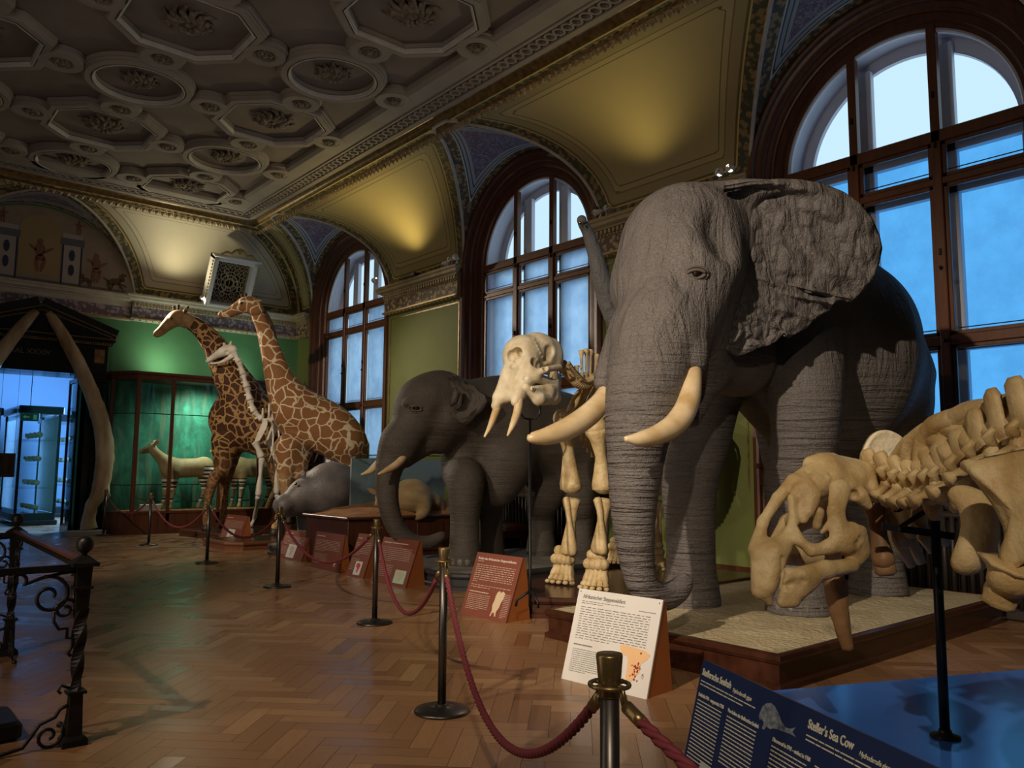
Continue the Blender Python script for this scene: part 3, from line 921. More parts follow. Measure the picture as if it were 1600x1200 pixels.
# ------------------------------------------------------------------ smooth bodies: blended distance fields turned into one mesh
class SDF:
    def __init__(s, lo, hi, h):
        s.lo = np.array(lo, float); s.h = h
        s.n = np.ceil((np.array(hi, float) - s.lo) / h).astype(int) + 1
        s.F = np.full(tuple(s.n), 0.6, np.float32)
    def _sub(s, lo, hi):
        a = np.clip(np.floor((np.array(lo) - s.lo) / s.h).astype(int), 0, s.n - 1)
        b = np.clip(np.ceil((np.array(hi) - s.lo) / s.h).astype(int) + 1, 1, s.n)
        if np.any(b <= a): return None, None
        ax = [s.lo[i] + s.h * np.arange(a[i], b[i]) for i in range(3)]
        G = np.meshgrid(*ax, indexing='ij', sparse=True)
        return (slice(a[0], b[0]), slice(a[1], b[1]), slice(a[2], b[2])), G
    def _comb(s, sl, d, k, mode):
        F = s.F[sl]
        if mode == 'sub': d = -d; F2 = -F
        else: F2 = F
        if k > 0:
            hh = np.clip(.5 + .5 * (F2 - d) / k, 0, 1)
            r = F2 * (1 - hh) + d * hh - k * hh * (1 - hh)
        else: r = np.minimum(F2, d)
        if mode == 'sub':
            # subtraction: max(F, -d0) smoothed
            d0 = -d
            hh = np.clip(.5 - .5 * (F + d0) / max(k, 1e-6), 0, 1)
            r = F * (1 - hh) + (-d0) * hh + k * hh * (1 - hh)
        s.F[sl] = r
    def ball(s, c, r, k=.1, mode='add', R=None):
        """ellipsoid, R = optional 3x3 rotation (columns are its axes)"""
        c = np.array(tuple(c), float)
        if not hasattr(r, '__len__'): r = (r, r, r)
        m = max(r) + k * 1.2 + s.h * 2
        sl, G = s._sub(c - m, c + m)
        if sl is None: return s
        x, y, z = G[0] - c[0], G[1] - c[1], G[2] - c[2]
        if R is not None:
            R = np.array(R)
            x, y, z = (R[0, 0] * x + R[1, 0] * y + R[2, 0] * z), (R[0, 1] * x + R[1, 1] * y + R[2, 1] * z), (R[0, 2] * x + R[1, 2] * y + R[2, 2] * z)
        k0 = np.sqrt((x / r[0]) ** 2 + (y / r[1]) ** 2 + (z / r[2]) ** 2)
        k1 = np.sqrt((x / r[0] ** 2) ** 2 + (y / r[1] ** 2) ** 2 + (z / r[2] ** 2) ** 2) + 1e-9
        d = k0 * (k0 - 1) / k1
        s._comb(sl, d, k, mode); return s
    def cap(s, p, q, rp, rq, k=.1, mode='add', flat=None):
        p = np.array(tuple(p), float)[:3]; q = np.array(tuple(q), float)[:3]
        m = max(rp, rq) * (1.6 if flat else 1) + k * 1.2 + s.h * 2
        sl, G = s._sub(np.minimum(p, q) - m, np.maximum(p, q) + m)
        if sl is None: return s
        ab = q - p; L2 = float(ab @ ab) + 1e-12
        x, y, z = G[0] - p[0], G[1] - p[1], G[2] - p[2]
        t = np.clip((x * ab[0] + y * ab[1] + z * ab[2]) / L2, 0, 1)
        dx, dy, dz = x - t * ab[0], y - t * ab[1], z - t * ab[2]
        if flat:                       # (axis, factor): factor>1 widens along axis
            a = np.array(tuple(flat[0]), float); a /= np.linalg.norm(a); g = 1 / flat[1] - 1
            w_ = (dx * a[0] + dy * a[1] + dz * a[2]) * g
            dx, dy, dz = dx + w_ * a[0], dy + w_ * a[1], dz + w_ * a[2]
        d = np.sqrt(dx * dx + dy * dy + dz * dz) - (rp + (rq - rp) * t)
        s._comb(sl, d, k, mode); return s
    def chain(s, pts, k=.08, mode='add', sub=4, flat=None):
        """pts: (Vector, r) list -> smooth tapered limb"""
        c = crom([tuple(p) + (r,) for p, r in pts], sub)
        for a, b in zip(c[:-1], c[1:]): s.cap(a[:3], b[:3], a[3], b[3], k if a is c[0] else min(k, .03), mode, flat)
        return s
    def hit(s, px, py, off=0.0):
        """first surface point of the field along the sight line of a pixel"""
        r = ray(px, py).normalized(); o = Vector((0, 0, CAMH)); t = 0.0
        hi = s.lo + s.h * (s.n - 1)
        for i in range(4000):
            t += s.h * .5 if i else 1.5
            p = o + r * t
            q = (np.array(tuple(p)) - s.lo) / s.h
            if np.any(q < 0) or np.any(q > s.n - 1): continue
            if s.F[tuple(np.round(q).astype(int))] < 0: return p + r * off
        return None
    def mesh(s):
        F = s.F; n = F.shape
        F = F.copy(); F[0] = F[-1] = 1; F[:, 0] = F[:, -1] = 1; F[:, :, 0] = F[:, :, -1] = 1
        S = F < 0
        cs = np.zeros((n[0] - 1, n[1] - 1, n[2] - 1), np.int8)
        corners = [(i, j, k) for i in (0, 1) for j in (0, 1) for k in (0, 1)]
        for i, j, k in corners: cs += S[i:n[0] - 1 + i, j:n[1] - 1 + j, k:n[2] - 1 + k]
        I = np.argwhere((cs > 0) & (cs < 8))
        idx = np.full(cs.shape, -1, np.int32); idx[I[:, 0], I[:, 1], I[:, 2]] = np.arange(len(I))
        acc = np.zeros((len(I), 3)); cnt = np.zeros(len(I))
        for a in range(8):
            for b in range(a + 1, 8):
                ca, cb = corners[a], corners[b]
                if sum(abs(ca[t] - cb[t]) for t in range(3)) != 1: continue
                fa = F[I[:, 0] + ca[0], I[:, 1] + ca[1], I[:, 2] + ca[2]]; fb = F[I[:, 0] + cb[0], I[:, 1] + cb[1], I[:, 2] + cb[2]]
                m = (fa < 0) != (fb < 0)
                t = np.where(m, fa / np.where(m, fa - fb, 1), 0)
                P = np.array(ca)[None] + t[:, None] * (np.array(cb) - np.array(ca))[None]
                acc[m] += P[m]; cnt[m] += 1
        vs = s.lo + s.h * (I + acc / cnt[:, None])
        fs = []
        for ax in range(3):
            o1, o2 = [a for a in range(3) if a != ax]
            sl0 = [slice(1, n[a] - 1) for a in range(3)]; sl1 = list(sl0)
            sl0[ax] = slice(0, n[ax] - 1); sl1[ax] = slice(1, n[ax])
            A = S[tuple(sl0)]; Bq = S[tuple(sl1)]
            E = np.argwhere(A != Bq)
            if not len(E): continue
            inside = A[E[:, 0], E[:, 1], E[:, 2]]
            base = E.copy(); base[:, o1] += 1; base[:, o2] += 1
            def cell(d1, d2):
                c = base.copy(); c[:, o1] += d1; c[:, o2] += d2
                return idx[c[:, 0], c[:, 1], c[:, 2]]
            q = np.stack([cell(-1, -1), cell(0, -1), cell(0, 0), cell(-1, 0)], 1)
            fl = inside if ax != 1 else ~inside
            q[~fl] = q[~fl][:, ::-1]
            fs.append(q)
        fs = np.concatenate(fs)
        return vs, fs
    def build(s, name, m, parent=None, smooth=2, deform=None):
        vs, fs = s.mesh()
        # light laplacian smoothing
        if smooth:
            e = np.concatenate([fs[:, [0, 1]], fs[:, [1, 2]], fs[:, [2, 3]], fs[:, [3, 0]]])
            for _ in range(smooth):
                a = np.zeros_like(vs); c = np.zeros(len(vs))
                for i in range(3): a[:, i] = np.bincount(e[:, 0], vs[e[:, 1], i], len(vs)) + np.bincount(e[:, 1], vs[e[:, 0], i], len(vs))
                c = np.bincount(e[:, 0], minlength=len(vs)) + np.bincount(e[:, 1], minlength=len(vs))
                vs = vs * .5 + .5 * a / np.maximum(c, 1)[:, None]
        if deform is not None: vs = deform(vs)
        me = bpy.data.meshes.new(name)
        me.vertices.add(len(vs)); me.vertices.foreach_set('co', vs.astype(np.float32).ravel())
        me.loops.add(len(fs) * 4); me.loops.foreach_set('vertex_index', fs.astype(np.int32).ravel())
        me.polygons.add(len(fs)); me.polygons.foreach_set('loop_start', np.arange(len(fs), dtype=np.int32) * 4)
        me.polygons.foreach_set('use_smooth', np.ones(len(fs), bool))
        me.update(calc_edges=True); me.validate()
        me.materials.append(m)
        o = bpy.data.objects.new(name, me); COL.objects.link(o)
        if parent is not None: par(o, parent)
        return o
def bounds(pts, m):
    P = np.array([tuple(p)[:3] for p in pts]); return P.min(0) - m, P.max(0) + m
# ------------------------------------------------------------------ elephant skins
def skin(name, c0, c1, crack=26, ring=7, rstr=.35, warm=None):
    m = mat(name, c0, .62, 0, .35); n = N(m)
    co = n.coord('Object')
    big = n.noise(co, 2.2, 5, .6)
    c = n.ramp(big, [(.3, c0), (.7, c1)])
    fine = n.noise(co, 70, 4, .65)
    c = n.mix(n.ramp(fine, [(.3, (.5, .5, .5)), (.7, (0, 0, 0))]), c, tuple(x * .55 for x in c0))
    if warm:
        c = n.mix(n.ramp(n.noise(co, 1.4, 3), [(.48, (0, 0, 0)), (.66, (.7, .7, .7))]), c, warm)
    n.col(c)
    cr = n.vor(n.coord('Object', (1, 1, 1.5)), crack, 'DISTANCE_TO_EDGE')
    crr = n.ramp(cr, [(0, (0, 0, 0)), (.12, (1, 1, 1))])
    sep = n.n('ShaderNodeSeparateXYZ'); n.l(co, sep.inputs[0])
    mr = n.n('ShaderNodeMapRange'); n.l(sep.outputs[2], mr.inputs[0])
    for i_, q_ in enumerate((1.9, 2.6, 1.0, .12)): mr.inputs[i_ + 1].default_value = q_
    wv = n.noise(n.coord('Object', (1.6, 1.6, ring * 3.4)), 1.0, 3, .55, .35)
    wr = n.noise(n.coord('Object', (9, 9, 1.6)), 1.0, 4, .6, .6)
    hh = n.math('ADD', n.math('MULTIPLY', wv, mr.outputs[0]), n.math('MULTIPLY', wr, n.math('SUBTRACT', 1.0, mr.outputs[0])))
    b1 = n.bump(crr, .38, .012)
    b2 = n.bump(hh, rstr, .055, b1)
    n.bump(fine, .25, .008, b2)
    return m
M_eleA = skin('grey_brown_elephant_skin', (.150, .134, .132), (.205, .182, .174), 24, 7.5, 1.0)
M_eleB = skin('dark_umber_elephant_skin', (.080, .067, .057), (.125, .104, .087), 30, 6, .35)
M_eleC = skin('pale_grey_elephant_skin', (.17, .17, .18), (.22, .22, .23), 30, 6, .7)
M_toe = noisy('toenail_horn', (.16, .14, .125), (.22, .19, .17), 10, .5, .1, 40)
M_eye = mat('dark_glass_eye', (.012, .008, .006), .08)
M_lid = mat('eyelid_skin', (.10, .08, .07), .6)

def foot(S, p, r, k=.05):
    S.cap(p + Vector((0, 0, .06)), p + Vector((0, 0, .14)), r * 1.12, r * 1.0, k)
def toenails(name, parent, p, r, fdir, n=4, spread=1.0, m=None):
    B = MB()
    a0 = math.atan2(fdir[1], fdir[0])
    for i in range(n):
        a = a0 + (i - (n - 1) / 2) * spread / max(n - 1, 1) * 1.4
        c = p + Vector((math.cos(a) * r * 1.03, math.sin(a) * r * 1.03, .055))
        t = Vector((-math.sin(a), math.cos(a), 0))
        B.T = Matrix.Translation(c) @ Matrix.Rotation(a, 4, 'Z')
        B.ball((-.006, 0, .004), (.026, .066 * r / .24, .062), 12, 8)
        B.T = Matrix.Identity(4)
    return build_split(B, name, m or M_toe, parent)
def eyeball(parent, c, r, look):
    B = MB(); B.ball(c, r, 14, 10)
    o = B.build('eye', M_eye, parent)
    B = MB()
    look = Vector(look).normalized(); u = look.cross(Vector((0, 0, 1))).normalized(); v = u.cross(look)
    for s in (1, -1):
        pts = [Vector(c) + look * r * .45 + u * math.cos(t) * r * 1.75 + v * s * math.sin(t) * r * .85 for t in [PI * i / 10 for i in range(11)]]
        B.tube(pts, [r * .2] + [r * .38] * 9 + [r * .2], 8)
        pts = [Vector(c) + look * r * .1 + u * math.cos(t) * r * 2.4 + v * s * math.sin(t) * r * 1.5 for t in [PI * i / 10 for i in range(11)]]
        B.tube(pts, [r * .1] + [r * .25] * 9 + [r * .1], 8)
    B.build('eyelids', M_lid, o)
def horn(name, parent, pts, m, n=16, flat=1):
    """pts: (Vector, radius)"""
    c = crom([tuple(p) + (r,) for p, r in pts], 8)
    B = MB(); B.tube([q[:3] for q in c], [max(q[3], .002) for q in c], n, flat)
    return B.build(name, m, parent)

# ------------------------------------------------------------------ the large African elephant
PZ1 = .24    # plinth surface
fA = FL(1087, 952, PZ1) + FWD * .16; fB = FL(1262, 965, PZ1) + FWD * .2; fC = FL(1385, 934, PZ1) + FWD * .18
fD = Vector((8.1, 4.7, PZ1))
E1 = empty('african_elephant', (7.0, 4.2, PZ1), label='large mounted elephant with one spread ear and long tusks on a sand-topped plinth', category='elephant')
lo, hi = (3.9, 2.7, .1), (9.15, 5.8, 4.1)
S = SDF(lo, hi, .030)
up = Vector((0, 0, 1))
# trunk and rump
shl = V(1222, 520, 7.75); mid = V(1290, 560, 8.05); rmp = V(1335, 570, 8.4)
S.cap(shl, mid, .80, .86, .3, flat=((0, 0, 1), 1.08)); S.cap(mid, rmp, .84, .60, .3, flat=((0, 0, 1), 1.2))
S.ball(V(1308, 510, 8.2), (.66, .66, .58), .3)
S.ball(V(1235, 470, 7.85), (.7, .62, .65), .3)
# neck and head
S.cap(V(1190, 430, 7.35), V(1092, 405, 6.6), .52, .42, .2)
S.ball(V(1078, 370, 6.42), (.44, .44, .44), .16)
S.ball(V(1040, 400, 6.35), (.38, .38, .46), .2)
S.ball(V(1012, 455, 6.3), .30, .2)
S.cap(V(1080, 430, 6.2), V(1040, 540, 6.05), .40, .31, .18)
S.ball(V(1098, 455, 6.28), (.26, .26, .36), .12)
S.cap(V(1110, 500, 6.3), V(1100, 560, 6.3), .17, .15, .10)
S.cap(V(1098, 590, 6.45), V(1080, 655, 6.35), .16, .08, .1)       # lower jaw
S.cap(V(1150, 560, 6.9), V(1110, 560, 6.5), .34, .2, .2)
S.ball(V(1108, 505, 6.2), (.16, .16, .28), .12)                    # cheek
S.cap(V(1050, 470, 5.98), V(1040, 560, 5.90), .16, .14, .12)        # muscle beside the nose bridge
S.ball(V(1126, 366, 5.93), (.10, .10, .20), .16, 'sub')              # temple hollow
S.cap(V(1115, 318, 6.5), V(1205, 304, 6.66), .15, .07, .12)         # fold running into the ear
S.cap(V(1062, 450, 5.80), V(1060, 530, 5.74), .04, .03, .08, 'sub')
for i_ in range(5): S.cap(V(1128 + i_ * 7, 300 + i_ * 2, 6.22 + .05 * i_), V(1134 + i_ * 6, 420, 6.16 + .05 * i_), .012, .010, .03, 'sub')
S.chain([(V(1112, 308, 6.38), .10), (V(1160, 298, 6.30), .085), (V(1205, 293, 6.28), .06), (V(1245, 292, 6.30), .03)], .10)
# brow ridge and eye socket
S.cap(V(1065, 404, 6.0), V(1105, 398, 6.03), .06, .06, .1)
S.ball(V(1090, 430, 5.99), .05, .06, 'sub')
# trunk of the head
tk = [(1028, 520, 6.0, .33), (1012, 590, 5.85, .29), (1000, 650, 5.78, .245), (994, 710, 5.75, .20), (990, 770, 5.75, .168), (991, 830, 5.77, .14), (996, 880, 5.8, .118),
      (1005, 915, 5.83, .105), (1022, 931, 5.88, .098), (1042, 932, 5.95, .09), (1060, 922, 6.0, .08), (1071, 908, 6.05, .06)]
tkc = crom([tuple(V(a, b, c)) + (r,) for a, b, c, r in tk], 12)
acc_ = 0
for i_, (a_, b_) in enumerate(zip(tkc[:-1], tkc[1:])):
    acc_ += np.linalg.norm(b_[:3] - a_[:3])
    m0 = 1 + (.035 if acc_ > .25 else 0) * (abs(math.sin(acc_ * 21)) - .5) * (1 - .5 * acc_ / 2.2)
    S.cap(a_[:3], b_[:3], a_[3] * m0, b_[3] * m0, .15 if i_ == 0 else .015)
# tusk sheaths
S.chain([(V(1068, 500, 6.0), .17), (V(1076, 545, 5.88), .14), (V(1077, 572, 5.82), .115)], .1)
S.chain([(V(985, 520, 6.15), .17), (V(962, 570, 6.1), .13), (V(950, 598, 6.05), .11)], .1)
S.ball(V(1077, 584, 5.79), .075, .02, 'sub')
# ear root
S.cap(V(1150, 330, 6.5), V(1148, 470, 6.45), .20, .14, .15)
# legs
def leg(pts, ft, r):
    S.chain([(p, q) for p, q in pts], .14); foot(S, ft, r)
leg([(V(1240, 520, 7.35), .46), (V(1255, 590, 7.05), .345), (V(1258, 680, 6.98), .275), (fB + up * 1.15, .255), (fB + up * .7, .225), (fB + up * .3, .225), (fB + up * .1, .25)], fB, .25)
leg([(V(1130, 560, 7.5), .40), (V(1108, 610, 7.45), .31), (V(1096, 680, 7.4), .262), (fA + up * 1.1, .245), (fA + up * .7, .215), (fA + up * .3, .215), (fA + up * .1, .235)], fA, .235)
leg([(V(1360, 600, 8.3), .62), (V(1375, 700, 8.2), .42), (fC + up * 1.0, .29), (fC + up * .6, .235), (fC + up * .3, .235), (fC + up * .1, .255)], fC, .255)
leg([(fD + up * 2.2, .5), (fD + up * 1.5, .38), (fD + up * 1.0, .28), (fD + up * .5, .23), (fD + up * .1, .25)], fD, .25)
def wr1(vs):
    # body folds: rings round the trunk, fine sag lines
    out = vs.copy()
    tc = np.array([tuple(V(a, b, c)) for a, b, c, r in tk])
    for i in range(len(out)): pass
    return out
bodyE1 = S.build('body', M_eleA, E1, 2)
horn('tusk', E1, [(V(1079, 555, 5.85), .066), (V(1081, 590, 5.75), .072), (V(1075, 630, 5.62), .080), (V(1057, 661, 5.5), .082), (V(1028, 679, 5.38), .068), (V(1000, 686, 5.3), .050), (V(976, 686, 5.26), .016)], M_ivory)
horn('tusk', E1, [(V(965, 585, 6.1), .07), (V(944, 622, 5.98), .078), (V(920, 648, 5.86), .084), (V(888, 669, 5.74), .080), (V(856, 681, 5.64), .064), (V(832, 684, 5.58), .040), (V(824, 682, 5.57), .014)], M_ivory)
eyeball(E1, surf(bodyE1, 1088, 428, .012), .036, -ray(1075, 430).normalized())
toenails('toenail', E1, fA, .235, (-.85, -.5), 4)
toenails('toenail', E1, fB, .25, (-.85, -.5), 4)
toenails('toenail', E1, fC, .255, (-.85, -.5), 4)
# spread ear: from its root to the scalloped rim
rim = [(1132, 292), (1178, 282), (1217, 279), (1250, 280), (1285, 286), (1318, 299), (1345, 318), (1364, 342), (1375, 368), (1379, 388), (1374, 412), (1364, 434), (1352, 452), (1335, 467), (1318, 468), (1304, 472),
       (1296, 484), (1277, 494), (1262, 512), (1242, 523), (1225, 521), (1215, 532), (1202, 540), (1190, 541), (1176, 549), (1159, 555), (1145, 551), (1131, 543)]
nr = len(rim) - 1
def ear_pt(u, v):
    x = v * nr; i = min(int(x), nr - 1); f = x - i
    rx = rim[i][0] * (1 - f) + rim[i + 1][0] * f; ry = rim[i][1] * (1 - f) + rim[i + 1][1] * f
    ax, ay = 1138 - 4 * v, 318 + 165 * min(1, v * 1.25)
    dr = 6.16 + .38 * math.sin(min(1, v * 1.6) * PI / 2) - .42 * v ** 2
    da = 6.33 - .36 * v
    if v < .04: pass
    px_ = ax + (rx - ax) * u; py_ = ay + (ry - ay) * u
    d = da + (dr - da) * u ** .8
    lowr = min(1, max(0, (v - .30) * 4))
    # long pleats running out to the scalloped rim
    ang = v * 66 + 1.6 * math.sin(v * 11) + .8 * math.sin(u * 4 + v * 6)
    dd = .095 * u ** 1.9 * (abs(math.sin(ang * .5)) ** .8 - .6) * lowr
    # leathery creases: ridged noise stretched along the pleats
    q = Vector((u * 3.6 + 5, v * 15 + .8 * math.sin(u * 5), 3.1))
    dd += .036 * u ** .35 * (1 - 2.4 * abs(mnoise.noise(q)))
    q = Vector((px_ / 21, py_ / 30, 1.7))
    dd += .014 * (1 - 3 * abs(mnoise.noise(q))) * u ** .3
    q = Vector((px_ / 9, py_ / 11, 4.7))
    dd += .007 * (1 - 3 * abs(mnoise.noise(q)))
    top = max(0, 1 - v / .40)
    dd *= (1 - .75 * top * min(1, max(0, (u - .62) * 6)))
    dd -= .10 * top ** .5 * math.exp(-((u - .86) / .13) ** 2)      # rolled upper border
    return V(px_, py_, d + dd)
B = MB(); B.grid(ear_pt, 70, 170)
ear = B.build('ear', M_eleA_ear if 'M_eleA_ear' in globals() else M_eleA, E1)
md = ear.modifiers.new('thick', 'SOLIDIFY'); md.thickness = .035; md.offset = 1
# ------------------------------------------------------------------ the smaller Asian elephant behind
PZ2 = .20
E2 = empty('asian_elephant', (7.2, 9.0, PZ2), label='smaller dark elephant with small ears, short tusks and a curled trunk on the grey plinth', category='elephant')
gA = FL(724, 885, PZ2) + FWD * .18; gB = FL(762, 873, PZ2) + FWD * .18; gC = FL(846, 868, PZ2) + FWD * .15; gD = FL(908, 868, PZ2) + FWD * .1
S = SDF((5.3, 8.0, .1), (9.2, 12.0, 3.1), .032)
S.cap(V(790, 672, 11.7), V(872, 684, 12.2), .68, .64, .3, flat=((0, 0, 1), 1.1))
S.ball(V(775, 660, 11.5), (.6, .55, .62), .25)
S.cap(V(740, 650, 11.3), V(700, 640, 11.0), .50, .44, .2)
S.ball(V(671, 630, 10.85), (.42, .42, .40), .15); S.ball(V(688, 628, 11.0), (.38, .38, .42), .15)
S.ball(V(648, 640, 10.75), (.26, .26, .32), .15)
S.cap(V(655, 650, 10.75), V(625, 700, 10.6), .30, .22, .15)
S.cap(V(695, 655, 10.85), V(688, 690, 10.9), .30, .17, .15)
S.cap(V(672, 690, 10.8), V(636, 724, 10.7), .15, .06, .1)
S.cap(V(640, 690, 10.6), V(634, 710, 10.55), .13, .10, .08)
S.cap(V(634, 629, 10.40), V(668, 625, 10.5), .05, .05, .06)
S.ball(V(690, 650, 10.42), (.10, .10, .16), .10, 'sub')
for i_ in range(4): S.cap(V(676 + i_ * 9, 668, 10.55), V(676 + i_ * 8, 698, 10.58), .016, .012, .03, 'sub')
t2 = [(622, 690, 10.65, .24), (611, 720, 10.6, .19), (605, 750, 10.58, .155), (606, 780, 10.58, .135), (612, 808, 10.6, .125), (624, 832, 10.62, .115), (643, 847, 10.66, .105), (664, 849, 10.7, .09), (680, 844, 10.74, .075), (692, 836, 10.78, .055)]
c2_ = crom([tuple(V(a, b, c)) + (r,) for a, b, c, r in t2], 6)
for i_, (a_, b_) in enumerate(zip(c2_[:-1], c2_[1:])): S.cap(a_[:3], b_[:3], a_[3], b_[3], .12 if i_ == 0 else .02)
def leg2(pts, ft, r): S.chain(pts, .12); foot(S, ft, r)
leg2([(V(725, 700, 11.3), .34), (V(722, 740, 11.25), .27), (gA + up * 1.1, .25), (gA + up * .6, .19), (gA + up * .3, .19), (gA + up * .1, .2)], gA, .2)
leg2([(V(790, 720, 11.3), .42), (V(775, 760, 11.3), .30), (gB + up * .9, .23), (gB + up * .5, .2), (gB + up * .25, .2), (gB + up * .1, .21)], gB, .21)
leg2([(V(865, 720, 12.1), .44), (V(852, 770, 12.0), .28), (gC + up * .6, .2), (gC + up * .3, .18), (gC + up * .1, .2)], gC, .2)
leg2([(V(900, 720, 12.2), .42), (V(905, 780, 12.1), .28), (gD + up * .6, .2), (gD + up * .3, .19), (gD + up * .1, .2)], gD, .2)
bodyE2 = S.build('body', M_eleB, E2, 2)
eyeball(E2, surf(bodyE2, 651, 638, .005), .040, -ray(640, 640).normalized())
horn('tusk', E2, [(V(634, 709, 10.5), .05), (V(624, 722, 10.4), .05), (V(608, 733, 10.3), .042), (V(591, 741, 10.2), .012)], M_ivory, 12)
horn('tusk', E2, [(V(592, 722, 10.9), .05), (V(580, 735, 10.85), .045), (V(564, 742, 10.8), .012)], M_ivory, 12)
e2rim = [(709, 588), (722, 592), (735, 601), (748, 611), (759, 618), (763, 628), (758, 638), (752, 645), (745, 650), (739, 659), (728, 665), (716, 658), (706, 650)]
def ear2(u, v):
    x = v * (len(e2rim) - 1); i = min(int(x), len(e2rim) - 2); f = x - i
    rx = e2rim[i][0] * (1 - f) + e2rim[i + 1][0] * f; ry = e2rim[i][1] * (1 - f) + e2rim[i + 1][1] * f
    ax, ay = 701 - 3 * v, 590 + 52 * v
    d = 10.62 - .16 * math.sin(u * PI * .6) + .10 * u + .03 * math.sin(u * 9 + v * 6) * u
    q = Vector((rx / 18 * u, ry / 18, u * 3))
    return V(ax + (rx - ax) * u, ay + (ry - ay) * u, d + .03 * mnoise.noise(q) - .06 * math.exp(-(v / .12) ** 2))
B = MB(); B.grid(ear2, 30, 60); e = B.build('ear', M_eleB, E2)
md = e.modifiers.new('thick', 'SOLIDIFY'); md.thickness = .03; md.offset = 1
B = MB(); B.tube([V(712, 606, 10.4), V(713, 615, 10.36), V(710, 626, 10.36), V(705, 634, 10.42)], [.02, .05, .05, .02], 8)
B.build('ear_fold', M_eleB, E2)
toenails('toenail', E2, gA, .2, (-.9, -.4), 4); toenails('toenail', E2, gB, .21, (-.9, -.4), 4)
# raised trunk model fixed to the pier beside the middle window
RT = empty('raised_trunk_model', (9.2, 6.6, 3.0), label='pale grey raised elephant trunk rising beside the middle arched window', category='elephant trunk')
rp = [(1010, 545, 9.4, .22), (985, 520, 9.25, .175), (965, 497, 9.1, .145), (949, 465, 8.95, .12), (938, 430, 8.8, .10), (929, 395, 8.7, .082), (919, 365, 8.62, .065), (911, 350, 8.55, .055), (909, 343, 8.5, .05)]
B = MB(); c = crom([tuple(V(a, b, cc)) + (r,) for a, b, cc, r in rp], 8)
B.tube([q[:3] for q in c], [q[3] for q in c], 20)
B.ball(V(909, 344, 8.5), .055)
tr_o = B.build('trunk', M_eleC, RT)
B = MB(); B.ball(V(906.5, 348, 8.44), .014); B.ball(V(912.5, 349, 8.44), .014)
build_split(B, 'nostril', M_eye, tr_o)
B = MB(); q = V(1010, 545, 9.4); B.cyl(q, Vector((9.24, q.y + .1, q.z - .1)), .22, .2, 20)
B.build('wall_mount', M_eleC, RT)
# ------------------------------------------------------------------ elephant skeleton
SK = empty('elephant_skeleton', (7.0, 6.2, PZ2), label='mounted elephant skeleton with short tusks, seen between the two elephants', category='skeleton')
S = SDF(V(830, 650, 8.3) - Vector((.8, .85, .55)), V(830, 520, 8.3) + Vector((.8, .85, .35)), .011)
k = .05
S.ball(V(838, 553, 8.45), (.24, .24, .23), k); S.ball(V(816, 556, 8.3), (.20, .22, .22), k); S.ball(V(862, 558, 8.5), (.11, .14, .20), k)
S.cap(V(806, 572, 8.25), V(781, 620, 8.15), .115, .07, k); S.cap(V(832, 575, 8.15), V(812, 612, 8.05), .10, .075, k)
S.cap(V(781, 622, 8.15), V(775, 634, 8.12), .065, .05, .03); S.cap(V(812, 612, 8.05), V(806, 628, 8.0), .075, .05, .03)
S.cap(V(781, 622, 8.15), V(810, 618, 8.05), .05, .05, .05); S.cap(V(800, 585, 8.2), V(795, 618, 8.1), .10, .055, .06)
S.cap(V(824, 592, 8.1), V(850, 578, 8.05), .045, .03, .03); S.cap(V(850, 578, 8.05), V(874, 574, 8.3), .03, .035, .03)
S.cap(V(822, 556, 8.12), V(834, 585, 8.08), .035, .03, .06)
S.cap(V(838, 590, 8.1), V(866, 600, 8.3), .05, .05, .04)
def cav(S, px, py, r, k=.012, off=.0, R=None):
    p = S.hit(px, py)
    if p is not None: S.ball(p + ray(px, py).normalized() * off, r, k, 'sub', R)
for (px_, py_, r_, o_) in ((799, 556, .055, .02), (808, 552, .060, .02), (815, 551, .045, .01), (806, 563, .03, .0), (838, 567, .062, .02), (846, 571, .060, .02), (853, 575, .035, .01), (862, 547, .075, -.035), (856, 560, .06, -.03),
                       (820, 590, .022, .0), (794, 604, .016, 0), (806, 606, .016, 0), (800, 572, .025, -.006)): cav(S, px_, py_, r_, .012, o_)
for i_ in range(9):      # temporal line
    t_ = i_ / 8; p = S.hit(834 + 22 * t_, 530 + 44 * t_)
    if p is not None: S.ball(p, .013, .02)
S.build('skull', M_bone_w, SK, 1)
S = SDF(V(848, 640, 8.25) - Vector((.45, .6, .12)), V(848, 590, 8.25) + Vector((.45, .6, .22)), .010)
S.cap(V(872, 592, 8.45), V(866, 622, 8.35), .035, .06, .03); S.cap(V(866, 622, 8.35), V(842, 623, 8.05), .065, .07, .04); S.cap(V(842, 623, 8.05), V(822, 606, 7.98), .06, .04, .03)
S.cap(V(870, 596, 8.4), V(856, 612, 8.2), .045, .075, .03); S.cap(V(866, 585, 8.35), V(864, 620, 8.28), .05, .06, .03); S.cap(V(856, 608, 8.2), V(832, 610, 8.03), .05, .045, .03)
S.cap(V(842, 628, 8.45), V(822, 608, 8.3), .05, .04, .03); S.cap(V(822, 608, 8.3), V(822, 606, 7.98), .04, .04, .03)
S.build('mandible', M_bone_w, SK, 1)
B = MB()
for i in range(7): B.ball(V(831 + i * 3.0, 607 + .3 * i, 7.93 + .035 * i), (.016, .016, .026), 8, 5)
B.build('teeth', M_bone_w, SK)
horn('tusk', SK, [(V(811, 618, 8.02), .045), (V(809, 640, 7.98), .043), (V(802, 662, 7.92), .034), (V(793, 681, 7.86), .010)], M_ivory, 14)
horn('tusk', SK, [(V(779, 630, 8.14), .040), (V(774, 645, 8.1), .038), (V(766, 666, 8.05), .028), (V(757, 683, 8.0), .010)], M_ivory, 14)
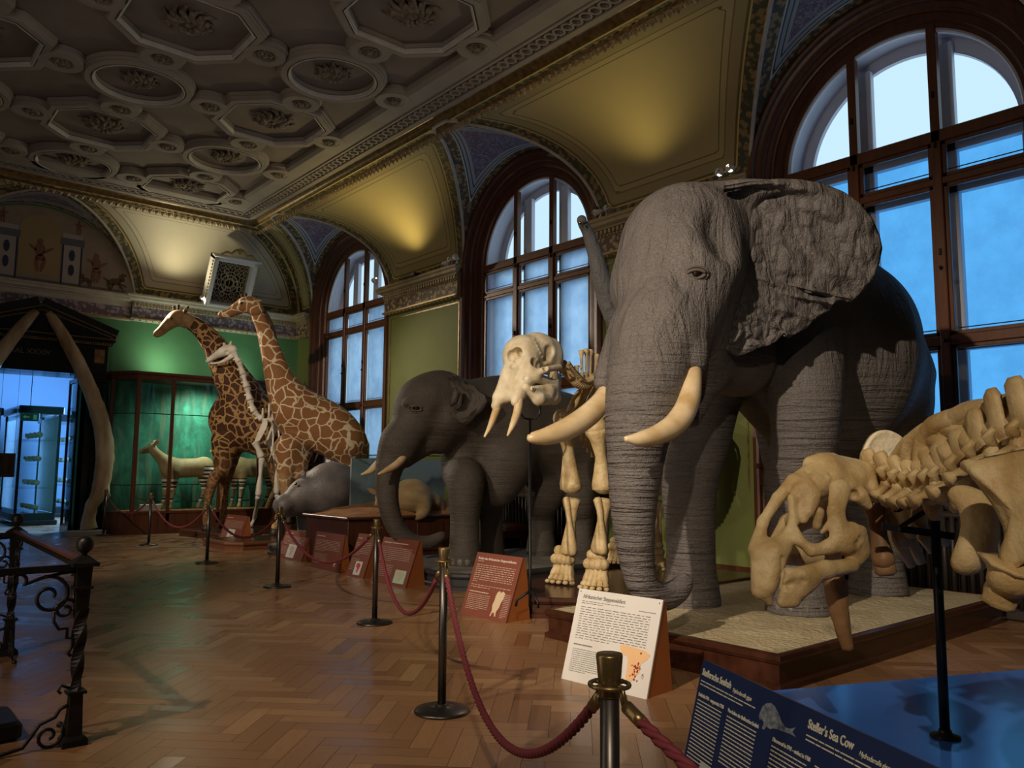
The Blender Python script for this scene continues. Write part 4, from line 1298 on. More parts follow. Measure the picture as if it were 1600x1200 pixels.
def bone(B, p, q, r0, rm, r1, n=10, bow=(0, 0, 0), rough=.25):
    p = Vector(p); q = Vector(q); bow = Vector(bow)
    pts = []; rr = []
    for t, r in ((0, r0 * .55), (.04, r0), (.10, r0 * .95), (.22, (r0 + rm) / 2 * .9), (.45, rm), (.7, (r1 * .4 + rm * .7)), (.88, r1 * .95), (.96, r1), (1, r1 * .6)):
        pts.append(p.lerp(q, t) + bow * math.sin(t * PI)); rr.append(r)
    B.tube(pts, rr, n, rough=rough); return B
# spine: neck, thoracic and lumbar vertebrae with neural spines
spine = crom([tuple(V(880, 572, 8.6)), tuple(V(893, 588, 8.75)), tuple(V(908, 600, 8.9)), tuple(V(928, 594, 9.05)), tuple(V(945, 584, 9.2)), (7.05, 6.32, 2.62), (7.6, 6.34, 2.60), (8.15, 6.36, 2.48), (8.45, 6.36, 2.3), (8.6, 6.36, 1.9)], 7)
hsp = {0: .05}
for i, p in enumerate(spine):
    if i % 2 and i < 14: pass
    p = Vector(p)
    d = (Vector(spine[min(i + 1, len(spine) - 1)]) - Vector(spine[max(i - 1, 0)])).normalized()
    B = MB(); B.cyl(p - d * .032, p + d * .032, .062, .062, 10)
    side = d.cross(up).normalized()
    for s_ in (1, -1): B.tube([p, p + side * .06 * s_ + up * .02, p + side * .085 * s_ + up * .03], [.028, .016, .020], 6)
    if i < 30: h_ = .05
    elif i < 30: h_ = .10 + .24 * math.exp(-((i - 18) / 6.0) ** 2)
    else: h_ = .12
    if i > 56: h_ = .04
    tilt = d * (.35 * h_ if i > 16 else -.05 * h_)
    B.tube([p, p + up * h_ * .6 + tilt * .5, p + up * h_ * .93 + tilt, p + up * h_ + tilt], [.028, .018, .026, .028], 7, rough=.3)
    B.build('vertebra', M_bone, SK)
for (bx1, by1, tx, ty, dd_) in ((904, 594, 901, 571, 8.85), (910, 595, 908, 547, 8.92), (916, 596, 916, 545, 8.98), (922, 595, 923, 546, 9.04), (929, 591, 933, 553, 9.1), (934, 588, 939, 558, 9.16), (939, 586, 944, 566, 9.2), (945, 583, 951, 570, 9.25), (951, 582, 958, 572, 9.3), (958, 580, 966, 573, 9.38), (965, 579, 974, 575, 9.45)):
    a_, b_ = V(bx1, by1, dd_), V(tx, ty, dd_); B = MB()
    B.tube([a_, a_.lerp(b_, .3), a_.lerp(b_, .8), a_.lerp(b_, .93), b_], [.026, .016, .018, .034, .026], 8, rough=.3)
    B.ball(a_ + FWD * -.05, (.04, .04, .03), 8, 5); B.build('neural_spine', M_bone, SK)
for i in range(17):
    t = i / 16
    x = 6.55 + 1.45 * t
    for s_ in (1, -1):
        w_ = .30 + .22 * math.sin(min(1, t * 1.4) * PI / 2); dep = .75 + .35 * math.sin(t * PI * .8)
        pts = []
        for j in range(9):
            a = j / 8
            pts.append((x + .10 * a + .12 * math.sin(a * PI) * t, 6.30 + s_ * w_ * math.sin(min(1, a * 1.5) * PI / 2) * (1 - .35 * max(0, a - .55)), 2.52 - dep * a ** 1.2))
        B = MB(); B.tube(pts, [.03] + [.02] * 7 + [.024], 6, 1.6, rough=.2)
        B.build('rib', M_bone, SK)
def feet(B, f, dirn, s=1):
    """carpals, metacarpals and five toes"""
    f = Vector(f); dirn = Vector(dirn).normalized(); sd = Vector((-dirn.y, dirn.x, 0))
    for r_, (z, w_) in enumerate(((.36, 3), (.27, 4))):
        for i in range(w_): B.ball(f + sd * (i - (w_ - 1) / 2) * .062 * s + up * z * s + dirn * (.02 * r_), (.062 * s, .062 * s, .062 * s), 9, 6)
    for i in range(5):
        a = (i - 2) * .34
        dd = dirn * math.cos(a) + sd * math.sin(a)
        b0 = f + sd * (i - 2) * .045 * s + up * .22 * s
        p1 = b0 + dd * .045 * s - up * .12 * s; p2 = p1 + dd * .035 * s - up * .055 * s; p3 = p2 + dd * .025 * s - up * .015 * s
        bone(B, b0, p1, .044 * s, .032 * s, .040 * s, 8); bone(B, p1, p2, .038 * s, .030 * s, .034 * s, 7); B.ball(p3, (.034 * s, .034 * s, .024 * s), 8, 5)
FX = Vector((-.92, -.25, 0))
def foreleg(sh, el, wr, f, far=False):
    B = MB(); bone(B, sh, el, .125, .060, .125, 12, (.02, 0, 0)); B.ball(el + up * .06, (.12, .12, .09), 12, 8); B.ball(sh, (.12, .12, .12), 12, 8); B.build('humerus', M_bone, SK)
    sd = Vector((-.25, .92, 0))
    B = MB(); bone(B, el - up * .07 - FX * .05, wr + FX * .0 + sd * .03, .085, .055, .09, 12); B.build('ulna', M_bone, SK)
    B = MB(); bone(B, el - up * .06 + FX * .05 + sd * .05, wr - sd * .04 + FX * .03, .045, .032, .06, 10, -sd * .02); B.build('radius', M_bone, SK)
    B = MB(); feet(B, f, FX); B.build('foot_bones', M_bone, SK)
f1 = FL(882, 915, PZ2) + FWD * .12; f2 = FL(935, 925, PZ2) + FWD * .12
foreleg(V(880, 655, 8.95), V(893, 768, 9.0), V(891, 868, 9.0), f1)
foreleg(V(932, 668, 8.5), V(943, 768, 8.55), V(939, 866, 8.55), f2)
def blade(nm, pts, th, m, parent):
    """flat bone: outline as 3D points, bulged"""
    c = sum((Vector(p) for p in pts), Vector()) / len(pts)
    pts = list(pts); cl = crom([tuple(p) for p in pts[-2:] + pts + pts[:2]], 4)[8:-4]
    P = [Vector(p) for p in cl[:4 * len(pts)]]; n_ = (P[0] - c).cross(P[len(P) // 3] - c).normalized()
    B = MB(); vs = [c + n_ * th * .4]; N_ = len(P)
    for r_, h_ in ((.45, .35), (.8, .3), (1, .45)):
        for p in P: vs.append(c + (p - c) * r_ + n_ * th * h_)
    k0 = len(vs)
    vs.append(c - n_ * th * .4)
    for r_, h_ in ((.45, .35), (.8, .3), (1, .45)):
        for p in P: vs.append(c + (p - c) * r_ - n_ * th * h_)
    fs = []
    for b_ in (0, k0):
        for i in range(N_):
            j = (i + 1) % N_
            fs.append((b_, b_ + 1 + i, b_ + 1 + j))
            for r_ in range(2): fs.append((b_ + 1 + r_ * N_ + i, b_ + 1 + (r_ + 1) * N_ + i, b_ + 1 + (r_ + 1) * N_ + j, b_ + 1 + r_ * N_ + j))
    for i in range(N_):
        j = (i + 1) % N_; fs.append((1 + 2 * N_ + i, 1 + 2 * N_ + j, k0 + 1 + 2 * N_ + j, k0 + 1 + 2 * N_ + i))
    B.add(vs, fs, True)
    return B
def blade3(nm, pts, th, m, parent, ridge=None):
    B = blade(nm, pts, th, m, parent)
    if ridge: B.tube([Vector(r) for r in ridge], [.01, .03, .035, .03], 6, rough=.4)
    return B.build(nm, m, parent)
blade3('shoulder_blade', [V(908, 608, 9.0), V(897, 620, 8.9), V(884, 650, 8.85), V(878, 662, 8.9), V(888, 660, 8.95), V(902, 640, 9.0), V(914, 622, 9.15), V(920, 605, 9.2)], .05, M_bone, SK, [V(910, 610, 8.9), V(900, 630, 8.8), V(890, 645, 8.78), V(876, 650, 8.75)])
blade3('shoulder_blade', [V(950, 600, 8.7), V(936, 620, 8.55), V(928, 655, 8.45), V(936, 662, 8.5), V(950, 640, 8.6), V(970, 615, 8.8)], .05, M_bone, SK)
blade3('pelvis', [(8.0, 5.85, 2.3), (7.85, 5.75, 2.0), (8.0, 5.95, 1.7), (8.2, 6.2, 1.6), (8.3, 6.1, 1.9), (8.25, 5.95, 2.2)], .06, M_bone, SK)
blade3('pelvis', [(8.0, 6.85, 2.3), (7.85, 6.95, 2.0), (8.0, 6.7, 1.7), (8.2, 6.45, 1.6), (8.3, 6.55, 1.9), (8.25, 6.75, 2.2)], .06, M_bone, SK)
for hp, yy in ((FL(1027, 892, PZ2), 0), (FL(1027, 892, PZ2) + Vector((.1, .75, 0)), 1)):
    hp = hp + FWD * .1
    B = MB(); bone(B, hp + Vector((.25, .05, 1.75)), hp + Vector((.05, 0, .95)), .11, .055, .10, 12); B.build('femur', M_bone, SK)
    B = MB(); bone(B, hp + Vector((.05, 0, .88)), hp + Vector((0.03, 0, .33)), .085, .045, .07, 12); B.build('shin_bone', M_bone, SK)
    B = MB(); feet(B, hp, FX, .85); B.build('foot_bones', M_bone, SK)
ROD = empty('skull_stand', FL(826, 950, 0), label='thin black iron rod with a fork holding up the elephant skull', category='stand')
B = MB(); rb_ = FL(828, 948, .2)
top_ = V(828, 655, 8.15)
B.tube([Vector((rb_.x, rb_.y, .2)), Vector((rb_.x, rb_.y, .5)), top_], .014, 8)
for s_ in (-1, 1):
    B.tube([top_, top_ + RGT * .06 * s_ + up * .01, top_ + RGT * .10 * s_ + up * .06, top_ + RGT * .105 * s_ + up * .24], .011, 8)
for k_ in range(3):
    a = k_ * 2.1 + .4; dv = Vector((math.cos(a), math.sin(a), 0))
    B.tube([Vector((rb_.x, rb_.y, .34)), Vector((rb_.x, rb_.y, .31)) + dv * .05, Vector((rb_.x, rb_.y, .26)) + dv * .12, Vector((rb_.x, rb_.y, .205)) + dv * .13], .012, 8)
B.build('rod', M_blackmetal, ROD)

# ------------------------------------------------------------------ sea cow skeleton in the foreground
SC = empty('sea_cow_skeleton', (3.2, 1.4, .3), label='large sea cow skeleton with a downturned skull in the right foreground', category='skeleton')
M_seab = noisy('honey_bone', (.40, .25, .09), (.70, .55, .30), 6, .5, .5, 30, dist=.008)
_n = N(M_seab); _co = _n.coord('Object')
_v = _n.vor(_n.coord('Object', (1, 1, 1)), 7, 'DISTANCE_TO_EDGE'); _w = _n.noise(_co, 5, 5, .6, 1.0)
_l = _n.ramp(_n.math('ADD', _v, _n.math('MULTIPLY', _n.math('GREATER_THAN', _w, .5), .1)), [(0, (0, 0, 0)), (.02, (1, 1, 1))])
_b1 = _n.bump(_n.noise(_co, 14, 5, .6), .5, .02); _n.bump(_n.noise(_co, 60, 3), .4, .006, _b1)
S = SDF(V(1270, 940, 3.5) - Vector((.55, .55, .02)), V(1270, 700, 3.5) + Vector((.55, .6, .06)), .0075)
k = .025
def P(x, y, d=3.5): return V(x, y, d)
fl_n = (FWD, .6)
def C_(x0, y0, d0, r0, x1, y1, d1, r1, k=.02, mode='add', flat=None): S.cap(P(x0, y0, d0), P(x1, y1, d1), r0, r1, k, mode, flat)
# braincase and frontal roof
C_(1336, 742, 3.58, .070, 1290, 740, 3.50, .085); C_(1290, 740, 3.5, .08, 1248, 762, 3.42, .062)
C_(1300, 750, 3.44, .06, 1262, 765, 3.38, .055); C_(1335, 748, 3.52, .06, 1318, 760, 3.46, .07)
C_(1264, 722, 3.50, .022, 1300, 716, 3.52, .020, .03); C_(1310, 720, 3.55, .022, 1350, 730, 3.58, .020, .02)
C_(1352, 735, 3.55, .040, 1360, 762, 3.5, .034); C_(1344, 775, 3.42, .035, 1356, 790, 3.42, .020)
C_(1240, 752, 3.40, .03, 1216, 778, 3.38, .024, .02)
# frontal process running down in front of the orbit
C_(1254, 772, 3.35, .050, 1256, 812, 3.31, .020, .015, flat=(FWD, .5)); C_(1268, 775, 3.35, .04, 1264, 800, 3.32, .022, .015)
# bones left and right of the nasal opening
C_(1216, 778, 3.38, .026, 1192, 815, 3.34, .020, .012); C_(1192, 815, 3.34, .020, 1182, 858, 3.30, .034, .02)
C_(1237, 778, 3.34, .018, 1240, 815, 3.31, .017, .012); C_(1240, 815, 3.31, .018, 1226, 850, 3.29, .030, .02)
C_(1202, 852, 3.30, .03, 1222, 850, 3.29, .035, .02)
# premaxillary snout
C_(1190, 868, 3.27, .045, 1188, 922, 3.24, .036, .02); C_(1208, 864, 3.26, .050, 1198, 915, 3.23, .040, .02); C_(1222, 858, 3.27, .035, 1214, 885, 3.24, .026, .015); C_(1192, 925, 3.23, .03, 1202, 940, 3.23, .018, .015)
# bar under the orbit and cheek plate
C_(1228, 846, 3.28, .024, 1248, 838, 3.27, .016, .012); C_(1244, 826, 3.28, .012, 1250, 846, 3.26, .018, .01); C_(1250, 846, 3.26, .020, 1268, 860, 3.25, .022, .012)
C_(1268, 860, 3.25, .024, 1296, 856, 3.25, .026, .015); C_(1296, 852, 3.25, .028, 1322, 845, 3.26, .055, .02, flat=(FWD, .6)); C_(1328, 838, 3.28, .06, 1336, 862, 3.29, .050, .02, flat=(FWD, .6))
C_(1344, 830, 3.30, .026, 1350, 862, 3.31, .026, .015); C_(1346, 868, 3.30, .022, 1330, 886, 3.28, .022, .015)
# zygomatic column
C_(1312, 766, 3.32, .046, 1306, 800, 3.27, .034, .012, flat=(FWD, .55)); C_(1306, 800, 3.27, .034, 1312, 832, 3.26, .042, .015, flat=(FWD, .6))
C_(1298, 815, 3.27, .014, 1284, 832, 3.27, .010, .008); C_(1280, 800, 3.36, .022, 1276, 822, 3.36, .018, .01)
# holes
S.ball(P(1334, 773, 3.40), (.020, .020, .022), .008, 'sub'); S.ball(P(1331, 782, 3.40), (.012, .012, .012), .006, 'sub')
# far side of the skull seen through the openings
C_(1300, 790, 3.62, .055, 1236, 820, 3.52, .045); C_(1236, 820, 3.52, .05, 1215, 860, 3.42, .05); C_(1300, 800, 3.6, .05, 1312, 850, 3.55, .05); C_(1230, 866, 3.42, .045, 1300, 872, 3.48, .04)
# sutures and chips
for (x_, y_) in ((1270, 748), (1276, 756), (1282, 762), (1286, 770), (1284, 780), (1290, 745), (1298, 740), (1262, 738), (1250, 782), (1300, 752)):
    cav(S, x_, y_, .009, .006)
# lower jaw
C_(1330, 884, 3.27, .030, 1290, 890, 3.22, .034, .012); C_(1290, 890, 3.22, .036, 1252, 902, 3.18, .040, .015); C_(1262, 905, 3.18, .048, 1236, 930, 3.16, .042, .02, flat=(FWD, .55)); C_(1250, 900, 3.17, .03, 1232, 896, 3.17, .022, .015)
C_(1232, 900, 3.17, .03, 1222, 940, 3.16, .018, .015); C_(1240, 940, 3.16, .024, 1222, 944, 3.16, .014, .012)
for q_ in range(14):
    t_ = q_ / 13; cav(S, 1222 - 12 * t_ + 5 * math.sin(t_ * 3), 872 + 68 * t_, .010, .005)
for (x_, y_) in ((1240, 912), (1248, 918), (1232, 915), (1256, 908), (1180, 880), (1186, 900), (1340, 850), (1345, 842)): cav(S, x_, y_, .012, .012, -.003)
S.build('skull', M_seab, SC, 1)
# vertebral column from the skull to the right edge and beyond
ax = crom([tuple(V(1372, 752, 3.58)), tuple(V(1430, 768, 3.42)), tuple(V(1490, 762, 3.2)), tuple(V(1560, 715, 2.95)), tuple(V(1650, 690, 2.7)), tuple(V(1800, 670, 2.4)), tuple(V(2050, 650, 2.0))], 6)
ax = [Vector(p) for p in ax]
L_ = [0]
for a_, b_ in zip(ax[:-1], ax[1:]): L_.append(L_[-1] + (b_ - a_).length)
def on_ax(s_):
    for i in range(len(L_) - 1):
        if L_[i + 1] >= s_: return ax[i].lerp(ax[i + 1], (s_ - L_[i]) / (L_[i + 1] - L_[i])), (ax[i + 1] - ax[i]).normalized()
    return ax[-1], (ax[-1] - ax[-2]).normalized()
s_ = .0; vi = 0
while s_ < L_[-1]:
    p, d = on_ax(s_)
    side = d.cross(up).normalized()
    if side.dot(RGT) > 0: side = -side
    z_ = up
    B = MB()
    neck = vi < 6
    r_ = .052 if neck else .068
    B.tube([p - d * .024, p - d * .012, p + d * .012, p + d * .024], [r_ * .8, r_, r_, r_ * .8], 14, rough=.3)
    for sg in (1, -1):
        tl = .12 if neck else .15
        B.tube([p + side * sg * r_ * .6, p + side * sg * tl * .8 - z_ * .035 - d * .0, p + side * sg * tl * 1.0 - z_ * .05], [.022, .020, .030], 8, rough=.4)
        B.tube([p + side * sg * .03 + z_ * .02, p + side * sg * .065 + z_ * .07, p + side * sg * .05 + z_ * .09 + d * .02], [.018, .022, .012], 8, rough=.4)
    hh = .13 if neck else .20 + .02 * min(vi - 6, 3)
    d_ = d
    d = -d * (1.0 if neck else .8)
    B.tube([p + z_ * .03, p + z_ * hh * .5 + d * .035, p + z_ * hh * .9 + d * .05, p + z_ * hh + d * .055], [(.018, .034), (.015, .036), (.019, .034), (.012, .024)] if neck else [(.024, .050), (.018, .040), (.024, .042), (.014, .026)], 12, up=side, rough=.35)
    d = d_
    B.build('vertebra', M_seab, SC)
    s_ += .062 if neck else .115; vi += 1
# ribs: thick barrel ribs on both sides, first ones visible below and beyond the spine
for i in range(5, 12):
    p, d = on_ax(.42 + i * .14)
    side = d.cross(up).normalized()
    if side.dot(RGT) < 0: side = -side
    for sg in (1, -1):
        wd = .42
        pts = [p + side * sg * .10, p + side * sg * wd * .6 + up * .06 + d * .05, p + side * sg * wd - up * .02 + d * .10, p + side * sg * wd * 1.15 - up * .22 + d * .12,
               p + side * sg * wd * 1.1 - up * .45 + d * .10, p + side * sg * wd * .95 - up * .62 + d * .05]
        if sg == -1 and i < 8: continue
        c = crom([tuple(q) for q in pts], 5)
        B = MB(); B.tube(c, [.028] + [.036] * (len(c) - 4) + [.034, .03, .018], 10, 1.35, rough=.15)
        B.build('rib', M_seab, SC)
for i, (xs_, ys_, xe, ye) in enumerate(((1470, 735, 1412, 705), (1500, 718, 1424, 690), (1535, 700, 1440, 676), (1575, 690, 1462, 662), (1610, 685, 1496, 650), (1650, 675, 1545, 640))):
    d0 = 3.28 - .11 * i
    pts = [V(xs_, ys_, d0), V((xs_ * .6 + xe * .4), ye - 6, d0 + .18), V(xe + 12, ye - 2, d0 + .34), V(xe - 12, ye + 26, d0 + .46), V(xe - 14, ye + 80, d0 + .48), V(xe, ye + 150, d0 + .42)]
    c = crom([tuple(q) for q in pts], 5)
    B = MB(); B.tube(c, [.03] + [.046] * (len(c) - 4) + [.036, .03, .018], 12, 1.25, rough=.12)
    B.build('rib', M_seab, SC)
# far ribs hanging behind the neck
for (x0, y0, x1, y1, d0) in ((1372, 790, 1392, 885, 3.75), (1392, 800, 1425, 885, 3.8), (1412, 800, 1440, 880, 3.85), (1440, 815, 1458, 862, 3.9), (1462, 810, 1480, 850, 3.95)):
    B = MB(); B.tube([V(x0, y0, d0), V((x0 + x1) / 2 - 6, (y0 + y1) / 2, d0 - .02), V(x1, y1, d0)], [.02, .027, .018], 8, 1.3, rough=.2)
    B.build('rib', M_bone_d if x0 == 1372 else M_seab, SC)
# shoulder blades and forelimbs
blade3('shoulder_blade', [V(1347, 722, 4.0), V(1350, 700, 4.0), V(1362, 680, 4.0), V(1380, 672, 4.0), V(1402, 680, 4.0), V(1412, 695, 4.0), V(1400, 708, 4.0), V(1380, 718, 4.0), V(1370, 735, 4.0)], .05, M_bone_w, SC)
blade3('shoulder_blade', [V(1518, 725, 2.62), V(1560, 712, 2.60), V(1620, 705, 2.5), V(1680, 740, 2.4), V(1660, 800, 2.4), V(1625, 850, 2.45), V(1600, 880, 2.5), V(1572, 895, 2.55), V(1568, 860, 2.58), V(1576, 830, 2.6), V(1560, 790, 2.6), V(1535, 755, 2.62)], .05, M_seab, SC)
B = MB(); bone(B, V(1582, 880, 2.55), V(1556, 945, 2.6), .085, .045, .05, 14); B.ball(V(1580, 905, 2.55), (.07, .07, .06), 12, 8)
B.build('humerus', M_seab, SC)
S = SDF(V(1530, 890, 2.9) - Vector((.35, .35, .04)), V(1530, 750, 2.9) + Vector((.35, .35, .06)), .01)
S.chain([(V(1500, 772, 2.95), .030), (V(1525, 790, 2.9), .034), (V(1532, 825, 2.88), .036), (V(1524, 860, 2.88), .038), (V(1508, 884, 2.9), .03)], .03, flat=(RGT, 1.3))
S.build('rib', M_seab, SC, 1)
blade3('sternum', [V(1488, 785, 3.1), V(1500, 775, 3.1), V(1515, 780, 3.1), V(1510, 795, 3.1), V(1495, 797, 3.1)], .05, M_seab, SC)
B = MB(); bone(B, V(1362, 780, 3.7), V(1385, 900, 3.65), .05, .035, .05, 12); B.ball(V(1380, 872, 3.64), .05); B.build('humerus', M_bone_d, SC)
c = crom([tuple(V(1302, 900, 3.45)) + (.045,), tuple(V(1308, 935, 3.45)) + (.042,), tuple(V(1317, 980, 3.45)) + (.033,), tuple(V(1326, 1015, 3.45)) + (.022,)], 6)
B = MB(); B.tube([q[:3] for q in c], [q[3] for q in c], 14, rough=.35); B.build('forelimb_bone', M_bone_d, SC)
# iron support
ST = empty('skeleton_support', (3.6, 1.4, .3), label='dark steel post on a round foot carrying the sea cow backbone', category='support post')
pb = FL(1477, 1152, .30)
B = MB(); B.tube([pb + up * .004, Vector((pb.x, pb.y, 1.36))], .021, 14); B.build('post', M_blackmetal, ST)
B = MB(); B.lathe([(.062, 0), (.062, .008), (.03, .016), (.026, .03), (.024, .035)], pb, 20); B.build('foot_disc', M_blackmetal, ST)
B = MB()
tp = Vector((pb.x, pb.y, 1.36)); B.beam(tp, tp + (V(1400, 795, 3.45) - tp), .02, .03)
B.beam(V(1490, 838, 3.45), V(1378, 822, 3.45), .018, .03); B.beam(V(1444, 800, 3.4), V(1400, 828, 3.45), .012, .02)
B.build('bracket', M_blackmetal, ST)
# low polished platform; its blue colour stands in for a window reflection
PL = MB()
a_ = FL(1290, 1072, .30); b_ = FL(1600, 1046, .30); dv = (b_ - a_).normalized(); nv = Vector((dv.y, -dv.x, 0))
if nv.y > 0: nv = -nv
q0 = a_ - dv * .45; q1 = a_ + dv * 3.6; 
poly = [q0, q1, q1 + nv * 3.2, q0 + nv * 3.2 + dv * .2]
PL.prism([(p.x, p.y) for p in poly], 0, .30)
M_gloss = noisy('blue_reflection_board', (.05, .18, .66), (.06, .21, .74), 2, .18, .02, 60)
o = PL.build('display_platform', M_gloss, label='low glossy platform under the sea cow skeleton, blue reflection put into its colour', category='platform')
# ------------------------------------------------------------------ giraffes
def gir_mat(name, cell, line, width, scale, pale, zf=(.9, 1.7), dist=.35, edge=None):
    m = mat(name, cell, .7, 0, .25); n = N(m)
    co = n.coord('Object')
    nz = n.n('ShaderNodeTexNoise'); n.l(co, nz.inputs['Vector']); nz.inputs['Scale'].default_value = 3.0
    wv = n.n('ShaderNodeVectorMath', operation='MULTIPLY_ADD'); n.l(nz.outputs['Color'], wv.inputs[0]); wv.inputs[1].default_value = (dist, dist, dist); n.l(co, wv.inputs[2])
    d = n.vor(wv.outputs[0], scale, 'DISTANCE_TO_EDGE', .85)
    f = n.ramp(d, [(width, (0, 0, 0)), (width + .035, (1, 1, 1))])
    sep = n.n('ShaderNodeSeparateXYZ'); n.l(co, sep.inputs[0])
    vc = n.vor(wv.outputs[0], scale, 'F1', .85, 'Color')
    cc = n.mix(n.math('MULTIPLY', n.noise(co, 40, 3), .5), cell, tuple(x * .6 for x in cell))
    c = n.mix(f, line, cc)
    lo_ = n.ramp(n.math('DIVIDE', sep.outputs[2], 3.0), [(zf[0] / 3, (1, 1, 1)), (zf[1] / 3, (0, 0, 0))])
    d2 = n.vor(wv.outputs[0], scale * 1.8, 'DISTANCE_TO_EDGE', .9)
    f2 = n.ramp(d2, [(width * 1.6, (0, 0, 0)), (width * 1.6 + .06, (1, 1, 1))])
    low = n.mix(n.math('MULTIPLY', f2, .6), pale, cell)
    c = n.mix(lo_, c, low)
    n.col(c); n.bump(n.noise(co, 90, 3), .25, .006); return m
M_g1 = gir_mat('dark_blotched_coat', (.075, .028, .014), (.42, .25, .10), .062, 5.6, (.30, .16, .065), (.8, 1.9), .30)
M_g2 = gir_mat('reticulated_coat', (.29, .125, .048), (.66, .55, .38), .032, 4.2, (.58, .40, .20), (.7, 1.6), .25)
M_face = noisy('fawn_muzzle_hair', (.26, .14, .06), (.46, .31, .15), 9, .7, .2, 80)
M_hoof = noisy('hoof_horn', (.03, .02, .015), (.06, .045, .03), 8, .5, .2, 60)
M_mane = noisy('dark_mane', (.035, .018, .01), (.08, .04, .02), 20, .8, .6, 90)
def ear_leaf(B, p, d, L, w_, n_):
    p = Vector(p); d = Vector(d).normalized(); n_ = Vector(n_).normalized()
    s_ = d.cross(n_).normalized()
    pts = []; rr = []
    for t in (0, .15, .4, .7, .9, 1): pts.append(p + d * L * t + n_ * .02 * math.sin(t * PI)); rr.append((max(.004, w_ * math.sin(min(1, t * .9 + .12) * PI) ** .7), w_ * .25))
    B.tube(pts, rr, 10, up=s_)
def giraffe(name, label, loc, skinm, body, headp, d_head, legs, hornp, earp, eyep, mane, muzzle, pale_face=True):
    G = empty(name, loc, label=label, category='giraffe')
    al = [p for seg in body for p in seg[0]] + [p for l in legs for p in [q[0] for q in l]]
    lo, hi = bounds(al, .75)
    lo[2] = max(lo[2], .05)
    S = SDF(lo, hi, .032)
    for pts, rr, k, fl_ in body:
        c = crom([tuple(p) + (r,) for p, r in zip(pts, rr)], 4)
        for i_, (a_, b_) in enumerate(zip(c[:-1], c[1:])): S.cap(a_[:3], b_[:3], a_[3], b_[3], k if i_ == 0 else .05, flat=fl_)
    for l in legs:
        S.chain([(p, r) for p, r in l], .12)
    S.build('body', skinm, G, 1)
    lo, hi = bounds([p for p, r in headp], .22)
    S = SDF(lo, hi, .014)
    S.chain([(p, r) for p, r in headp], .05, sub=5)
    S.ball(eyep + Vector((0, 0, .02)), .055, .05)
    S.build('head', skinm if not pale_face else M_face, G, 1)
    B = MB()
    for a, b in hornp: B.tube([a, (a + b) / 2, b], [.03, .024, .028], 8); B.ball(b, .034, 8, 6)
    B.build('horns', M_mane, G)
    B = MB()
    for p, d in earp: ear_leaf(B, p, d, .20, .045, -FWD)
    build_split(B, 'ear', M_face if not pale_face else skinm, G)
    B = MB(); B.ball(eyep - FWD * .035, .03, 10, 8); B.build('eye', M_eye, G)
    B = MB(); c = crom([tuple(p) for p in mane], 5); B.tube(c, [(.05, .022)] * len(c), 6, rough=.4); B.build('mane', M_mane, G)
    B = MB()
    for l in legs:
        f = l[-1][0]; B.lathe([(.10, -.06), (.085, .0), (.06, .09), (.03, .10)], (f.x, f.y, PZ3 + .06), 12)
    build_split(B, 'hoof', M_hoof, G)
    return G
PZ3 = .14
d1, d2 = 17.4, 16.3
def gp(pts, d): return [V(x, y, d) for x, y in pts]
G1body = [(gp([(372, 655), (410, 668), (440, 690)], d1 + .3), [.62, .60, .5], .25, None),
          ([V(385, 630, d1 + .1), V(362, 590, d1), V(335, 540, d1 - .1), V(312, 513, d1 - .15), V(290, 500, d1 - .2)], [.46, .36, .24, .17, .13], .2, None)]
l1a = FL(322, 829, PZ3) ; l1b = FL(343, 826, PZ3) + FWD * .2; l1c = FL(407, 818, PZ3) + FWD * .3; l1d = FL(440, 820, PZ3) + FWD * .6
G1legs = [[(V(352, 690, d1), .30), (V(347, 740, d1), .16), (l1a + up * 1.1 + RGT * .12, .115), (l1a + up * .55, .075), (l1a + up * .12, .07)],
          [(V(360, 690, d1 + .3), .30), (V(352, 745, d1 + .3), .15), (l1b + up * 1.0, .11), (l1b + up * .5, .075), (l1b + up * .12, .07)],
          [(V(440, 700, d1 + .5), .38), (V(437, 755, d1 + .5), .16), (l1c + up * 1.0 + RGT * .35, .10), (l1c + up * .5 + RGT * .12, .075), (l1c + up * .12, .07)],
          [(V(450, 700, d1 + .8), .38), (V(455, 760, d1 + .8), .16), (l1d + up * .9, .10), (l1d + up * .5, .075), (l1d + up * .12, .07)]]
dh = d1 - .25
giraffe('giraffe', 'tall dark blotched giraffe, its head lowered toward the left, in front of the glass case', V(370, 838, d1) * 1, M_g1, G1body,
        [(V(295, 503, dh), .15), (V(278, 497, dh), .17), (V(264, 506, dh), .12), (V(252, 517, dh - .03), .085), (V(245, 522, dh - .05), .07)], dh, G1legs,
        [(V(277, 487, dh), V(279, 478, dh)), (V(271, 489, dh + .1), V(272, 480, dh + .1))], [(V(287, 490, dh - .1), Vector((.3, -.2, .6))), (V(284, 490, dh + .15), Vector((.5, .3, .5)))],
        V(270, 498, dh - .13), [V(291, 492, dh), V(305, 499, d1 - .1), V(325, 525, d1), V(350, 560, d1), V(378, 590, d1 + .1), V(405, 620, d1 + .3)], None)
G2body = [(gp([(478, 655), (515, 672), (540, 690)], d2 + .2), [.56, .52, .43], .25, None),
          ([V(462, 640, d2), V(440, 600, d2), V(424, 550, d2), V(413, 515, d2), V(402, 490, d2 - .05)], [.46, .30, .20, .145, .12], .2, None)]
l2a = FL(470, 827, PZ3) + FWD * .1; l2b = FL(427, 836, PZ3) + FWD * .05; l2c = FL(517, 836, PZ3) + FWD * .3; l2d = FL(548, 830, PZ3) + FWD * .4
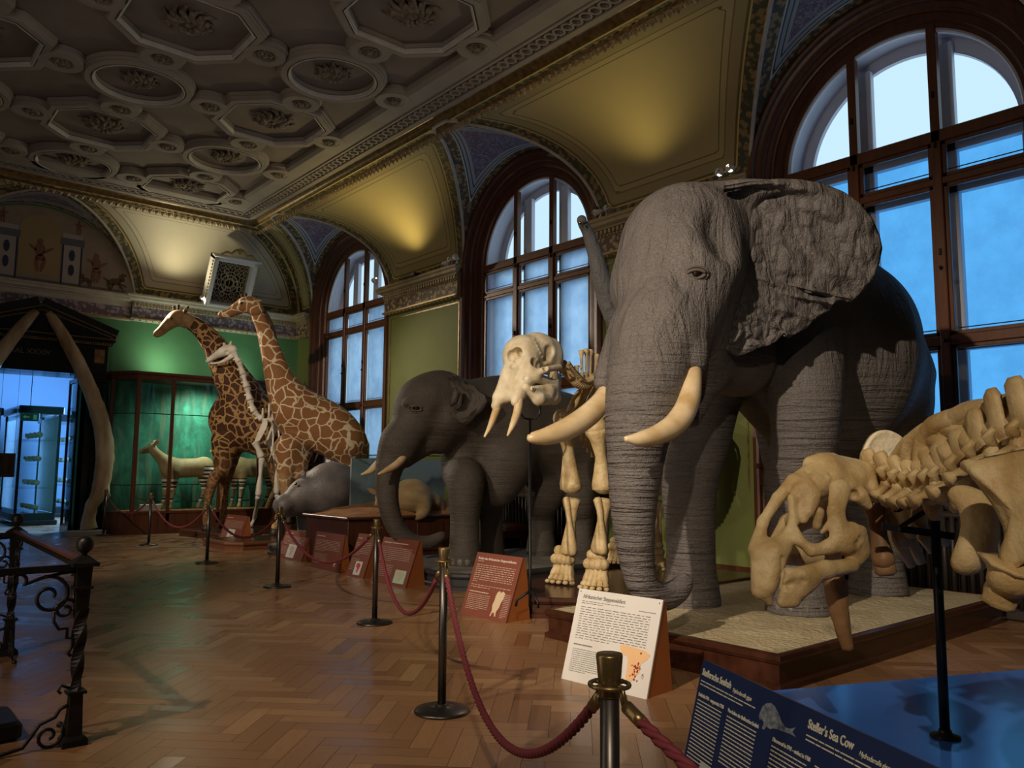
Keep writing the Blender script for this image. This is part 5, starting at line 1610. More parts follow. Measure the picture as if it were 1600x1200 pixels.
G2legs = [[(V(464, 700, d2 - .1), .30), (V(466, 750, d2 - .1), .14), (l2a + up * .85, .10), (l2a + up * .5, .075), (l2a + up * .12, .07)],
          [(V(450, 700, d2 - .3), .28), (V(446, 755, d2 - .35), .13), (l2b + up * .75 + RGT * .22, .10), (l2b + up * .4 + RGT * .1, .075), (l2b + up * .12, .07)],
          [(V(545, 700, d2 + .3), .36), (V(552, 750, d2 + .3), .18), (l2c + up * .7 + RGT * .25, .10), (l2c + up * .4 + RGT * .1, .07), (l2c + up * .12, .07)],
          [(V(552, 700, d2 + .6), .34), (V(560, 760, d2 + .6), .17), (l2d + up * .7, .10), (l2d + up * .4, .07), (l2d + up * .12, .07)]]
dh = d2 - .1
g2 = giraffe('giraffe', 'tall reticulated giraffe with pale net pattern holding its head high by the far window', V(480, 838, d2) * 1, M_g2, G2body,
        [(V(402, 485, dh), .14), (V(388, 476, dh), .165), (V(373, 481, dh), .12), (V(358, 489, dh - .03), .085), (V(346, 492, dh - .05), .07)], dh, G2legs,
        [(V(385, 468, dh), V(384, 460, dh)), (V(379, 469, dh + .1), V(378, 461, dh + .1))], [(V(394, 472, dh - .1), Vector((.7, -.3, .2))), (V(392, 471, dh + .15), Vector((.6, .3, .5)))],
        V(379, 474, dh - .14), [V(402, 476, dh), V(420, 500, d2), V(433, 545, d2), V(447, 585, d2), V(466, 612, d2 + .1), V(480, 622, d2 + .2)], None, pale_face=False)
B = MB(); B.tube([V(563, 672, d2 + .3), V(566, 700, d2 + .2), V(565, 735, d2 + .2), V(565, 755, d2 + .2)], [.05, .03, .03, .05], 8); B.build('tail', M_g2, g2)
M_gbone = noisy('whitened_bone', (.62, .56, .46), (.86, .82, .74), 7, .6, .4, 40)
# giraffe skeleton between them
GS = empty('giraffe_skeleton', V(400, 830, 16.9), label='pale giraffe skeleton standing between the two stuffed giraffes', category='skeleton')
ds = 16.8
S = SDF(V(345, 565, ds) - Vector((.6, .6, .1)), V(345, 545, ds) + Vector((.6, .6, .35)), .013)
S.chain([(V(364, 546, ds), .09), (V(352, 548, ds), .10), (V(340, 554, ds), .07), (V(328, 561, ds), .04), (V(323, 565, ds), .022)], .04)
S.chain([(V(364, 556, ds), .05), (V(345, 566, ds), .028), (V(328, 568, ds), .018)], .02)
S.cap(V(358, 542, ds), V(361, 534, ds), .03, .022, .03); S.cap(V(352, 542, ds), V(350, 537, ds), .04, .03, .03)
S.ball(V(354, 551, ds - .10), .045, .02, 'sub')
S.build('skull', M_gbone, GS, 1)
nk = [tuple(V(x, y, ds)) for x, y in ((366, 552), (374, 566), (380, 586), (386, 606), (391, 626), (398, 644), (410, 656))] + crom([tuple(V(x, y, ds)) for x, y in ((420, 656), (445, 652), (475, 660), (510, 668))], 4)
for i, p in enumerate(nk[:-1]):
    p = Vector(p); q = Vector(nk[i + 1]); B = MB()
    big = 1.15 if i < 6 else .75
    bone(B, p, p.lerp(q, .96), .066 * big, .040 * big, .066 * big, 8); d = (q - p).normalized(); s_ = d.cross(FWD).normalized()
    B.tube([p.lerp(q, .5), p.lerp(q, .5) - s_ * .09], [.03, .02], 6)
    if i >= 6:
        hh = .10 + .28 * math.exp(-((i - 8) / 2.5) ** 2); B.tube([p, p + up * hh], [.03, .022], 6)
    B.build('vertebra', M_gbone, GS)
for i in range(9):
    x0 = 425 + i * 9
    for s_ in (1, -1):
        B = MB(); B.tube([V(x0, 660, ds), V(x0 + 2, 680, ds - .28 * s_), V(x0 + 1, 705, ds - .30 * s_), V(x0 - 6, 722, ds - .15 * s_)], [.02, .022, .02, .014], 6); B.build('rib', M_gbone, GS)
blade3('shoulder_blade', [V(413, 655, ds - .2), V(398, 690, ds - .25), V(402, 694, ds - .25), V(418, 665, ds - .2)], .05, M_gbone, GS)
blade3('shoulder_blade', [V(432, 650, ds + .2), V(417, 686, ds + .2), V(422, 690, ds + .2), V(438, 662, ds + .2)], .05, M_gbone, GS)
for (sx, sy, ex, ey, kx, ky, fx, fy, dd) in ((399, 690, 409, 715, 404, 775, 397, 824, -.25), (418, 688, 431, 712, 433, 772, 434, 826, .2), (520, 680, 512, 730, 508, 780, 505, 828, -.1), (526, 680, 530, 730, 528, 780, 526, 828, .3)):
    B = MB(); bone(B, V(sx, sy, ds + dd), V(ex, ey, ds + dd), .09, .05, .08, 9); B.build('upper_leg_bone', M_gbone, GS)
    B = MB(); bone(B, V(ex, ey, ds + dd), V(kx, ky, ds + dd), .07, .04, .07, 9); B.build('forearm_bone', M_gbone, GS)
    B = MB(); f = FL(fx, fy, PZ3); bone(B, V(kx, ky, ds + dd), f + up * .2, .06, .035, .05, 9); bone(B, f + up * .2, f + up * .02 - RGT * .08, .045, .035, .05, 8); B.build('cannon_bone', M_gbone, GS)
# ------------------------------------------------------------------ hippopotamus
M_hip = noisy('grey_hide', (.10, .095, .10), (.20, .17, .165), 3.5, .5, .35, 30, dist=.02)
HP = empty('hippopotamus', V(510, 850, 13.9), label='grey hippopotamus with lowered broad muzzle beside the glass vitrine', category='hippopotamus')
dp = 13.6
S = SDF(V(440, 860, 13) - Vector((.2, .9, 0)), V(620, 700, 14.6) + Vector((.5, 1.3, .3)), .028)
S.cap(V(512, 768, dp + .1), V(585, 775, dp + .8), .44, .46, .2)
S.ball(V(520, 762, dp + .1), (.42, .42, .42), .15)
S.cap(V(500, 770, dp), V(474, 775, dp - .1), .34, .27, .12)
S.cap(V(478, 768, dp - .15), V(445, 790, dp - .3), .22, .15, .1)
S.ball(V(442, 789, dp - .32), (.15, .2, .15), .08)
S.cap(V(478, 788, dp - .1), V(448, 800, dp - .3), .18, .09, .08)
S.ball(V(464, 757, dp - .25), .05, .05); S.ball(V(440, 779, dp - .35), .05, .05)
for x, y in ((478, 852), (530, 848), (600, 846), (560, 852)):
    f = FL(x, y, .16); S.chain([(Vector((f.x, f.y, .9)), .22), (Vector((f.x, f.y, .5)), .15), (Vector((f.x, f.y, .24)), .14)], .1)
S.cap(V(441, 788, dp - .52), V(452, 800, dp - .48), .012, .012, .01, 'sub')
S.build('body', M_hip, HP, 2)
B = MB(); ear_leaf(B, V(473, 748, dp - .2), Vector((.2, 0, 1)), .14, .05, -FWD); ear_leaf(B, V(481, 746, dp + .15), Vector((.2, 0, 1)), .12, .05, -FWD); build_split(B, 'ear', M_hip, HP)
B = MB(); B.ball(V(462, 756, dp - .42), .022); B.build('eye', M_eye, HP)
# ------------------------------------------------------------------ vitrine with the aardvark
VT = empty('glass_vitrine', (6.9, 11.2, 0), label='wooden cabinet with glass top and painted landscape back, holding the aardvark', category='display case')
B = MB(); B.bx(5.9, 8.5, 10.6, 11.95, 0, .70, .01); B.bx(5.85, 8.55, 10.55, 12.0, .70, .74, .01); B.bx(5.86, 8.54, 10.56, 11.99, 0, .12, .01)
for x in (6.3, 7.1, 7.9): B.bx(x, x + .5, 10.585, 10.61, .18, .62, .01)
B.build('cabinet', M_plinth_w if 'M_plinth_w' in globals() else M_wood, VT)
M_sandr = noisy('red_sand', (.30, .12, .045), (.42, .20, .08), 5, .9, .6, 30, dist=.03)
B = MB()
def dune(u, v):
    x = 5.95 + 2.5 * u; y = 10.65 + 1.22 * v
    h = .0 + .18 * math.sin(min(1, u * 1.3) * PI / 2) + .03 * mnoise.noise(Vector((x * 3, y * 3, 0))) + .05 * v
    e_ = min(u, 1 - u, v, 1 - v)
    return Vector((x, y, .74 + h * min(1, e_ * 9)))
B.grid(dune, 50, 26); B.build('sand_mound', M_sandr, VT)
M_land = mat('painted_landscape', (.2, .25, .25), .7); n = N(M_land)
co = n.coord('Object')
sep = n.n('ShaderNodeSeparateXYZ'); n.l(co, sep.inputs[0])
h_ = n.math('ADD', n.math('MULTIPLY', n.noise(co, 1.6, 5), .5), n.math('MULTIPLY', sep.outputs[2], .6))
n.col(n.ramp(h_, [(.55, (.10, .12, .08)), (.72, (.16, .19, .15)), (.82, (.20, .24, .24)), (.95, (.08, .10, .13)), (1.0, (.26, .32, .34))]))
B = MB(); B.bx(6.6, 8.48, 11.80, 11.84, .74, 1.62); B.build('painted_back', M_land, VT)
B = MB()
for (x0, x1, y0, y1) in ((6.6, 6.606, 10.72, 11.8), (6.6, 8.45, 10.72, 10.726)): B.bx(x0, x1, y0, y1, .76, 1.66)
B.build('glass', M_vitrine, VT)
B = MB()
for p in ((6.6, 10.72), (8.45, 10.72)): B.bx(p[0] - .008, p[0] + .008, p[1] - .008, p[1] + .008, .74, 1.68)
B.bx(6.5, 8.45, 10.712, 10.728, 1.66, 1.675); B.bx(6.592, 6.608, 10.72, 11.8, 1.66, 1.675)
B.build('glass_edge', M_blackmetal, VT)
AV = empty('aardvark', (7.2, 11.3, .9), label='sandy brown aardvark digging on the red sand inside the vitrine', category='aardvark')
M_aar = noisy('sandy_hair', (.34, .22, .10), (.46, .33, .17), 4, .8, .5, 70, stretch=(1, 1, 3))
S = SDF(V(620, 830, 12.6) - Vector((.9, .8, .1)), V(650, 740, 12.9) + Vector((1.0, .8, .2)), .018)
da = 12.85
S.ball(V(642, 775, da), (.33, .30, .26), .1); S.cap(V(645, 775, da), V(675, 783, da + .2), .24, .14, .1); S.cap(V(620, 778, da - .1), V(598, 776, da - .2), .18, .11, .1)
S.cap(V(598, 776, da - .2), V(588, 788, da - .3), .085, .035, .05)
S.chain([(V(675, 783, da + .2), .12), (V(686, 788, da + .25), .06), (V(694, 796, da + .3), .02)], .06)
S.chain([(V(660, 786, da - .1), .14), (V(662, 800, da - .15), .08), (V(652, 808, da - .2), .05)], .06); S.chain([(V(612, 785, da - .15), .09), (V(608, 800, da - .2), .05), (V(600, 806, da - .22), .04)], .05)
S.build('body', M_aar, AV, 1)
B = MB(); ear_leaf(B, V(592, 772, da - .25), Vector((-.6, .2, .3)), .2, .045, -FWD); ear_leaf(B, V(598, 772, da - .05), Vector((-.4, .3, .6)), .2, .045, -FWD); build_split(B, 'ear', M_aar, AV)
# ------------------------------------------------------------------ okapis
M_oka = mat('okapi_coat', (.3, .2, .1), .7); n = N(M_oka); co = n.coord('Object')
sep = n.n('ShaderNodeSeparateXYZ'); n.l(co, sep.inputs[0])
st = n.wave(n.coord('Object', (.2, .2, 1)), 3.4, 1.5, 1, 'Z')
stripe = n.ramp(st, [(.45, (.03, .015, .01)), (.55, (.62, .55, .42))])
bodyc = n.ramp(n.noise(co, 3), [(.3, (.20, .13, .055)), (.7, (.36, .27, .13))])
msk = n.math('MULTIPLY', n.math('LESS_THAN', sep.outputs[2], 1.02), 1.0)
at = n.n('ShaderNodeAttribute', attribute_name='haunch')
n.col(n.mix(at.outputs['Fac'], bodyc, stripe)); n.bump(n.noise(co, 90, 2), .2, .006)
def okapi(loc, s, label, legx):
    O = empty('okapi', loc, label=label, category='okapi')
    L = Vector(loc)
    def q(x, y, z): return L + Vector((x * s, y * s, z * s))
    S = SDF(L - Vector((1.3, .5, .02)), L + Vector((1.1, .5, 1.75)) , .022)
    S.cap(q(-.35, 0, 1.05), q(.45, 0, 1.08), .25 * s, .25 * s, .1); S.ball(q(.5, 0, 1.1), (.26 * s, .22 * s, .26 * s), .08); S.ball(q(-.35, 0, 1.08), (.26 * s, .2 * s, .26 * s), .08)
    S.chain([(q(-.42, 0, 1.15), .19 * s), (q(-.68, 0, 1.38), .12 * s), (q(-.85, 0, 1.55), .10 * s)], .08)
    S.chain([(q(-.84, 0, 1.56), .10 * s), (q(-.98, 0, 1.52), .08 * s), (q(-1.12, 0, 1.46), .045 * s)], .04)
    S.ball(q(-.86, 0, 1.62), .08 * s, .05)
    for (x, y, k_) in ((-.42, .12, 0), (-.30, -.12, 0), (.50, .12, 1), (.62, -.12, 1)):
        S.chain([(q(x, y, .95), .14 * s), (q(x + (.06 if k_ else 0), y, .6), .07 * s), (q(x - .02 + .08 * k_, y, .42), .05 * s), (q(x - .05, y, .12), .035 * s), (q(x - .07, y, .04), .045 * s)], .06)
    o = S.build('body', M_oka, O, 1)
    me = o.data; co_ = np.empty(len(me.vertices) * 3); me.vertices.foreach_get('co', co_); co_ = co_.reshape(-1, 3)
    hz = (co_[:, 2] - L.z) / s; hx = (co_[:, 0] - L.x) / s
    f = (((hx > .42) & (hz < 1.12) & (hz > .5)) | ((hz < .78) & (hz > .50)) | ((hz < .3) & (hz > .2))).astype(float)
    a = me.attributes.new('haunch', 'FLOAT', 'POINT'); a.data.foreach_set('value', f.astype(np.float32))
    B = MB(); ear_leaf(B, q(-.80, .06, 1.66), Vector((.4, .6, .7)), .17 * s, .05, (0, -1, 0)); ear_leaf(B, q(-.80, -.06, 1.66), Vector((.4, -.6, .7)), .17 * s, .05, (0, -1, 0)); build_split(B, 'ear', M_aar, O)
    B = MB(); B.ball(q(-.95, -.07, 1.56), .02); B.build('eye', M_eye, O)
    B = MB(); B.tube([q(.74, 0, 1.15), q(.80, 0, .95), q(.80, 0, .7)], [.03, .02, .03], 6); B.build('tail', M_oka, O)
okapi((6.35, 19.1, .50), .88, 'pale okapi with striped haunches in the left half of the green glass case', 0)
okapi((7.95, 19.1, .50), .90, 'okapi in the right half of the green glass case, half hidden by the dark giraffe', 0)
# the big glass case
GC = empty('display_case', (6.6, 19.0, 0), label='large glass case with dark red frame and green painted back, holding okapis', category='display case')
X0, X1, Y0, Y1, ZT_ = 5.05, 8.55, 18.60, 19.50, 3.38
fr_ = [(X0, Y0), (X1, Y0)]
B = MB()
base = [(4.72, 19.5), (4.72, 19.1), (5.12, 18.60), (8.55, 18.60), (8.55, 19.5)]
B.prism(base, 0, .44); B.prism([(x - (.03 if x < 5 else -.03), y - .03) for x, y in base], .44, .49)
B.prism([(x - (.04 if x < 6 else -.04), y - .04) for x, y in base], ZT_, ZT_ + .10); B.prism([(x - (.09 if x < 6 else -.09), y - .09) for x, y in base], ZT_ + .10, ZT_ + .16)
B.build('case_base_and_crown', M_wood, GC)
B = MB()
for (x, y) in ((4.72, 19.12), (5.12, 18.62), (8.53, 18.62)): B.bx(x - .04, x + .04, y - .04, y + .04, .2, ZT_)
build_split(B, 'corner_post', M_wood, GC)
B = MB()
for x in (5.86, 6.98, 7.9): B.bx(x - .035, x + .035, 18.60, 18.65, .2, ZT_)
build_split(B, 'front_post', M_wood, GC)
B = MB()
for z in (2.62, 1.06): B.bx(5.12, 8.55, 18.615, 18.63, z, z + .018); B.beam((4.72, 19.12, z), (5.12, 18.62, z), .015, .018)
build_split(B, 'glazing_bar', M_blackmetal, GC)
B = MB()
for a, b in ((5.15, 5.83), (5.89, 6.95), (7.01, 7.87), (7.93, 8.5)): B.add([(a, 18.62, .25), (b, 18.62, .25), (b, 18.62, ZT_), (a, 18.62, ZT_)], [(0, 1, 2, 3)])
B.add([(4.73, 19.10, .25), (5.11, 18.63, .25), (5.11, 18.63, ZT_), (4.73, 19.10, ZT_)], [(0, 1, 2, 3)])
B.build('glass', M_vitrine, GC)
M_jung = mat('painted_jungle', (.05, .3, .2), .7); n = N(M_jung); co = n.coord('Object', (1, 1, .45))
c = n.ramp(n.noise(co, 2.2, 6, .62, 1.2), [(.25, (.008, .05, .035)), (.5, (.02, .17, .11)), (.62, (.04, .30, .20)), (.8, (.12, .45, .33))])
tr_ = n.ramp(n.noise(n.coord('Object', (5, 1, .5)), 1.5, 4, .5, .6), [(.55, (0, 0, 0)), (.62, (1, 1, 1))])
n.col(n.mix(n.math('MULTIPLY', tr_, .35), c, (.20, .22, .14)))
B = MB(); B.bx(4.74, 8.53, 19.47, 19.50, .25, ZT_); B.bx(8.51, 8.54, 18.65, 19.47, .25, ZT_); B.build('painted_back', M_jung, GC)
B = MB(); B.bx(4.95, 8.5, 18.75, 19.46, .49, .502); B.build('case_floor', M_sandr, GC)
LC = spot((6.7, 18.8, 3.34), (6.7, 19.4, 1.2), 230, 150, 1, (.85, 1, .8), .25)
lb = MB(); lb.T = Matrix.Translation((5.5, 18.74, .56)) @ Matrix.Rotation(-.9, 4, 'X'); lb.bx(-.2, .25, -.1, .1, -.006, .006)
lb.build('information_card', M_paper, label='small white card leaning inside the green glass case', category='card')
# ------------------------------------------------------------------ plinths
M_sand = noisy('pale_sand', (.40, .32, .19), (.55, .46, .29), 3, .95, .9, 25, dist=.03)
M_greyfelt = noisy('grey_board', (.14, .125, .11), (.19, .17, .15), 4, .8, .2, 30)
def plinth(name, poly, h, top, side, **kw):
    P_ = empty(name, (sum(p[0] for p in poly) / len(poly), sum(p[1] for p in poly) / len(poly), 0), **kw)
    n_ = len(poly); c = Vector((sum(p[0] for p in poly) / n_, sum(p[1] for p in poly) / n_))
    def off(d):
        out = []
        for i in range(n_):
            a = Vector(poly[i - 1]); b = Vector(poly[i]); e = Vector(poly[(i + 1) % n_])
            n1 = Vector(((b - a).y, -(b - a).x)).normalized(); n2 = Vector(((e - b).y, -(e - b).x)).normalized()
            if n1.dot(b - c) < 0: n1 = -n1
            if n2.dot(b - c) < 0: n2 = -n2
            m_ = (n1 + n2); m_ /= max(m_.dot(n1), .3); out.append((b.x + m_.x * d, b.y + m_.y * d))
        return out
    B = MB()
    prof = [(.045, 0), (.045, .04), (.02, .055), (.02, h - .07), (.035, h - .06), (.05, h - .035), (.045, h - .005), (.02, h + .004), (-.0, h + .004), (-.005, h - .012)]
    prof = [(a, z) for a, z in prof]
    vs = []
    for a, z in prof: vs += [(x, y, z) for x, y in off(a)]
    fs = [(r * n_ + i, r * n_ + (i + 1) % n_, (r + 1) * n_ + (i + 1) % n_, (r + 1) * n_ + i) for r in range(len(prof) - 1) for i in range(n_)]
    B.add(vs, fs); B.build('base', side, P_)
    B = MB(); B.prism(off(-.004), h - .03, h); B.build('top_surface', top, P_)
    return P_
plinth('display_plinth', [(4.95, 3.05), (8.95, 3.05), (8.95, 5.25), (4.95, 5.25)], PZ1, M_sand, M_plinth, label='dark wooden plinth with sand top under the large elephant', category='plinth')
# footprints of sand heaps: gently uneven sand surface
B = MB()
def sandf(u, v):
    x = 4.98 + 3.93 * u; y = 3.08 + 2.14 * v
    e_ = min(1, min(u, 1 - u) * 14, min(v, 1 - v) * 8)
    return Vector((x, y, PZ1 + e_ * (.012 + .018 * mnoise.noise(Vector((x * 2.2, y * 2.2, 3))) + .008 * mnoise.noise(Vector((x * 9, y * 9, 1))))))
B.grid(sandf, 120, 70)
so = B.build('sand_cover', M_sand); so['label'] = 'thin pale sand spread over the top of the large elephant plinth'; so['category'] = 'sand'; so['kind'] = 'stuff'
plinth('display_plinth', [(5.85, 5.62), (8.9, 5.62), (8.9, 7.0), (5.45, 7.0), (5.45, 6.05)], PZ2, M_plinth, M_plinth, label='glossy dark wooden plinth carrying the elephant skeleton', category='plinth')
ep = [(9.0 , 7.75)]
n_ = 10
poly = [(9.0, 7.75)] + [(9.0, 9.9)] + [(6.0 , 9.9)] + [(5.85 - .0, 9.2)] + [(5.55 + .42 * (1 - math.sin(a)), 8.15 - .0 - .40 * (1 - math.cos(a)) * -1 - .40) for a in [PI / 2 * k / 6 for k in range(6, -1, -1)]]
poly = [(9.0, 7.75), (9.0, 9.9), (6.3, 9.9), (6.02, 9.4)] + [(6.26 - .40 * math.cos(a), 8.15 - .40 * math.sin(a)) for a in [PI / 2 * k / 7 for k in range(0, 8)]]
plinth('display_plinth', poly, PZ2, M_greyfelt, mat('black_painted_board', (.03, .03, .035), .5), label='round-cornered dark plinth with grey top under the smaller elephant', category='plinth')
hp0 = [(6.9 + .95 * math.cos(a) * 1.1, 13.05 + .75 * math.sin(a)) for a in [2 * PI * k / 28 for k in range(28)]]
plinth('display_plinth', hp0, .16, M_greyfelt, mat('dark_painted_board', (.04, .035, .035), .5), label='oval dark plinth under the hippopotamus', category='plinth')
plinth('display_plinth', [(5.75, 14.05), (8.7, 14.05), (8.7, 15.3), (5.55, 15.3), (5.55, 14.3)], PZ3, M_plinth, M_wood_o, label='brown wooden plinth under the reticulated giraffe', category='plinth')
plinth('display_plinth', [(6.9, 15.42), (8.7, 15.42), (8.7, 17.85), (5.95, 17.85), (6.15, 16.2)], PZ3, M_plinth, M_wood, label='dark red plinth under the blotched giraffe and the giraffe skeleton', category='plinth')
# bench with nailheads between smaller elephant and the wall
BN = empty('upholstered_bench', (8.75, 10.45, 0), label='red-brown leather bench with brass nails behind the smaller elephant', category='bench')
M_lea = noisy('red_brown_leather', (.16, .045, .02), (.22, .065, .03), 4, .35, .3, 30)
B = MB(); B.bx(8.5, 9.05, 10.15, 12.9, .42, .56, .04); seat_o = B.build('seat', M_lea, BN)
B = MB()
for i in range(60): B.ball((8.495, 10.18 + i * .046, .44), .010, 6, 4)
build_split(B, 'nailhead', M_gold, seat_o)
B = MB(); B.bx(8.52, 9.03, 10.17, 12.88, .34, .42)
for y in (10.25, 11.5, 12.8):
    for x in (8.56, 8.99): B.bx(x - .03, x + .03, y - .03, y + .03, 0, .34)
B.build('frame', M_wood, BN)

# ------------------------------------------------------------------ stanchions and ropes
ZB_ = .965
def stanchion(p, label):
    S_ = empty('barrier_post', (p.x, p.y, 0), label=label, category='barrier post', group='rope barrier posts')
    B = MB(); B.lathe([(.165, 0), (.168, .010), (.160, .018), (.09, .028), (.045, .034), (.038, .045), (.030, .05)], (p.x, p.y, 0), 40); B.build('base_plate', M_steel, S_)
    B = MB(); B.cyl((p.x, p.y, .03), (p.x, p.y, .885), .0255, .0255, 24); B.build('pole', M_steel, S_)
    B = MB(); B.lathe([(.027, .86), (.029, .866), (.029, .906), (.031, .912), (.0325, .93), (.0355, .966), (.034, .971), (.0, .972)], (p.x, p.y, 0), 28); B.build('cap', M_brass, S_)
    B = MB(); B.tube([Vector((p.x + .052 * math.cos(t), p.y + .052 * math.sin(t), .892)) for t in [2 * PI * k / 24 for k in range(24)]], .006, 8, closed=True)
    for t in (0, PI / 2, PI, 3 * PI / 2): B.tube([Vector((p.x + .025 * math.cos(t), p.y + .025 * math.sin(t), .892)), Vector((p.x + .052 * math.cos(t), p.y + .052 * math.sin(t), .892))], .007, 6)
    B.build('hook_ring', M_brass, S_)
    return Vector((p.x, p.y, .880))
q0_ = V(952, 1008, 2.18); 
posts = [Vector((1.25, -.75, 0)), Vector((q0_.x, q0_.y, 0)), FL(690, 1112), FL(585, 974), FL(433, 917), FL(323, 880), FL(232, 852), Vector((4.62, 18.75, 0))]
plab = ['barrier post outside the right edge of the frame', 'nearest barrier post with brass cap, in front of the white sign', 'full-length barrier post on a round base, second nearest', 'barrier post beside the red signs and curled trunk of the small elephant',
        'barrier post in front of the hippopotamus muzzle', 'barrier post in front of the dark giraffe legs', 'barrier post in front of the okapi glass case', 'farthest barrier post, at the left corner of the glass case']
hooks = []
for i, (p, l) in enumerate(zip(posts, plab)):
    if i == 0: hooks.append(Vector((p.x, p.y, .880))); continue
    hooks.append(stanchion(p, l))
def rope(a, b, sag, twisted, label):
    R_ = empty('barrier_rope', (a + b) / 2 - up * sag, label=label, category='rope', group='crimson barrier ropes')
    d = (b - a); d.z = 0; d.normalize()
    a = a + d * .05; b = b - d * .05
    L = (b - a).length; n_ = max(24, int(L / .02)) if twisted else 40
    pts = []
    for i in range(n_ + 1):
        t = i / n_; pts.append(a.lerp(b, t) - up * (sag * (1 - (2 * t - 1) ** 2) + .02))
    k0 = max(2, int(n_ * .035))
    k0 = 2
    body = pts[k0:-k0]
    B = MB()
    r = .0155
    if twisted:
        for s_ in range(3):
            ln = []; acc = 0
            for i, p in enumerate(body):
                tg = (body[min(i + 1, len(body) - 1)] - body[max(i - 1, 0)]).normalized()
                u = tg.cross(up).normalized(); v = u.cross(tg)
                if i: acc += (p - body[i - 1]).length
                ph = acc * 2 * PI / .13 + s_ * 2 * PI / 3
                ln.append(p + (u * math.cos(ph) + v * math.sin(ph)) * r * .52)
            B.tube(ln, r * .62, 8)
        B.build('rope_strands', M_rope, R_)
    else:
        B.tube(body, r, 12); B.build('rope_cover', M_rope, R_)
    B = MB(); B.tube(pts[k0 - 1:k0 + 3 if twisted else k0 + 1], r * 1.12, 12); B.tube(pts[(-k0 - 3 if twisted else -k0 - 1):-k0 + 1], r * 1.12, 12); build_split(B, 'end_sleeve', M_brass, R_)
    B = MB()
    for hp_, e in ((pts[0] + up * .02, pts[k0]), (pts[-1] + up * .02, pts[-k0])):
        B.tube([hp_ + up * .012, hp_ + (e - hp_) * .3 + up * .015, e, hp_ + (e - hp_) * .4 - up * .02, hp_ - up * .012, hp_ + up * .012], .0055, 6)
    build_split(B, 'snap_hook', M_brass, R_)
rlab = ['twisted crimson rope running from the nearest post out of the frame', 'long crimson rope hanging between the two nearest posts', 'crimson rope between the second and third nearest posts', 'crimson rope sagging below the hippopotamus and the red signs',
        'crimson rope sagging in front of the dark giraffe plinth', 'crimson rope sagging in front of the okapi case', 'farthest crimson rope at the left end of the glass case']
sags = [.22, .52, .50, .42, .36, .42, .33]
for i in range(7):
    a, b = hooks[i], hooks[i + 1]
    rope(a, b, sags[i], i in (0, 1), rlab[i])

# ------------------------------------------------------------------ writing helpers
def text(parent, s, size, loc, R, m, bold=0, name='lettering', align='LEFT', maxw=None, shear=0):
    cu = bpy.data.curves.new(name, 'FONT'); cu.body = s; cu.size = size; cu.offset = bold; cu.extrude = .0006; cu.align_x = align; cu.resolution_u = 3; cu.shear = shear
    o = bpy.data.objects.new(name, cu); COL.objects.link(o)
    dg = bpy.context.evaluated_depsgraph_get(); me = bpy.data.meshes.new_from_object(o.evaluated_get(dg))
    bpy.data.objects.remove(o)
    w_ = max((v.co.x for v in me.vertices), default=1)
    sx = min(1, maxw / w_) if maxw else 1
    me.transform(Matrix.Translation(loc) @ R.to_4x4() @ Matrix.Diagonal((sx, 1, 1, 1)))
    me.materials.clear(); me.materials.append(m)
    o = bpy.data.objects.new(name, me); COL.objects.link(o); par(o, parent); return o
def fine_lines(B, O, ex, ey, nn, x0, x1, y0, nlines, pitch, h, rnd, last=.6, wk=1.0):
    """rows of small illegible print as broken word strokes"""
    for i in range(nlines):
        x = x0; xe = x1 if i < nlines - 1 else x0 + (x1 - x0) * last
        while x < xe:
            wl = rnd.uniform(.010, .034) * (x1 - x0) / .35 * (1.6 if wk < 1 else 1); we = min(x + wl, xe)
            y = y0 - i * pitch
            p = [O + ex * x + ey * y, O + ex * we + ey * y, O + ex * we + ey * (y + h), O + ex * x + ey * (y + h)]
            B.add([q + nn * .0012 for q in p], [(0, 1, 2, 3)])
            x = we + .007 * (x1 - x0) / .35 * wk
def wedge_sign(name, label, pl, pr, hgt, lean, pm, sm, content, over=.0):
    """panel leaning on wedge-shaped side boards; pl, pr floor points of its lower corners"""
    pl = Vector((pl.x, pl.y, 0)); pr = Vector((pr.x, pr.y, 0))
    S_ = empty(name, (pl + pr) / 2, label=label, category='sign', group='leaning information signs')
    ex = (pr - pl).normalized(); W_ = (pr - pl).length
    back = up.cross(ex).normalized()
    if back.dot(FWD) < 0: back = -back
    ey = (up * hgt + back * lean); H_ = ey.length; ey.normalize(); nn = ex.cross(ey).normalized()
    if nn.dot(-FWD) < 0: nn = -nn
    B = MB()
    c0 = [pl, pr, pr + ey * H_, pl + ey * H_]
    B.add([p + up * .0 for p in c0] + [p - nn * .012 for p in c0], [(0, 1, 2, 3), (7, 6, 5, 4), (0, 4, 5, 1), (1, 5, 6, 2), (2, 6, 7, 3), (3, 7, 4, 0)])
    pan_ = B.build('panel', pm, S_)
    dep = lean * 1.0 + .10
    for s_, p in ((1, pl), (-1, pr)):
        o0 = p + ex * s_ * .004
        B = MB(); q = [o0 - nn * .012, o0 + back * dep, o0 + back * (lean + .04) + up * (hgt - .01), o0 + ey * H_ * .985 - nn * .012]
        B.add(q + [x + ex * s_ * .015 for x in q], [(0, 1, 2, 3), (7, 6, 5, 4), (0, 4, 5, 1), (1, 5, 6, 2), (2, 6, 7, 3), (3, 7, 4, 0)])
        B.build('side_board', sm, S_)
    R = Matrix((ex, ey, nn)).transposed()
    content(pan_, pl + nn * .001, ex, ey, nn, W_, H_, R)
    return S_
rnd = random.Random(11)
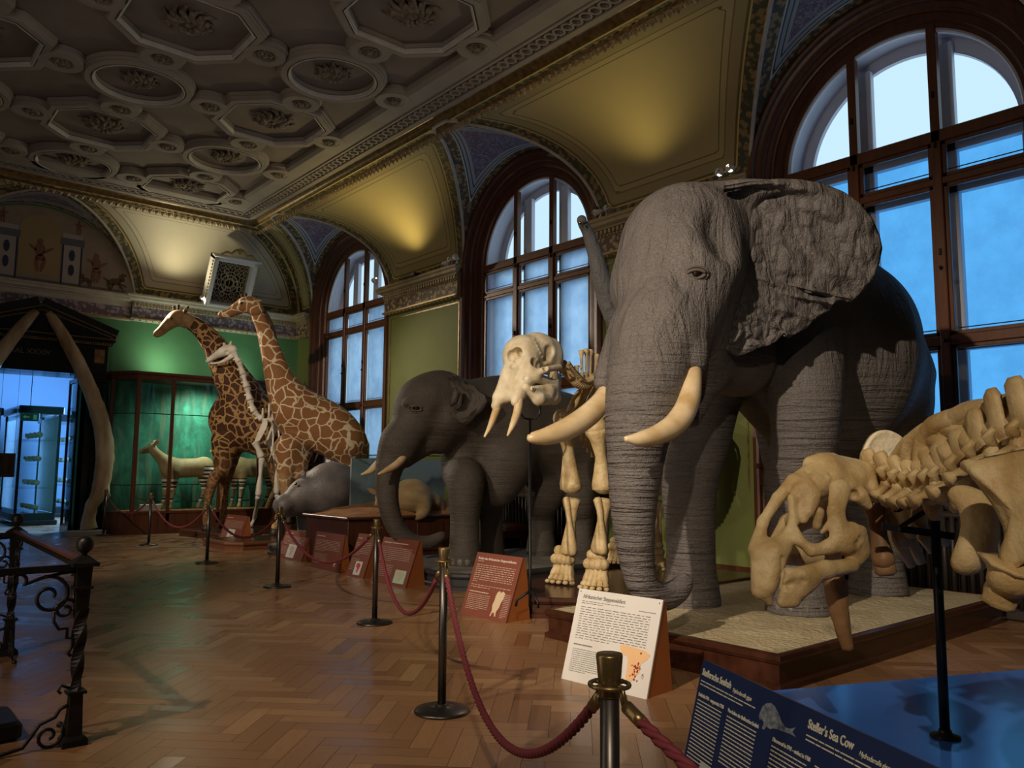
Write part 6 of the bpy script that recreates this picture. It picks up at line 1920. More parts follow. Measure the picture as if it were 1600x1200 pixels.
def c_skull(S_, O, ex, ey, nn, W_, H_, R):
    text(S_, 'Skelett des Afrikanischen Steppenelefanten', .034, O + ex * W_ * .06 + ey * H_ * .89, R, M_inkw, .0008, maxw=W_ * .86)
    B = MB(); B_ = B
    fine_lines(B, O, ex, ey, nn, W_ * .07, W_ * .30, H_ * .86, 1, .02, .005, rnd)
    fine_lines(B, O, ex, ey, nn, W_ * .07, W_ * .92, H_ * .80, 9, H_ * .033, .0045, rnd, .12)
    fine_lines(B, O, ex, ey, nn, W_ * .07, W_ * .92, H_ * .48, 2, H_ * .033, .0045, rnd, .5)
    fine_lines(B, O, ex, ey, nn, W_ * .07, W_ * .50, H_ * .37, 1, .02, .009, rnd, 1)
    fine_lines(B, O, ex, ey, nn, W_ * .07, W_ * .55, H_ * .33, 9, H_ * .028, .004, rnd)
    fine_lines(B, O, ex, ey, nn, W_ * .84, W_ * .97, H_ * .40, 14, H_ * .026, .004, rnd)
    B.build('small_print', M_inkw, S_)
    out = [(.68, .42), (.72, .45), (.75, .42), (.79, .45), (.84, .42), (.83, .33), (.80, .27), (.79, .20), (.75, .13), (.76, .06), (.735, .06), (.72, .11), (.68, .11), (.66, .05), (.64, .06), (.66, .14), (.64, .22), (.66, .30), (.66, .36)]
    B = MB(); B.add([O + ex * x * W_ + ey * y * H_ + nn * .0015 for x, y in out], [tuple(range(len(out)))]); B.build('skull_picture', mat('cream_print', (.60, .45, .30), .7), S_)
def c_white(S_, O, ex, ey, nn, W_, H_, R):
    text(S_, 'Afrikanischer Steppenelefant', .040, O + ex * W_ * .07 + ey * H_ * .90, R, M_ink, .0006, maxw=W_ * .52)
    B = MB()
    fine_lines(B, O, ex, ey, nn, W_ * .07, W_ * .60, H_ * .865, 2, H_ * .022, .004, rnd, .5)
    fine_lines(B, O, ex, ey, nn, W_ * .76, W_ * .95, H_ * .845, 1, .02, .005, rnd, 1)
    fine_lines(B, O, ex, ey, nn, W_ * .07, W_ * .90, H_ * .80, 14, H_ * .0262, .0042, rnd, .5)
    fine_lines(B, O, ex, ey, nn, W_ * .07, W_ * .30, H_ * .385, 1, .02, .009, rnd, 1)
    fine_lines(B, O, ex, ey, nn, W_ * .07, W_ * .42, H_ * .34, 12, H_ * .0215, .004, rnd)
    B.build('small_print', M_ink, S_)
    out = [(.62, .47), (.66, .48), (.80, .47), (.90, .46), (.94, .44), (.97, .43), (.94, .38), (.88, .32), (.88, .24), (.84, .18), (.80, .12), (.77, .10), (.74, .16), (.74, .26), (.73, .34), (.71, .38), (.66, .38), (.63, .42)]
    B = MB(); B.add([O + ex * x * W_ + ey * y * H_ + nn * .0015 for x, y in out], [tuple(range(len(out)))]); B.build('map_picture', mat('orange_print', (.80, .50, .26), .7), S_)
    out2 = [(.905, .20), (.925, .24), (.935, .21), (.925, .17)]
    B = MB(); B.add([O + ex * x * W_ + ey * y * H_ + nn * .0015 for x, y in out2], [tuple(range(4))]); B.build('island_picture', mat('grey_print', (.5, .48, .46), .7), S_)
    B = MB()
    for i in range(26):
        x = rnd.gauss(.84, .035); y = rnd.gauss(.25, .05); a = rnd.uniform(.004, .009)
        p = O + ex * x * W_ + ey * y * H_ + nn * .0028; B.add([p - ex * a, p - ey * a, p + ex * a, p + ey * a * 1.4], [(0, 1, 2, 3)])
    B.build('red_spots', mat('red_print', (.30, .03, .02), .7), S_)
    B = MB()
    for x, y in ((.03, .97), (.97, .96)): B.ball(O + ex * x * W_ + ey * y * H_ + nn * .002, .004, 6, 4)
    B.build('screws', M_lead, S_)
def c_red(title, mapc=(.55, .60, .55), mx=(.62, .92, .06, .34), red=False):
    def f(S_, O, ex, ey, nn, W_, H_, R):
        B = MB()
        fine_lines(B, O, ex, ey, nn, W_ * .07, W_ * title, H_ * .88, 1, .02, .013, rnd, 1)
        fine_lines(B, O, ex, ey, nn, W_ * .07, W_ * .90, H_ * .78, 8, H_ * .04, .0045, rnd, .4)
        fine_lines(B, O, ex, ey, nn, W_ * .07, W_ * .52, H_ * .40, 7, H_ * .04, .0045, rnd, .6)
        B.build('small_print', M_inkw, S_)
        x0, x1, y0, y1 = mx
        B = MB(); B.add([O + ex * x * W_ + ey * y * H_ + nn * .0015 for x, y in ((x0, y0), (x1, y0), (x1, y1), (x0, y1))], [(0, 1, 2, 3)])
        B.build('map_picture', mat('map_print', mapc, .6), S_)
        out = [(.2, .8), (.5, .9), (.8, .75), (.7, .5), (.55, .15), (.4, .2), (.42, .5), (.2, .6)]
        B = MB(); B.add([O + ex * (x0 + (x1 - x0) * x) * W_ + ey * (y0 + (y1 - y0) * y) * H_ + nn * .0025 for x, y in out], [tuple(range(len(out)))])
        B.build('land_shape', mat('land_print', (.55, .04, .05) if red else (.5, .42, .30), .6), S_)
    return f
wedge_sign('information_sign', 'white information sign with an orange map of Africa, leaning on an orange board', FL(877, 1060), FL(1010, 1093), .60, .20, M_paper, M_orangewood, c_white)
wedge_sign('information_sign', 'rust red sign with a cream skull picture, in front of the elephant skeleton', FL(719, 958), FL(790, 974), .60, .22, M_redsign, M_orangewood, c_skull)
wedge_sign('information_sign', 'rust red sign with a green map beside the curled trunk of the smaller elephant', FL(578, 908), FL(633, 919), .56, .20, M_redsign, M_orangewood, c_red(.75, (.42, .52, .42)))
wedge_sign('information_sign', 'wide rust red sign behind the third nearest post and rope', Vector((5.60, 11.15, 0)), Vector((5.58, 10.25, 0)), .52, .08, M_redsign, M_orangewood, c_red(.35, (.17, .05, .035), (.7, .9, .1, .3)))
wedge_sign('information_sign', 'narrow rust red sign with a white and red map, left of the third nearest post', FL(540, 899), FL(567, 904), .56, .20, M_redsign, M_orangewood, c_red(.3, (.60, .60, .58), (.36, .74, .05, .36), True))
wedge_sign('information_sign', 'small rust red sign with a white card under the hippopotamus muzzle', FL(432, 870), FL(470, 878), .44, .16, M_redsign, M_orangewood, c_red(.35, (.60, .60, .60), (.34, .66, .06, .52)))
wedge_sign('information_sign', 'small rust red sign with a white card in front of the dark giraffe', FL(340, 845), FL(372, 850), .52, .18, M_redsign, M_orangewood, c_red(.35, (.60, .60, .60), (.34, .66, .06, .48)))

# ------------------------------------------------------------------ sea cow text desk
TD = empty('text_panel', (2.4, 1.2, 0), label='dark blue tilted text panel about the sea cow in the right foreground', category='text panel')
A_ = V(1099, 1030, 2.62); Bq = V(1600, 1262, 1.50)
exT = (Bq - A_); exT.z = 0; exT.normalize()
Bq = A_ + exT * 1.40
hT = up.cross(exT)
if hT.dot(FWD) > 0: hT = -hT
dwn = -up * math.cos(math.radians(14)) + hT * math.sin(math.radians(14))
eyT = -dwn.normalized(); nT = exT.cross(eyT).normalized(); HT = .62
if nT.dot(-FWD) < 0: nT = -nT
OT = A_ - eyT * HT
M_navy = mat('navy_print', (.018, .030, .095), .25); 
B = MB(); c0 = [OT, OT + exT * 1.40, OT + exT * 1.40 + eyT * HT, A_]
B.add(c0 + [p - nT * .012 for p in c0], [(0, 1, 2, 3), (7, 6, 5, 4), (0, 4, 5, 1), (1, 5, 6, 2), (2, 6, 7, 3), (3, 7, 4, 0)]); TP_ = B.build('panel', M_navy, TD)
RT_ = Matrix((exT, eyT, nT)).transposed()
M_cream = mat('cream_lettering', (.62, .60, .50), .6)
def T(s_, size, x, y, **k): text(TP_, s_, size, OT + exT * x + eyT * (HT - y) + nT * .001, RT_, M_cream, **k)
T('Stellersche Seekuh', .029, .012, .045, bold=.0006, maxw=.17); T('Hydrodamalis gigas', .017, .195, .05, shear=.25, maxw=.10)
T('Entdeckt 1741 \u2013 ausgerottet 1768', .0145, .015, .108, bold=.0003, maxw=.15)
T('Vom Leben der Stellerschen Seekuh', .0145, .19, .108, bold=.0003, maxw=.16)
T("Steller's Sea Cow", .031, .55, .045, bold=.0006, maxw=.17); T('Hydrodamalis gigas', .017, .74, .05, shear=.25, maxw=.10)
T('Discovered in 1741 \u2013 extinct in 1768', .0145, .42, .118, bold=.0003, maxw=.16)
def FLn(x0, x1, y, nl, last=.6):
    B = MB(); fine_lines(B, OT, exT, eyT, nT, x0, x1, HT - y, nl, .0105, .0034, rnd, last, .45); B.build('small_print', M_cream, TP_)
FLn(.012, .32, .064, 2, .8); FLn(.55, .90, .064, 2, .8)
FLn(.015, .16, .122, 20); FLn(.015, .16, .345, 20); FLn(.19, .345, .122, 13); FLn(.19, .345, .27, 26); FLn(.42, .57, .132, 30); FLn(.60, .75, .122, 30); FLn(.80, .95, .122, 30); FLn(1.0, 1.15, .122, 30)
B = MB(); B.add([OT + exT * x + eyT * (HT - y) + nT * .0015 for x, y in ((.10, .35), (.165, .35), (.165, .28), (.10, .28))], [(0, 1, 2, 3)]); B.build('map_picture', mat('grey_map_print', (.40, .44, .42), .6), TP_)
# drawing of the animal: body with forelimb and fluke
out = [(.345, .065), (.352, .048), (.366, .036), (.385, .030), (.405, .033), (.425, .045), (.445, .062), (.465, .070), (.485, .068), (.505, .058), (.495, .072), (.512, .080), (.488, .080), (.465, .082), (.44, .084), (.415, .088), (.40, .094), (.385, .092), (.375, .104), (.366, .102), (.37, .086), (.356, .080), (.35, .086), (.343, .078)]
M_draw = noisy('pale_blue_print', (.04, .055, .10), (.30, .34, .38), 60, .6, 0)
B = MB(); B.add([OT + exT * x + eyT * (HT - y) + nT * .0012 for x, y in out], [tuple(range(len(out)))]); B.build('animal_drawing', M_draw, TP_)
B = MB()
for s_ in (.25, 1.15):
    p = OT + exT * s_ - nT * .02 + eyT * .3
    B.beam(p, Vector((p.x, p.y, 0)), .05, .03)
    B.bx(p.x - .12, p.x + .12, p.y - .12, p.y + .12, 0, .012)
B.build('desk_leg', M_blackmetal, TD)

# ------------------------------------------------------------------ wrought iron railing on the left
P1 = FL(113, 1163); P2 = FL(12, 1023); P0 = P1 - Vector((1.15, .02, 0)); P0.z = 0
RL = empty('iron_railing', P1, label='dark wrought iron railing with ball finials and scrolls at the left edge', category='railing')
def rpost(p, i):
    B = MB()
    def sq(z0, z1, w0, w1=None):
        w1 = w0 if w1 is None else w1
        B.add([(p.x + sx * w, p.y + sy * w, z) for z, w in ((z0, w0), (z1, w1)) for sx, sy in ((-1, -1), (1, -1), (1, 1), (-1, 1))], [(3, 2, 1, 0), (4, 5, 6, 7), (0, 1, 5, 4), (1, 2, 6, 5), (2, 3, 7, 6), (3, 0, 4, 7)])
    sq(0, .03, .06); sq(.03, .05, .06, .045); sq(.05, .26, .036, .030); sq(.26, .275, .045)
    n_ = 20
    vs = []; fs = []
    for k in range(n_ + 1):
        z = .275 + .42 * k / n_; a = k * .22; w_ = .022 + .010 * k / n_
        for q in range(4):
            t = a + q * PI / 2; vs.append((p.x + w_ * 1.3 * math.cos(t), p.y + w_ * 1.3 * math.sin(t), z))
    for k in range(n_):
        for q in range(4): fs.append((k * 4 + q, k * 4 + (q + 1) % 4, k * 4 + 4 + (q + 1) % 4, k * 4 + 4 + q))
    B.add(vs, fs)
    sq(.69, .92, .030, .038); sq(.80, .815, .046); sq(.92, .94, .065); sq(.94, .975, .06, .02)
    B.build('post', M_iron, RL)
    B = MB(); B.lathe([(.018, .97), (.014, .985), (.02, .99), (.036, 1.005), (.044, 1.03), (.040, 1.055), (.026, 1.072), (.008, 1.078)], (p.x, p.y, 0), 18); B.build('finial', M_iron, RL)
rpost(P1, 0); rpost(P2, 1); rpost(P0, 2)
def scroll(c, dirv, pts, r=.010):
    """2D scroll in the vertical plane (dirv, z)"""
    return [c + dirv * x + up * z for x, z in pts]
def spiral(cx, cz, r0, r1, a0, turns, n_=22): return [(cx + (r0 + (r1 - r0) * k / n_) * math.cos(a0 + turns * 2 * PI * k / n_), cz + (r0 + (r1 - r0) * k / n_) * math.sin(a0 + turns * 2 * PI * k / n_)) for k in range(n_ + 1)]
for a, b in ((P1, P0), (P1, P2), (P2, P2 + Vector((-1.15, 0, 0)))):
    a = Vector((a.x, a.y, 0)); b = Vector((b.x, b.y, 0)); d = (b - a).normalized()
    B = MB(); B.beam(a + up * .915, b + up * .915, .03, .035); B.build('top_rail', M_iron, RL)
    if a == Vector((P1.x, P1.y, 0)) and abs(b.x - P2.x) < .01:
        B = MB(); B.beam(a + up * .945, b + up * .945, .055, .016); B.build('handrail_bar', M_wood, RL)
    B = MB()
    for base_, dd in ((a, d), (b, -d)):
        B.tube(scroll(base_, dd, [(.03, .895), (.10, .89), (.20, .87), (.27, .845)] + spiral(.30, .87, .04, .012, -2.2, -.9)), .009, 7)
        B.tube(scroll(base_, dd, spiral(.155, .775, .105, .02, 1.3, 1.35, 30)), .010, 7)
        B.tube(scroll(base_, dd, spiral(.075, .70, .055, .012, 2.4, -1.2)), .009, 7)
        B.tube(scroll(base_, dd, [(.13, .69), (.125, .64), (.10, .60), (.06, .60), (.06, .55), (.03, .545), (.035, .50), (.05, .47), (.035, .455)]), .009, 7)
        B.ball(base_ + dd * .115 + up * .715, .018, 8, 6)
        B.tube(scroll(base_, dd, [(.02, .21), (.07, .19), (.09, .155), (.16, .13), (.20, .07), (.23, .03), (.30, .018), (.36, .010)]), .010, 7)
        B.tube(scroll(base_, dd, spiral(.115, .065, .07, .014, 2.6, 1.3)), .009, 7)
        B.tube(scroll(base_, dd, [(.03, .29), (.07, .31), (.085, .285), (.07, .27)]), .008, 7)
        B.ball(base_ + dd * .36 + up * .012, .018, 8, 6)
    build_split(B, 'scroll', M_iron, RL)
B = MB(); sp_ = FL(0, 1135); B.bx(sp_.x - .5, sp_.x + .05, sp_.y - .35, sp_.y + .05, 0, .10, .02)
B.build('iron_step_block', M_iron, label='low dark iron block at the left edge under the railing', category='block')

# ------------------------------------------------------------------ spotlights on the cornices
def spotfix(pts, label, lit, name='spotlights', cat='spotlight'):
    S_ = empty(name, pts[0][0], label=label, category=cat)
    M_lit = bpy.data.materials.new('lit_lamp'); M_lit.use_nodes = True; b = M_lit.node_tree.nodes['Principled BSDF']
    b.inputs['Emission Color'].default_value = (1, .93, .78, 1); b.inputs['Emission Strength'].default_value = 14
    for k, (p, d) in enumerate(pts):
        d = Vector(d).normalized()
        B = MB(); B.tube([p - d * .09, p - d * .08, p - d * .02, p + d * .045, p + d * .05, p + d * .045], [.02, .035, .042, .062, .058, .05], 16, caps=False)
        B.tube([p - d * .05, p - d * .05 - up * .07, p - d * .05 - up * .10], [.012, .012, .03], 8); lh_ = B.build('lamp_head', M_white, S_)
        B = MB(); B.cyl(p + d * .030, p + d * .036, .048, .048, 16); B.build('lamp_glass', M_lit if lit[k] else M_steel, lh_)
spotfix([(Vector((8.98, 6.22, 5.50)), (-.8, -.45, -.35)), (Vector((8.98, 6.05, 5.50)), (-.85, -.5, -.2))], 'pair of lit white spotlights on the cornice above the large elephant', (True, True))
spotfix([(Vector((8.98, 12.42, 5.50)), (-.8, -.5, -.1)), (Vector((8.98, 12.24, 5.52)), (-.8, -.5, 0)), (Vector((8.98, 12.58, 5.47)), (-.4, .6, -.4))], 'cluster of unlit white spotlights on the cornice left of the middle window', (False, False, False))
spotfix([(Vector((8.85, 15.05, 5.56)), (.1, .8, -.2))], 'small dark spotlight on the cornice right of the farthest window', (True,))
spotfix([(Vector((8.98, 8.50, 5.50)), (-.7, .5, -.3)), (Vector((8.98, 8.30, 5.50)), (-.6, -.7, -.1))], 'grey spotlights on the cornice above the raised trunk tip', (False, False))
spotfix([(Vector((6.60, 19.22, 5.50)), (-.3, -.9, -.1))], 'single bright spotlight on the far cornice left of the grille window', (True,))
for (x, y, l) in ((8.9, 13.5, 'low metal uplight box on the cornice between the middle and farthest windows'),):
    B = MB(); B.bx(8.85, 9.1, y, y + .5, 5.385, 5.45, .01); B.build('uplight_box', M_steel, label=l, category='uplight')

# ------------------------------------------------------------------ grille window in the far cove
GW = empty('grille_window', (7.25, 19.2, 5.4), label='ornate gilt grille in a white frame set into the far vault', category='grille window')
gx0, gx1 = 6.60, 7.66
TG = Matrix.Translation((0, 19.22, 5.42)) @ Matrix.Rotation(math.radians(27), 4, 'X') @ Matrix.Translation((0, -19.22, -5.42))
B = MB(); B.T = TG
def frm(x, z, t=0): return Vector((x, 19.30 - .0 * z, z))
for (x0, x1, z0, z1) in ((gx0, gx0 + .11, 5.40, 6.62), (gx1 - .11, gx1, 5.40, 6.62), (gx0, gx1, 6.50, 6.62), (gx0, gx1, 5.38, 5.46)):
    B.bx(x0, x1, 18.98, 19.34, z0, z1, .02)
B.bx(gx0 - .05, gx1 + .05, 18.93, 19.1, 6.60, 6.67, .02)
B.build('frame', M_white, GW)
B = MB(); B.T = TG
for s_ in (-1, 1):
    B.tube([Vector((7.13 + s_ * x, 18.96, z)) for x, z in [(.42, 6.68), (.30, 6.76), (.18, 6.74), (.12, 6.82), (.04, 6.86)]], [.02, .03, .025, .03, .03], 8)
    for k in range(12): B.ball((gx0 - .03 if s_ < 0 else gx1 + .03, 18.99, 5.6 + k * .08), (.02, .02, .035), 6, 4)
B.ball((7.13, 18.95, 6.82), (.06, .04, .08), 8, 6)
B.build('crest', M_gold, GW)
B = MB(); B.T = TG; B.bx(gx0 + .1, gx1 - .1, 19.32, 19.34, 5.4, 6.5); B.build('dark_backing', M_lead, GW)
B = MB(); B.T = TG
M_gr = noisy('brown_gilt_fretwork', (.22, .15, .07), (.48, .40, .28), 10, .5, .3, 60, metal=.1)
cx, cz_ = 7.13, 5.96
def ringp(x, z, r, t=.012):
    B.tube([Vector((x + r * math.cos(a), 19.20, z + r * math.sin(a))) for a in [2 * PI * k / 16 for k in range(16)]], t, 5, closed=True)
for r in (.10, .20): ringp(cx, cz_, r, .014)
for k in range(8):
    a = 2 * PI * k / 8; ringp(cx + .20 * math.cos(a), cz_ + .20 * math.sin(a), .085, .011); ringp(cx + .30 * math.cos(a + .39), cz_ + .30 * math.sin(a + .39), .06, .010)
for ix in range(-3, 4):
    for iz in range(-5, 6):
        if abs(ix * .105) ** 2 + abs(iz * .1) ** 2 > .1: ringp(cx + ix * .115, cz_ + iz * .10, .05, .009)
for ix in range(-3, 4): B.cyl((cx + ix * .115, 19.205, 5.42), (cx + ix * .115, 19.205, 6.48), .006, .006, 5)
B.build('fretwork', M_gr, GW)

# ------------------------------------------------------------------ painted lunette on the far wall
LU = empty('painted_lunette', (CX - .04, YF - .01, 5.4), label='faded painted lunette with figures and slim columns above the dark doorway', category='wall painting')
M_plast = noisy('faded_fresco_ground', (.26, .21, .17), (.34, .28, .22), 2.5, .85, .05, 20)
lcx = CX - .04
B = MB(); n_ = 40; R_ = 1.93
pts = [(lcx + R_ * math.cos(PI * k / n_), YF - .02, ZAF + .20 + (R_ - .2) * math.sin(PI * k / n_) * 1.0) for k in range(n_ + 1)]
B.add(pts, [tuple(range(n_ + 1))]); B.bx(lcx - 1.9, lcx + 1.9, YF - .015, YF - .005, ZAF + .18, ZAF + .42)
B.build('ground', M_plast, LU)
def flat(name, polys, m, y=YF - .028):
    B = MB()
    for poly in polys: B.add([(lcx + x, y, z) for x, z in poly], [tuple(range(len(poly)))])
    return build_split(B, name, m, LU)
def rect(x0, x1, z0, z1): return [(x0, z0), (x1, z0), (x1, z1), (x0, z1)]
M_fb = mat('fresco_blue_grey', (.13, .13, .18), .9); M_fd = mat('fresco_navy', (.035, .04, .08), .9); M_fr = mat('fresco_red_brown', (.22, .10, .07), .9); M_fo = mat('fresco_ochre', (.33, .25, .13), .9); M_fl = mat('fresco_pale', (.38, .34, .32), .9)
flat('niche', [[(-.40, 5.55), (.40, 5.55), (.40, 6.55)] + [(.40 * math.cos(a), 6.55 + .33 * math.sin(a)) for a in [PI * k / 12 for k in range(1, 12)]] + [(-.40, 6.55)]], M_fo)
cols = []; dk = []; pale = []
for s_ in (-1, 1):
    for cxx in (.62,):
        pale.append(rect(s_ * .62 - .17, s_ * .62 + .17, 5.45, 6.35)); cols.append(rect(s_ * .62 - .24, s_ * .62 + .24, 6.30, 6.46)); pale.append(rect(s_ * .62 - .20, s_ * .62 + .20, 6.46, 6.56))
        for o_ in (-.20, .17): dk.append(rect(s_ * .62 + o_, s_ * .62 + o_ + .035, 5.42, 6.30))
cols.append(rect(-1.75, 1.75, 5.36, 5.46)); 
flat('column', pale, M_fl, YF - .030); flat('entablature', cols, M_fb, YF - .032); flat('column_edge', dk, M_fd, YF - .034)
def figure(x, z, s_, fl_=1, m=None):
    def e(cx_, cz2, rx, rz, rot=0, n_=10): return [(x + fl_ * (cx_ * s_ + rx * s_ * math.cos(a) * math.cos(rot) - rz * s_ * math.sin(a) * math.sin(rot)), z + cz2 * s_ + rx * s_ * math.cos(a) * math.sin(rot) + rz * s_ * math.sin(a) * math.cos(rot)) for a in [2 * PI * k / n_ for k in range(n_)]]
    return [e(0, .86, .07, .08), e(0, .62, .13, .19), e(.02, .40, .12, .10), e(-.06, .20, .05, .22, .1), e(.09, .20, .05, .22, -.2), e(.20, .62, .16, .04, .6), e(-.18, .66, .13, .04, -.7)]
def centaur(x, z, s_, f):
    def e(cx_, cz2, rx, rz, rot=0, n_=10): return [(x + f * (cx_ + rx * math.cos(a) * math.cos(rot) - rz * math.sin(a) * math.sin(rot)) * s_, z + (cz2 + rx * math.cos(a) * math.sin(rot) + rz * math.sin(a) * math.cos(rot)) * s_) for a in [2 * PI * k / n_ for k in range(n_)]]
    return [e(0, .3, .26, .13, .3), e(.24, .45, .09, .14, .5), e(.30, .58, .10, .05, -.3), e(-.2, .10, .04, .18, .3), e(-.08, .10, .04, .18, -.3), e(.2, .16, .04, .16, .6), e(.3, .2, .04, .14, 1.2), e(-.3, .34, .14, .03, -.6)]
figs = figure(0, 5.62, .78) + figure(1.12, 5.55, .70) + figure(-1.12, 5.55, .70, -1) + figure(.72, 6.56, .35) + figure(-.72, 6.56, .35, -1)
flat('figure_limb', figs, M_fr, YF - .036)
flat('beast_limb', centaur(1.52, 5.45, .62, 1) + centaur(-1.52, 5.45, .62, -1) + centaur(.95, 5.46, .4, -1) + centaur(-.95, 5.46, .4, 1), mat('fresco_dark_brown', (.12, .07, .055), .9), YF - .038)
flat('ornament', [[(s_ * .62 + .06 * math.cos(a), zc + .13 * math.sin(a)) for a in [2 * PI * k / 10 for k in range(10)]] for s_ in (-1, 1) for zc in (6.08, 5.75)], M_fd, YF - .036)

# ------------------------------------------------------------------ black marble portal and whale jaw bones
PT = empty('door_1', (3.24, YF, 0), kind='structure')
B = MB()
pf = YF - .28
B.bx(1.90, PX0, pf, YF, 0, 3.62); B.bx(PX1, 4.60, pf, YF, 0, 3.62)
for x in (2.02, 4.48): B.bx(x - .10, x + .10, pf - .08, pf, .30, 3.3, .02); B.bx(x - .13, x + .13, pf - .11, pf, 0, .30, .02); B.bx(x - .13, x + .13, pf - .11, pf, 3.3, 3.45, .02)
B.bx(1.88, 4.62, pf - .02, YF, 3.45, 4.10, .01)
B.bx(1.85, 4.65, pf - .10, YF, 4.10, 4.18, .01); B.bx(1.78, 4.72, pf - .16, YF, 4.18, 4.26, .01)
B.bx(PX0, PX1, YF - .05, YF + .3, PZ - .0, PZ + .2)
B.build('portal_frame', M_black, PT)
B = MB()
ap = Vector((3.25, pf - .16, 4.84)); 
for s_ in (-1, 1):
    e_ = Vector((3.25 + s_ * 1.50, pf - .16, 4.30)); B.beam(e_ + Vector((0, .18, 0)), ap + Vector((0, .18, 0)), .40, .07, (0, 1, 0))
B.T = Matrix.Identity(4)
B.build('pediment_rake', M_black, PT)
B = MB(); B.add([(1.80, pf - .05, 4.26), (4.70, pf - .05, 4.26), (3.25, pf - .05, 4.80), (1.80, YF, 4.26), (4.70, YF, 4.26), (3.25, YF, 4.80)], [(0, 1, 2), (3, 5, 4), (0, 2, 5, 3), (1, 4, 5, 2), (0, 3, 4, 1)])
B.build('pediment_field', M_black, PT)
B = MB()
for s_ in (-1, 1):
    e_ = Vector((3.25 + s_ * 1.50, pf - .345, 4.28)); B.beam(e_, ap + Vector((0, -.185, -.03)), .014, .014); B.beam(e_ - Vector((s_ * .14, 0, .02)), ap + Vector((0, -.10, -.12)), .012, .012)
B.bx(1.86, 4.64, pf - .105, pf - .10, 4.11, 4.125); B.bx(1.78, 4.72, pf - .165, pf - .16, 4.24, 4.255)
for k in range(56): B.bx(1.84 + k * .0505, 1.862 + k * .0505, pf - .125, pf - .10, 4.135, 4.165)
for x in (4.44,2.0): B.bx(x - .1, x + .1, pf - .03, pf - .02, 3.72, 4.02)
B.build('gilt_lines', M_giltdark, PT)
Rw = Matrix(((1, 0, 0), (0, 0, -1), (0, 1, 0)))
text(PT, 'SAAL XXXIV', .15, Vector((2.66, pf - .025, 3.80)), Rw, noisy('faded_gold_letters', (.07, .06, .05), (.11, .10, .085), 10, .5, .1), .002, maxw=1.05)
# polished reveals and open glass door leaves
B = MB()
B.bx(PX1, PX1 + .03, YF - .28, YF + .85, 0, PZ); B.bx(PX0 - .03, PX0, YF - .28, YF + .85, 0, PZ); B.bx(PX0, PX1, YF, YF + .85, PZ, PZ + .05)
B.build('polished_reveal', M_black, PT)
B = MB()
for y0, y1, z0, z1 in ((YF + .02, YF + .10, 0, 3.4), (YF + .78, YF + .84, 0, 3.4), (YF + .02, YF + .84, 3.30, 3.4), (YF + .02, YF + .84, 0, .2)):
    B.bx(PX1 - .09, PX1 - .04, y0, y1, z0, z1, .005)
B.build('door_frame', M_black, PT)
B = MB(); B.bx(PX1 - .07, PX1 - .062, YF + .1, YF + .78, .2, 3.3); B.build('door_glass', M_vitrine, PT)
B = MB(); B.bx(2.72, 3.08, YF + .28, YF + .31, 1.22, 1.72, .005)
for x in (2.82, 2.97): B.cyl((x, YF + .25, 1.3), (x, YF + .25, 1.65), .012, .012, 8)
BP = B.build('hanging_board', noisy('dark_brown_board', (.035, .015, .008), (.06, .026, .012), 3, .4), label='small dark brown board with two upright strips hanging in the doorway', category='board')
B = MB(); B.cyl((2.75, YF + .295, 1.72), (2.75, YF + .295, PZ), .004, .004, 6); B.cyl((3.05, YF + .295, 1.72), (3.05, YF + .295, PZ), .004, .004, 6); B.build('wires', M_blackmetal, BP)
M_jaw = noisy('weathered_whale_bone', (.22, .12, .05), (.62, .52, .36), 2.6, .5, .6, 14, stretch=(1, 1, .35), dist=.03)
def jaw(sgn, label):
    J = empty('whale_jaw_bone', (3.25 + sgn * 1.2, 18.98, .1), label=label, category='whale jaw bone', )
    pp = [(.10, 4.68, .06), (.24, 4.50, .10), (.50, 4.08, .125), (.80, 3.52, .14), (1.05, 2.95, .15), (1.24, 2.40, .165), (1.34, 1.85, .175), (1.345, 1.35, .17), (1.28, .90, .15), (1.16, .62, .12), (1.12, .35, .13), (1.14, .14, .16)]
    c = crom([(3.25 + sgn * x, 19.0 - .06 * math.sin(z), z, r) for x, z, r in pp], 6)
    B = MB(); B.tube([q[:3] for q in c], [(q[3] * .8, q[3] * 1.05) for q in c], 18, rough=.12, up=(0, 1, 0))
    B.build('bone', M_jaw, J)
    B = MB(); B.tube([(3.25 + sgn * 1.40, 18.92, 1.1), (3.25 + sgn * 1.44, 18.9, .85), (3.25 + sgn * 1.50, 18.9, .82)], [.07, .05, .02], 8); B.build('bone_spur', M_jaw, J)
    B = MB(); B.bx(3.25 + sgn * 1.0 - .3, 3.25 + sgn * 1.0 + .42, 18.75, 19.15, 0, .11, .01)
    B.build('stand', mat('grey_stand', (.33, .31, .30), .6), J)
jaw(1, 'curved whale jaw bone right of the dark doorway'); jaw(-1, 'curved whale jaw bone left of the dark doorway, only its top in view')

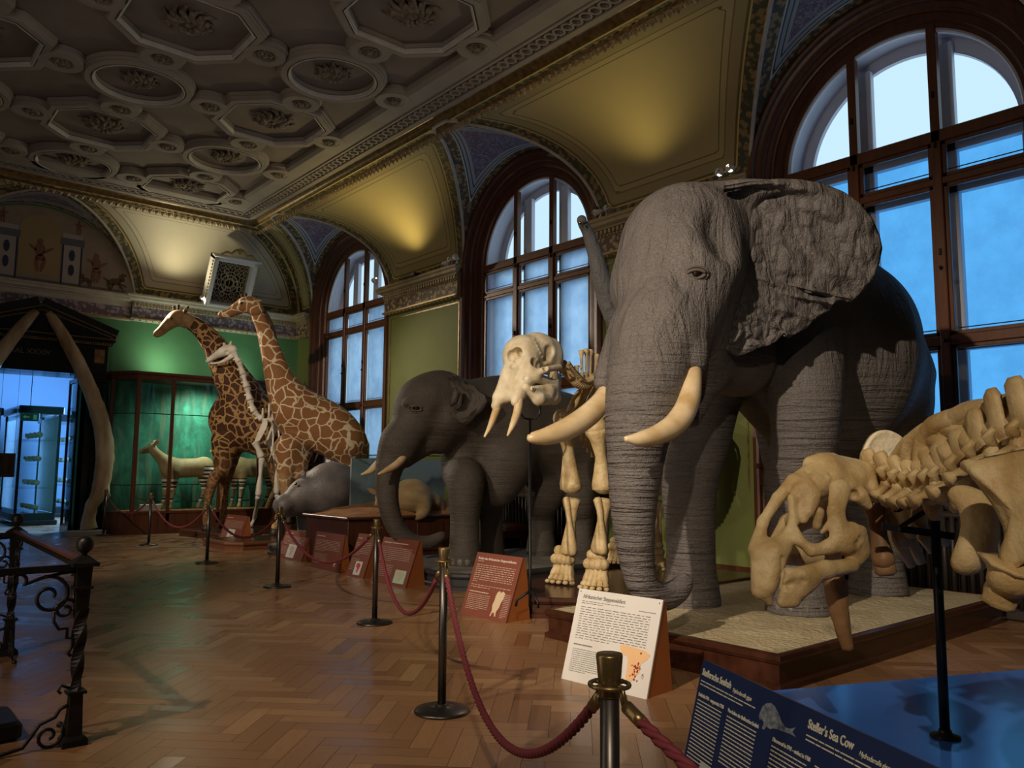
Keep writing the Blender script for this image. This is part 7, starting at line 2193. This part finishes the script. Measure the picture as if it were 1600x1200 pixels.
# ------------------------------------------------------------------ room beyond the doorway
B = MB(); B.bx(-1.5, 8.5, 29.6, 29.9, 0, 6); B.build('wall_back', mat('pale_blue_wall', (.20, .30, .42), .8), kind='structure')
B = MB(); B.bx(-1.5, -1.3, YF + .3, 29.9, 0, 6); B.bx(8.3, 8.5, YF + .3, 29.9, 0, 6); B.build('wall_left', M_green2, kind='structure')
B = MB(); B.bx(-1.5, 8.5, YF + .25, 29.9, 5.6, 5.8); B.build('ceiling', M_coffer, kind='structure')
entab('trim_7', (-1.3, 29.6), (8.3, 29.6), (0, -1), .1, M_corn_l, M_frieze_v, ztop=5.2)
area((7.9, 24.5, 3.0), (3, 24.5, 1.4), 2600, 3.6, 7.5, (.20, .47, 1.0))
def cabinet(x, y, w_, d_, label, lamp=False):
    K = empty('glass_cabinet', (x, y, 0), label=label, category='glass cabinet', group='glass cabinets in the next room')
    B = MB(); B.bx(x - w_ / 2, x + w_ / 2, y - d_ / 2, y + d_ / 2, 0, .30, .02); B.bx(x - w_ / 2 - .05, x + w_ / 2 + .05, y - d_ / 2 - .05, y + d_ / 2 + .05, 0, .12, .02)
    B.bx(x - w_ / 2 - .05, x + w_ / 2 + .05, y - d_ / 2 - .05, y + d_ / 2 + .05, 2.75, 2.95, .02)
    build_split(B, 'cabinet_body', M_black, K)
    B = MB()
    for sx in (-1, 1):
        for sy in (-1, 1): B.bx(x + sx * (w_ / 2 - .03) - .03, x + sx * (w_ / 2 - .03) + .03, y + sy * (d_ / 2 - .03) - .03, y + sy * (d_ / 2 - .03) + .03, .3, 2.75)
    build_split(B, 'cabinet_post', M_black, K)
    B = MB()
    for z in (.9, 1.5, 2.1): B.bx(x - w_ / 2 + .06, x + w_ / 2 - .06, y - d_ / 2 + .06, y + d_ / 2 - .06, z, z + .012)
    build_split(B, 'glass_shelf', M_vitrine, K)
    B = MB()
    for sx in (-1, 1): B.add([(x + sx * (w_ / 2 - .02), y - d_ / 2, .3), (x + sx * (w_ / 2 - .02), y + d_ / 2, .3), (x + sx * (w_ / 2 - .02), y + d_ / 2, 2.75), (x + sx * (w_ / 2 - .02), y - d_ / 2, 2.75)], [(0, 1, 2, 3)])
    B.add([(x - w_ / 2, y - d_ / 2 + .02, .3), (x + w_ / 2, y - d_ / 2 + .02, .3), (x + w_ / 2, y - d_ / 2 + .02, 2.75), (x - w_ / 2, y - d_ / 2 + .02, 2.75)], [(0, 1, 2, 3)])
    B.build('glass', M_vitrine, K)
    B = MB(); B.bx(x + w_ / 2 - .06, x + w_ / 2 - .04, y - d_ / 2 + .05, y + d_ / 2 - .05, .32, 2.7); build_split(B, 'reflection_panel', M_cabrefl, K)  # added pale panel, stands in for bright reflections in the cabinet glass
    for zz in (.95, 1.55, 2.15, .33):
        for q_ in range(4):
            B = MB(); yy = y - d_ / 2 + .3 + q_ * (d_ - .6) / 3; B.ball((x + .05, yy, zz + .09), (.07, .12, .07), 8, 6); B.ball((x + .0, yy - .13, zz + .12), (.05, .05, .05), 8, 6); B.build('specimen', M_bone_w, K)
M_cabrefl = mat('pale_cabinet_reflection', (.62, .68, .72), .7)
cabinet(4.05, 24.0, .9, 2.2, 'tall dark framed glass cabinet in the next room, in the middle of the doorway view')
cabinet(3.0, 25.6, .8, 2.4, 'tall glass cabinet in the next room at the left edge of the photo')
cabinet(5.4, 27.2, .9, 2.0, 'tall glass cabinet farthest back in the next room, right side of the doorway view')
EX = MB(); EX.bx(3.55, 3.95, 22.6, 22.64, 2.55, 2.75, .005)
M_ex = mat('green_exit_sign', (.01, .10, .05), .4)
ex_o = EX.build('exit_sign', M_ex, label='small dark green exit sign hanging in the next room', category='exit sign')
B = MB(); B.bx(3.74, 3.755, 22.61, 22.625, 2.75, 5.6); B.build('hanger', M_blackmetal, ex_o)
B = MB()
B.add([(3.60, 22.595, 2.65), (3.66, 22.595, 2.70), (3.66, 22.595, 2.665), (3.74, 22.595, 2.665), (3.74, 22.595, 2.635), (3.66, 22.595, 2.635), (3.66, 22.595, 2.60)], [tuple(range(7))])
B.bx(3.82, 3.90, 22.594, 22.598, 2.59, 2.71); B.build('arrow_and_door', mat('exit_white', (.35, .6, .5), .5), ex_o)
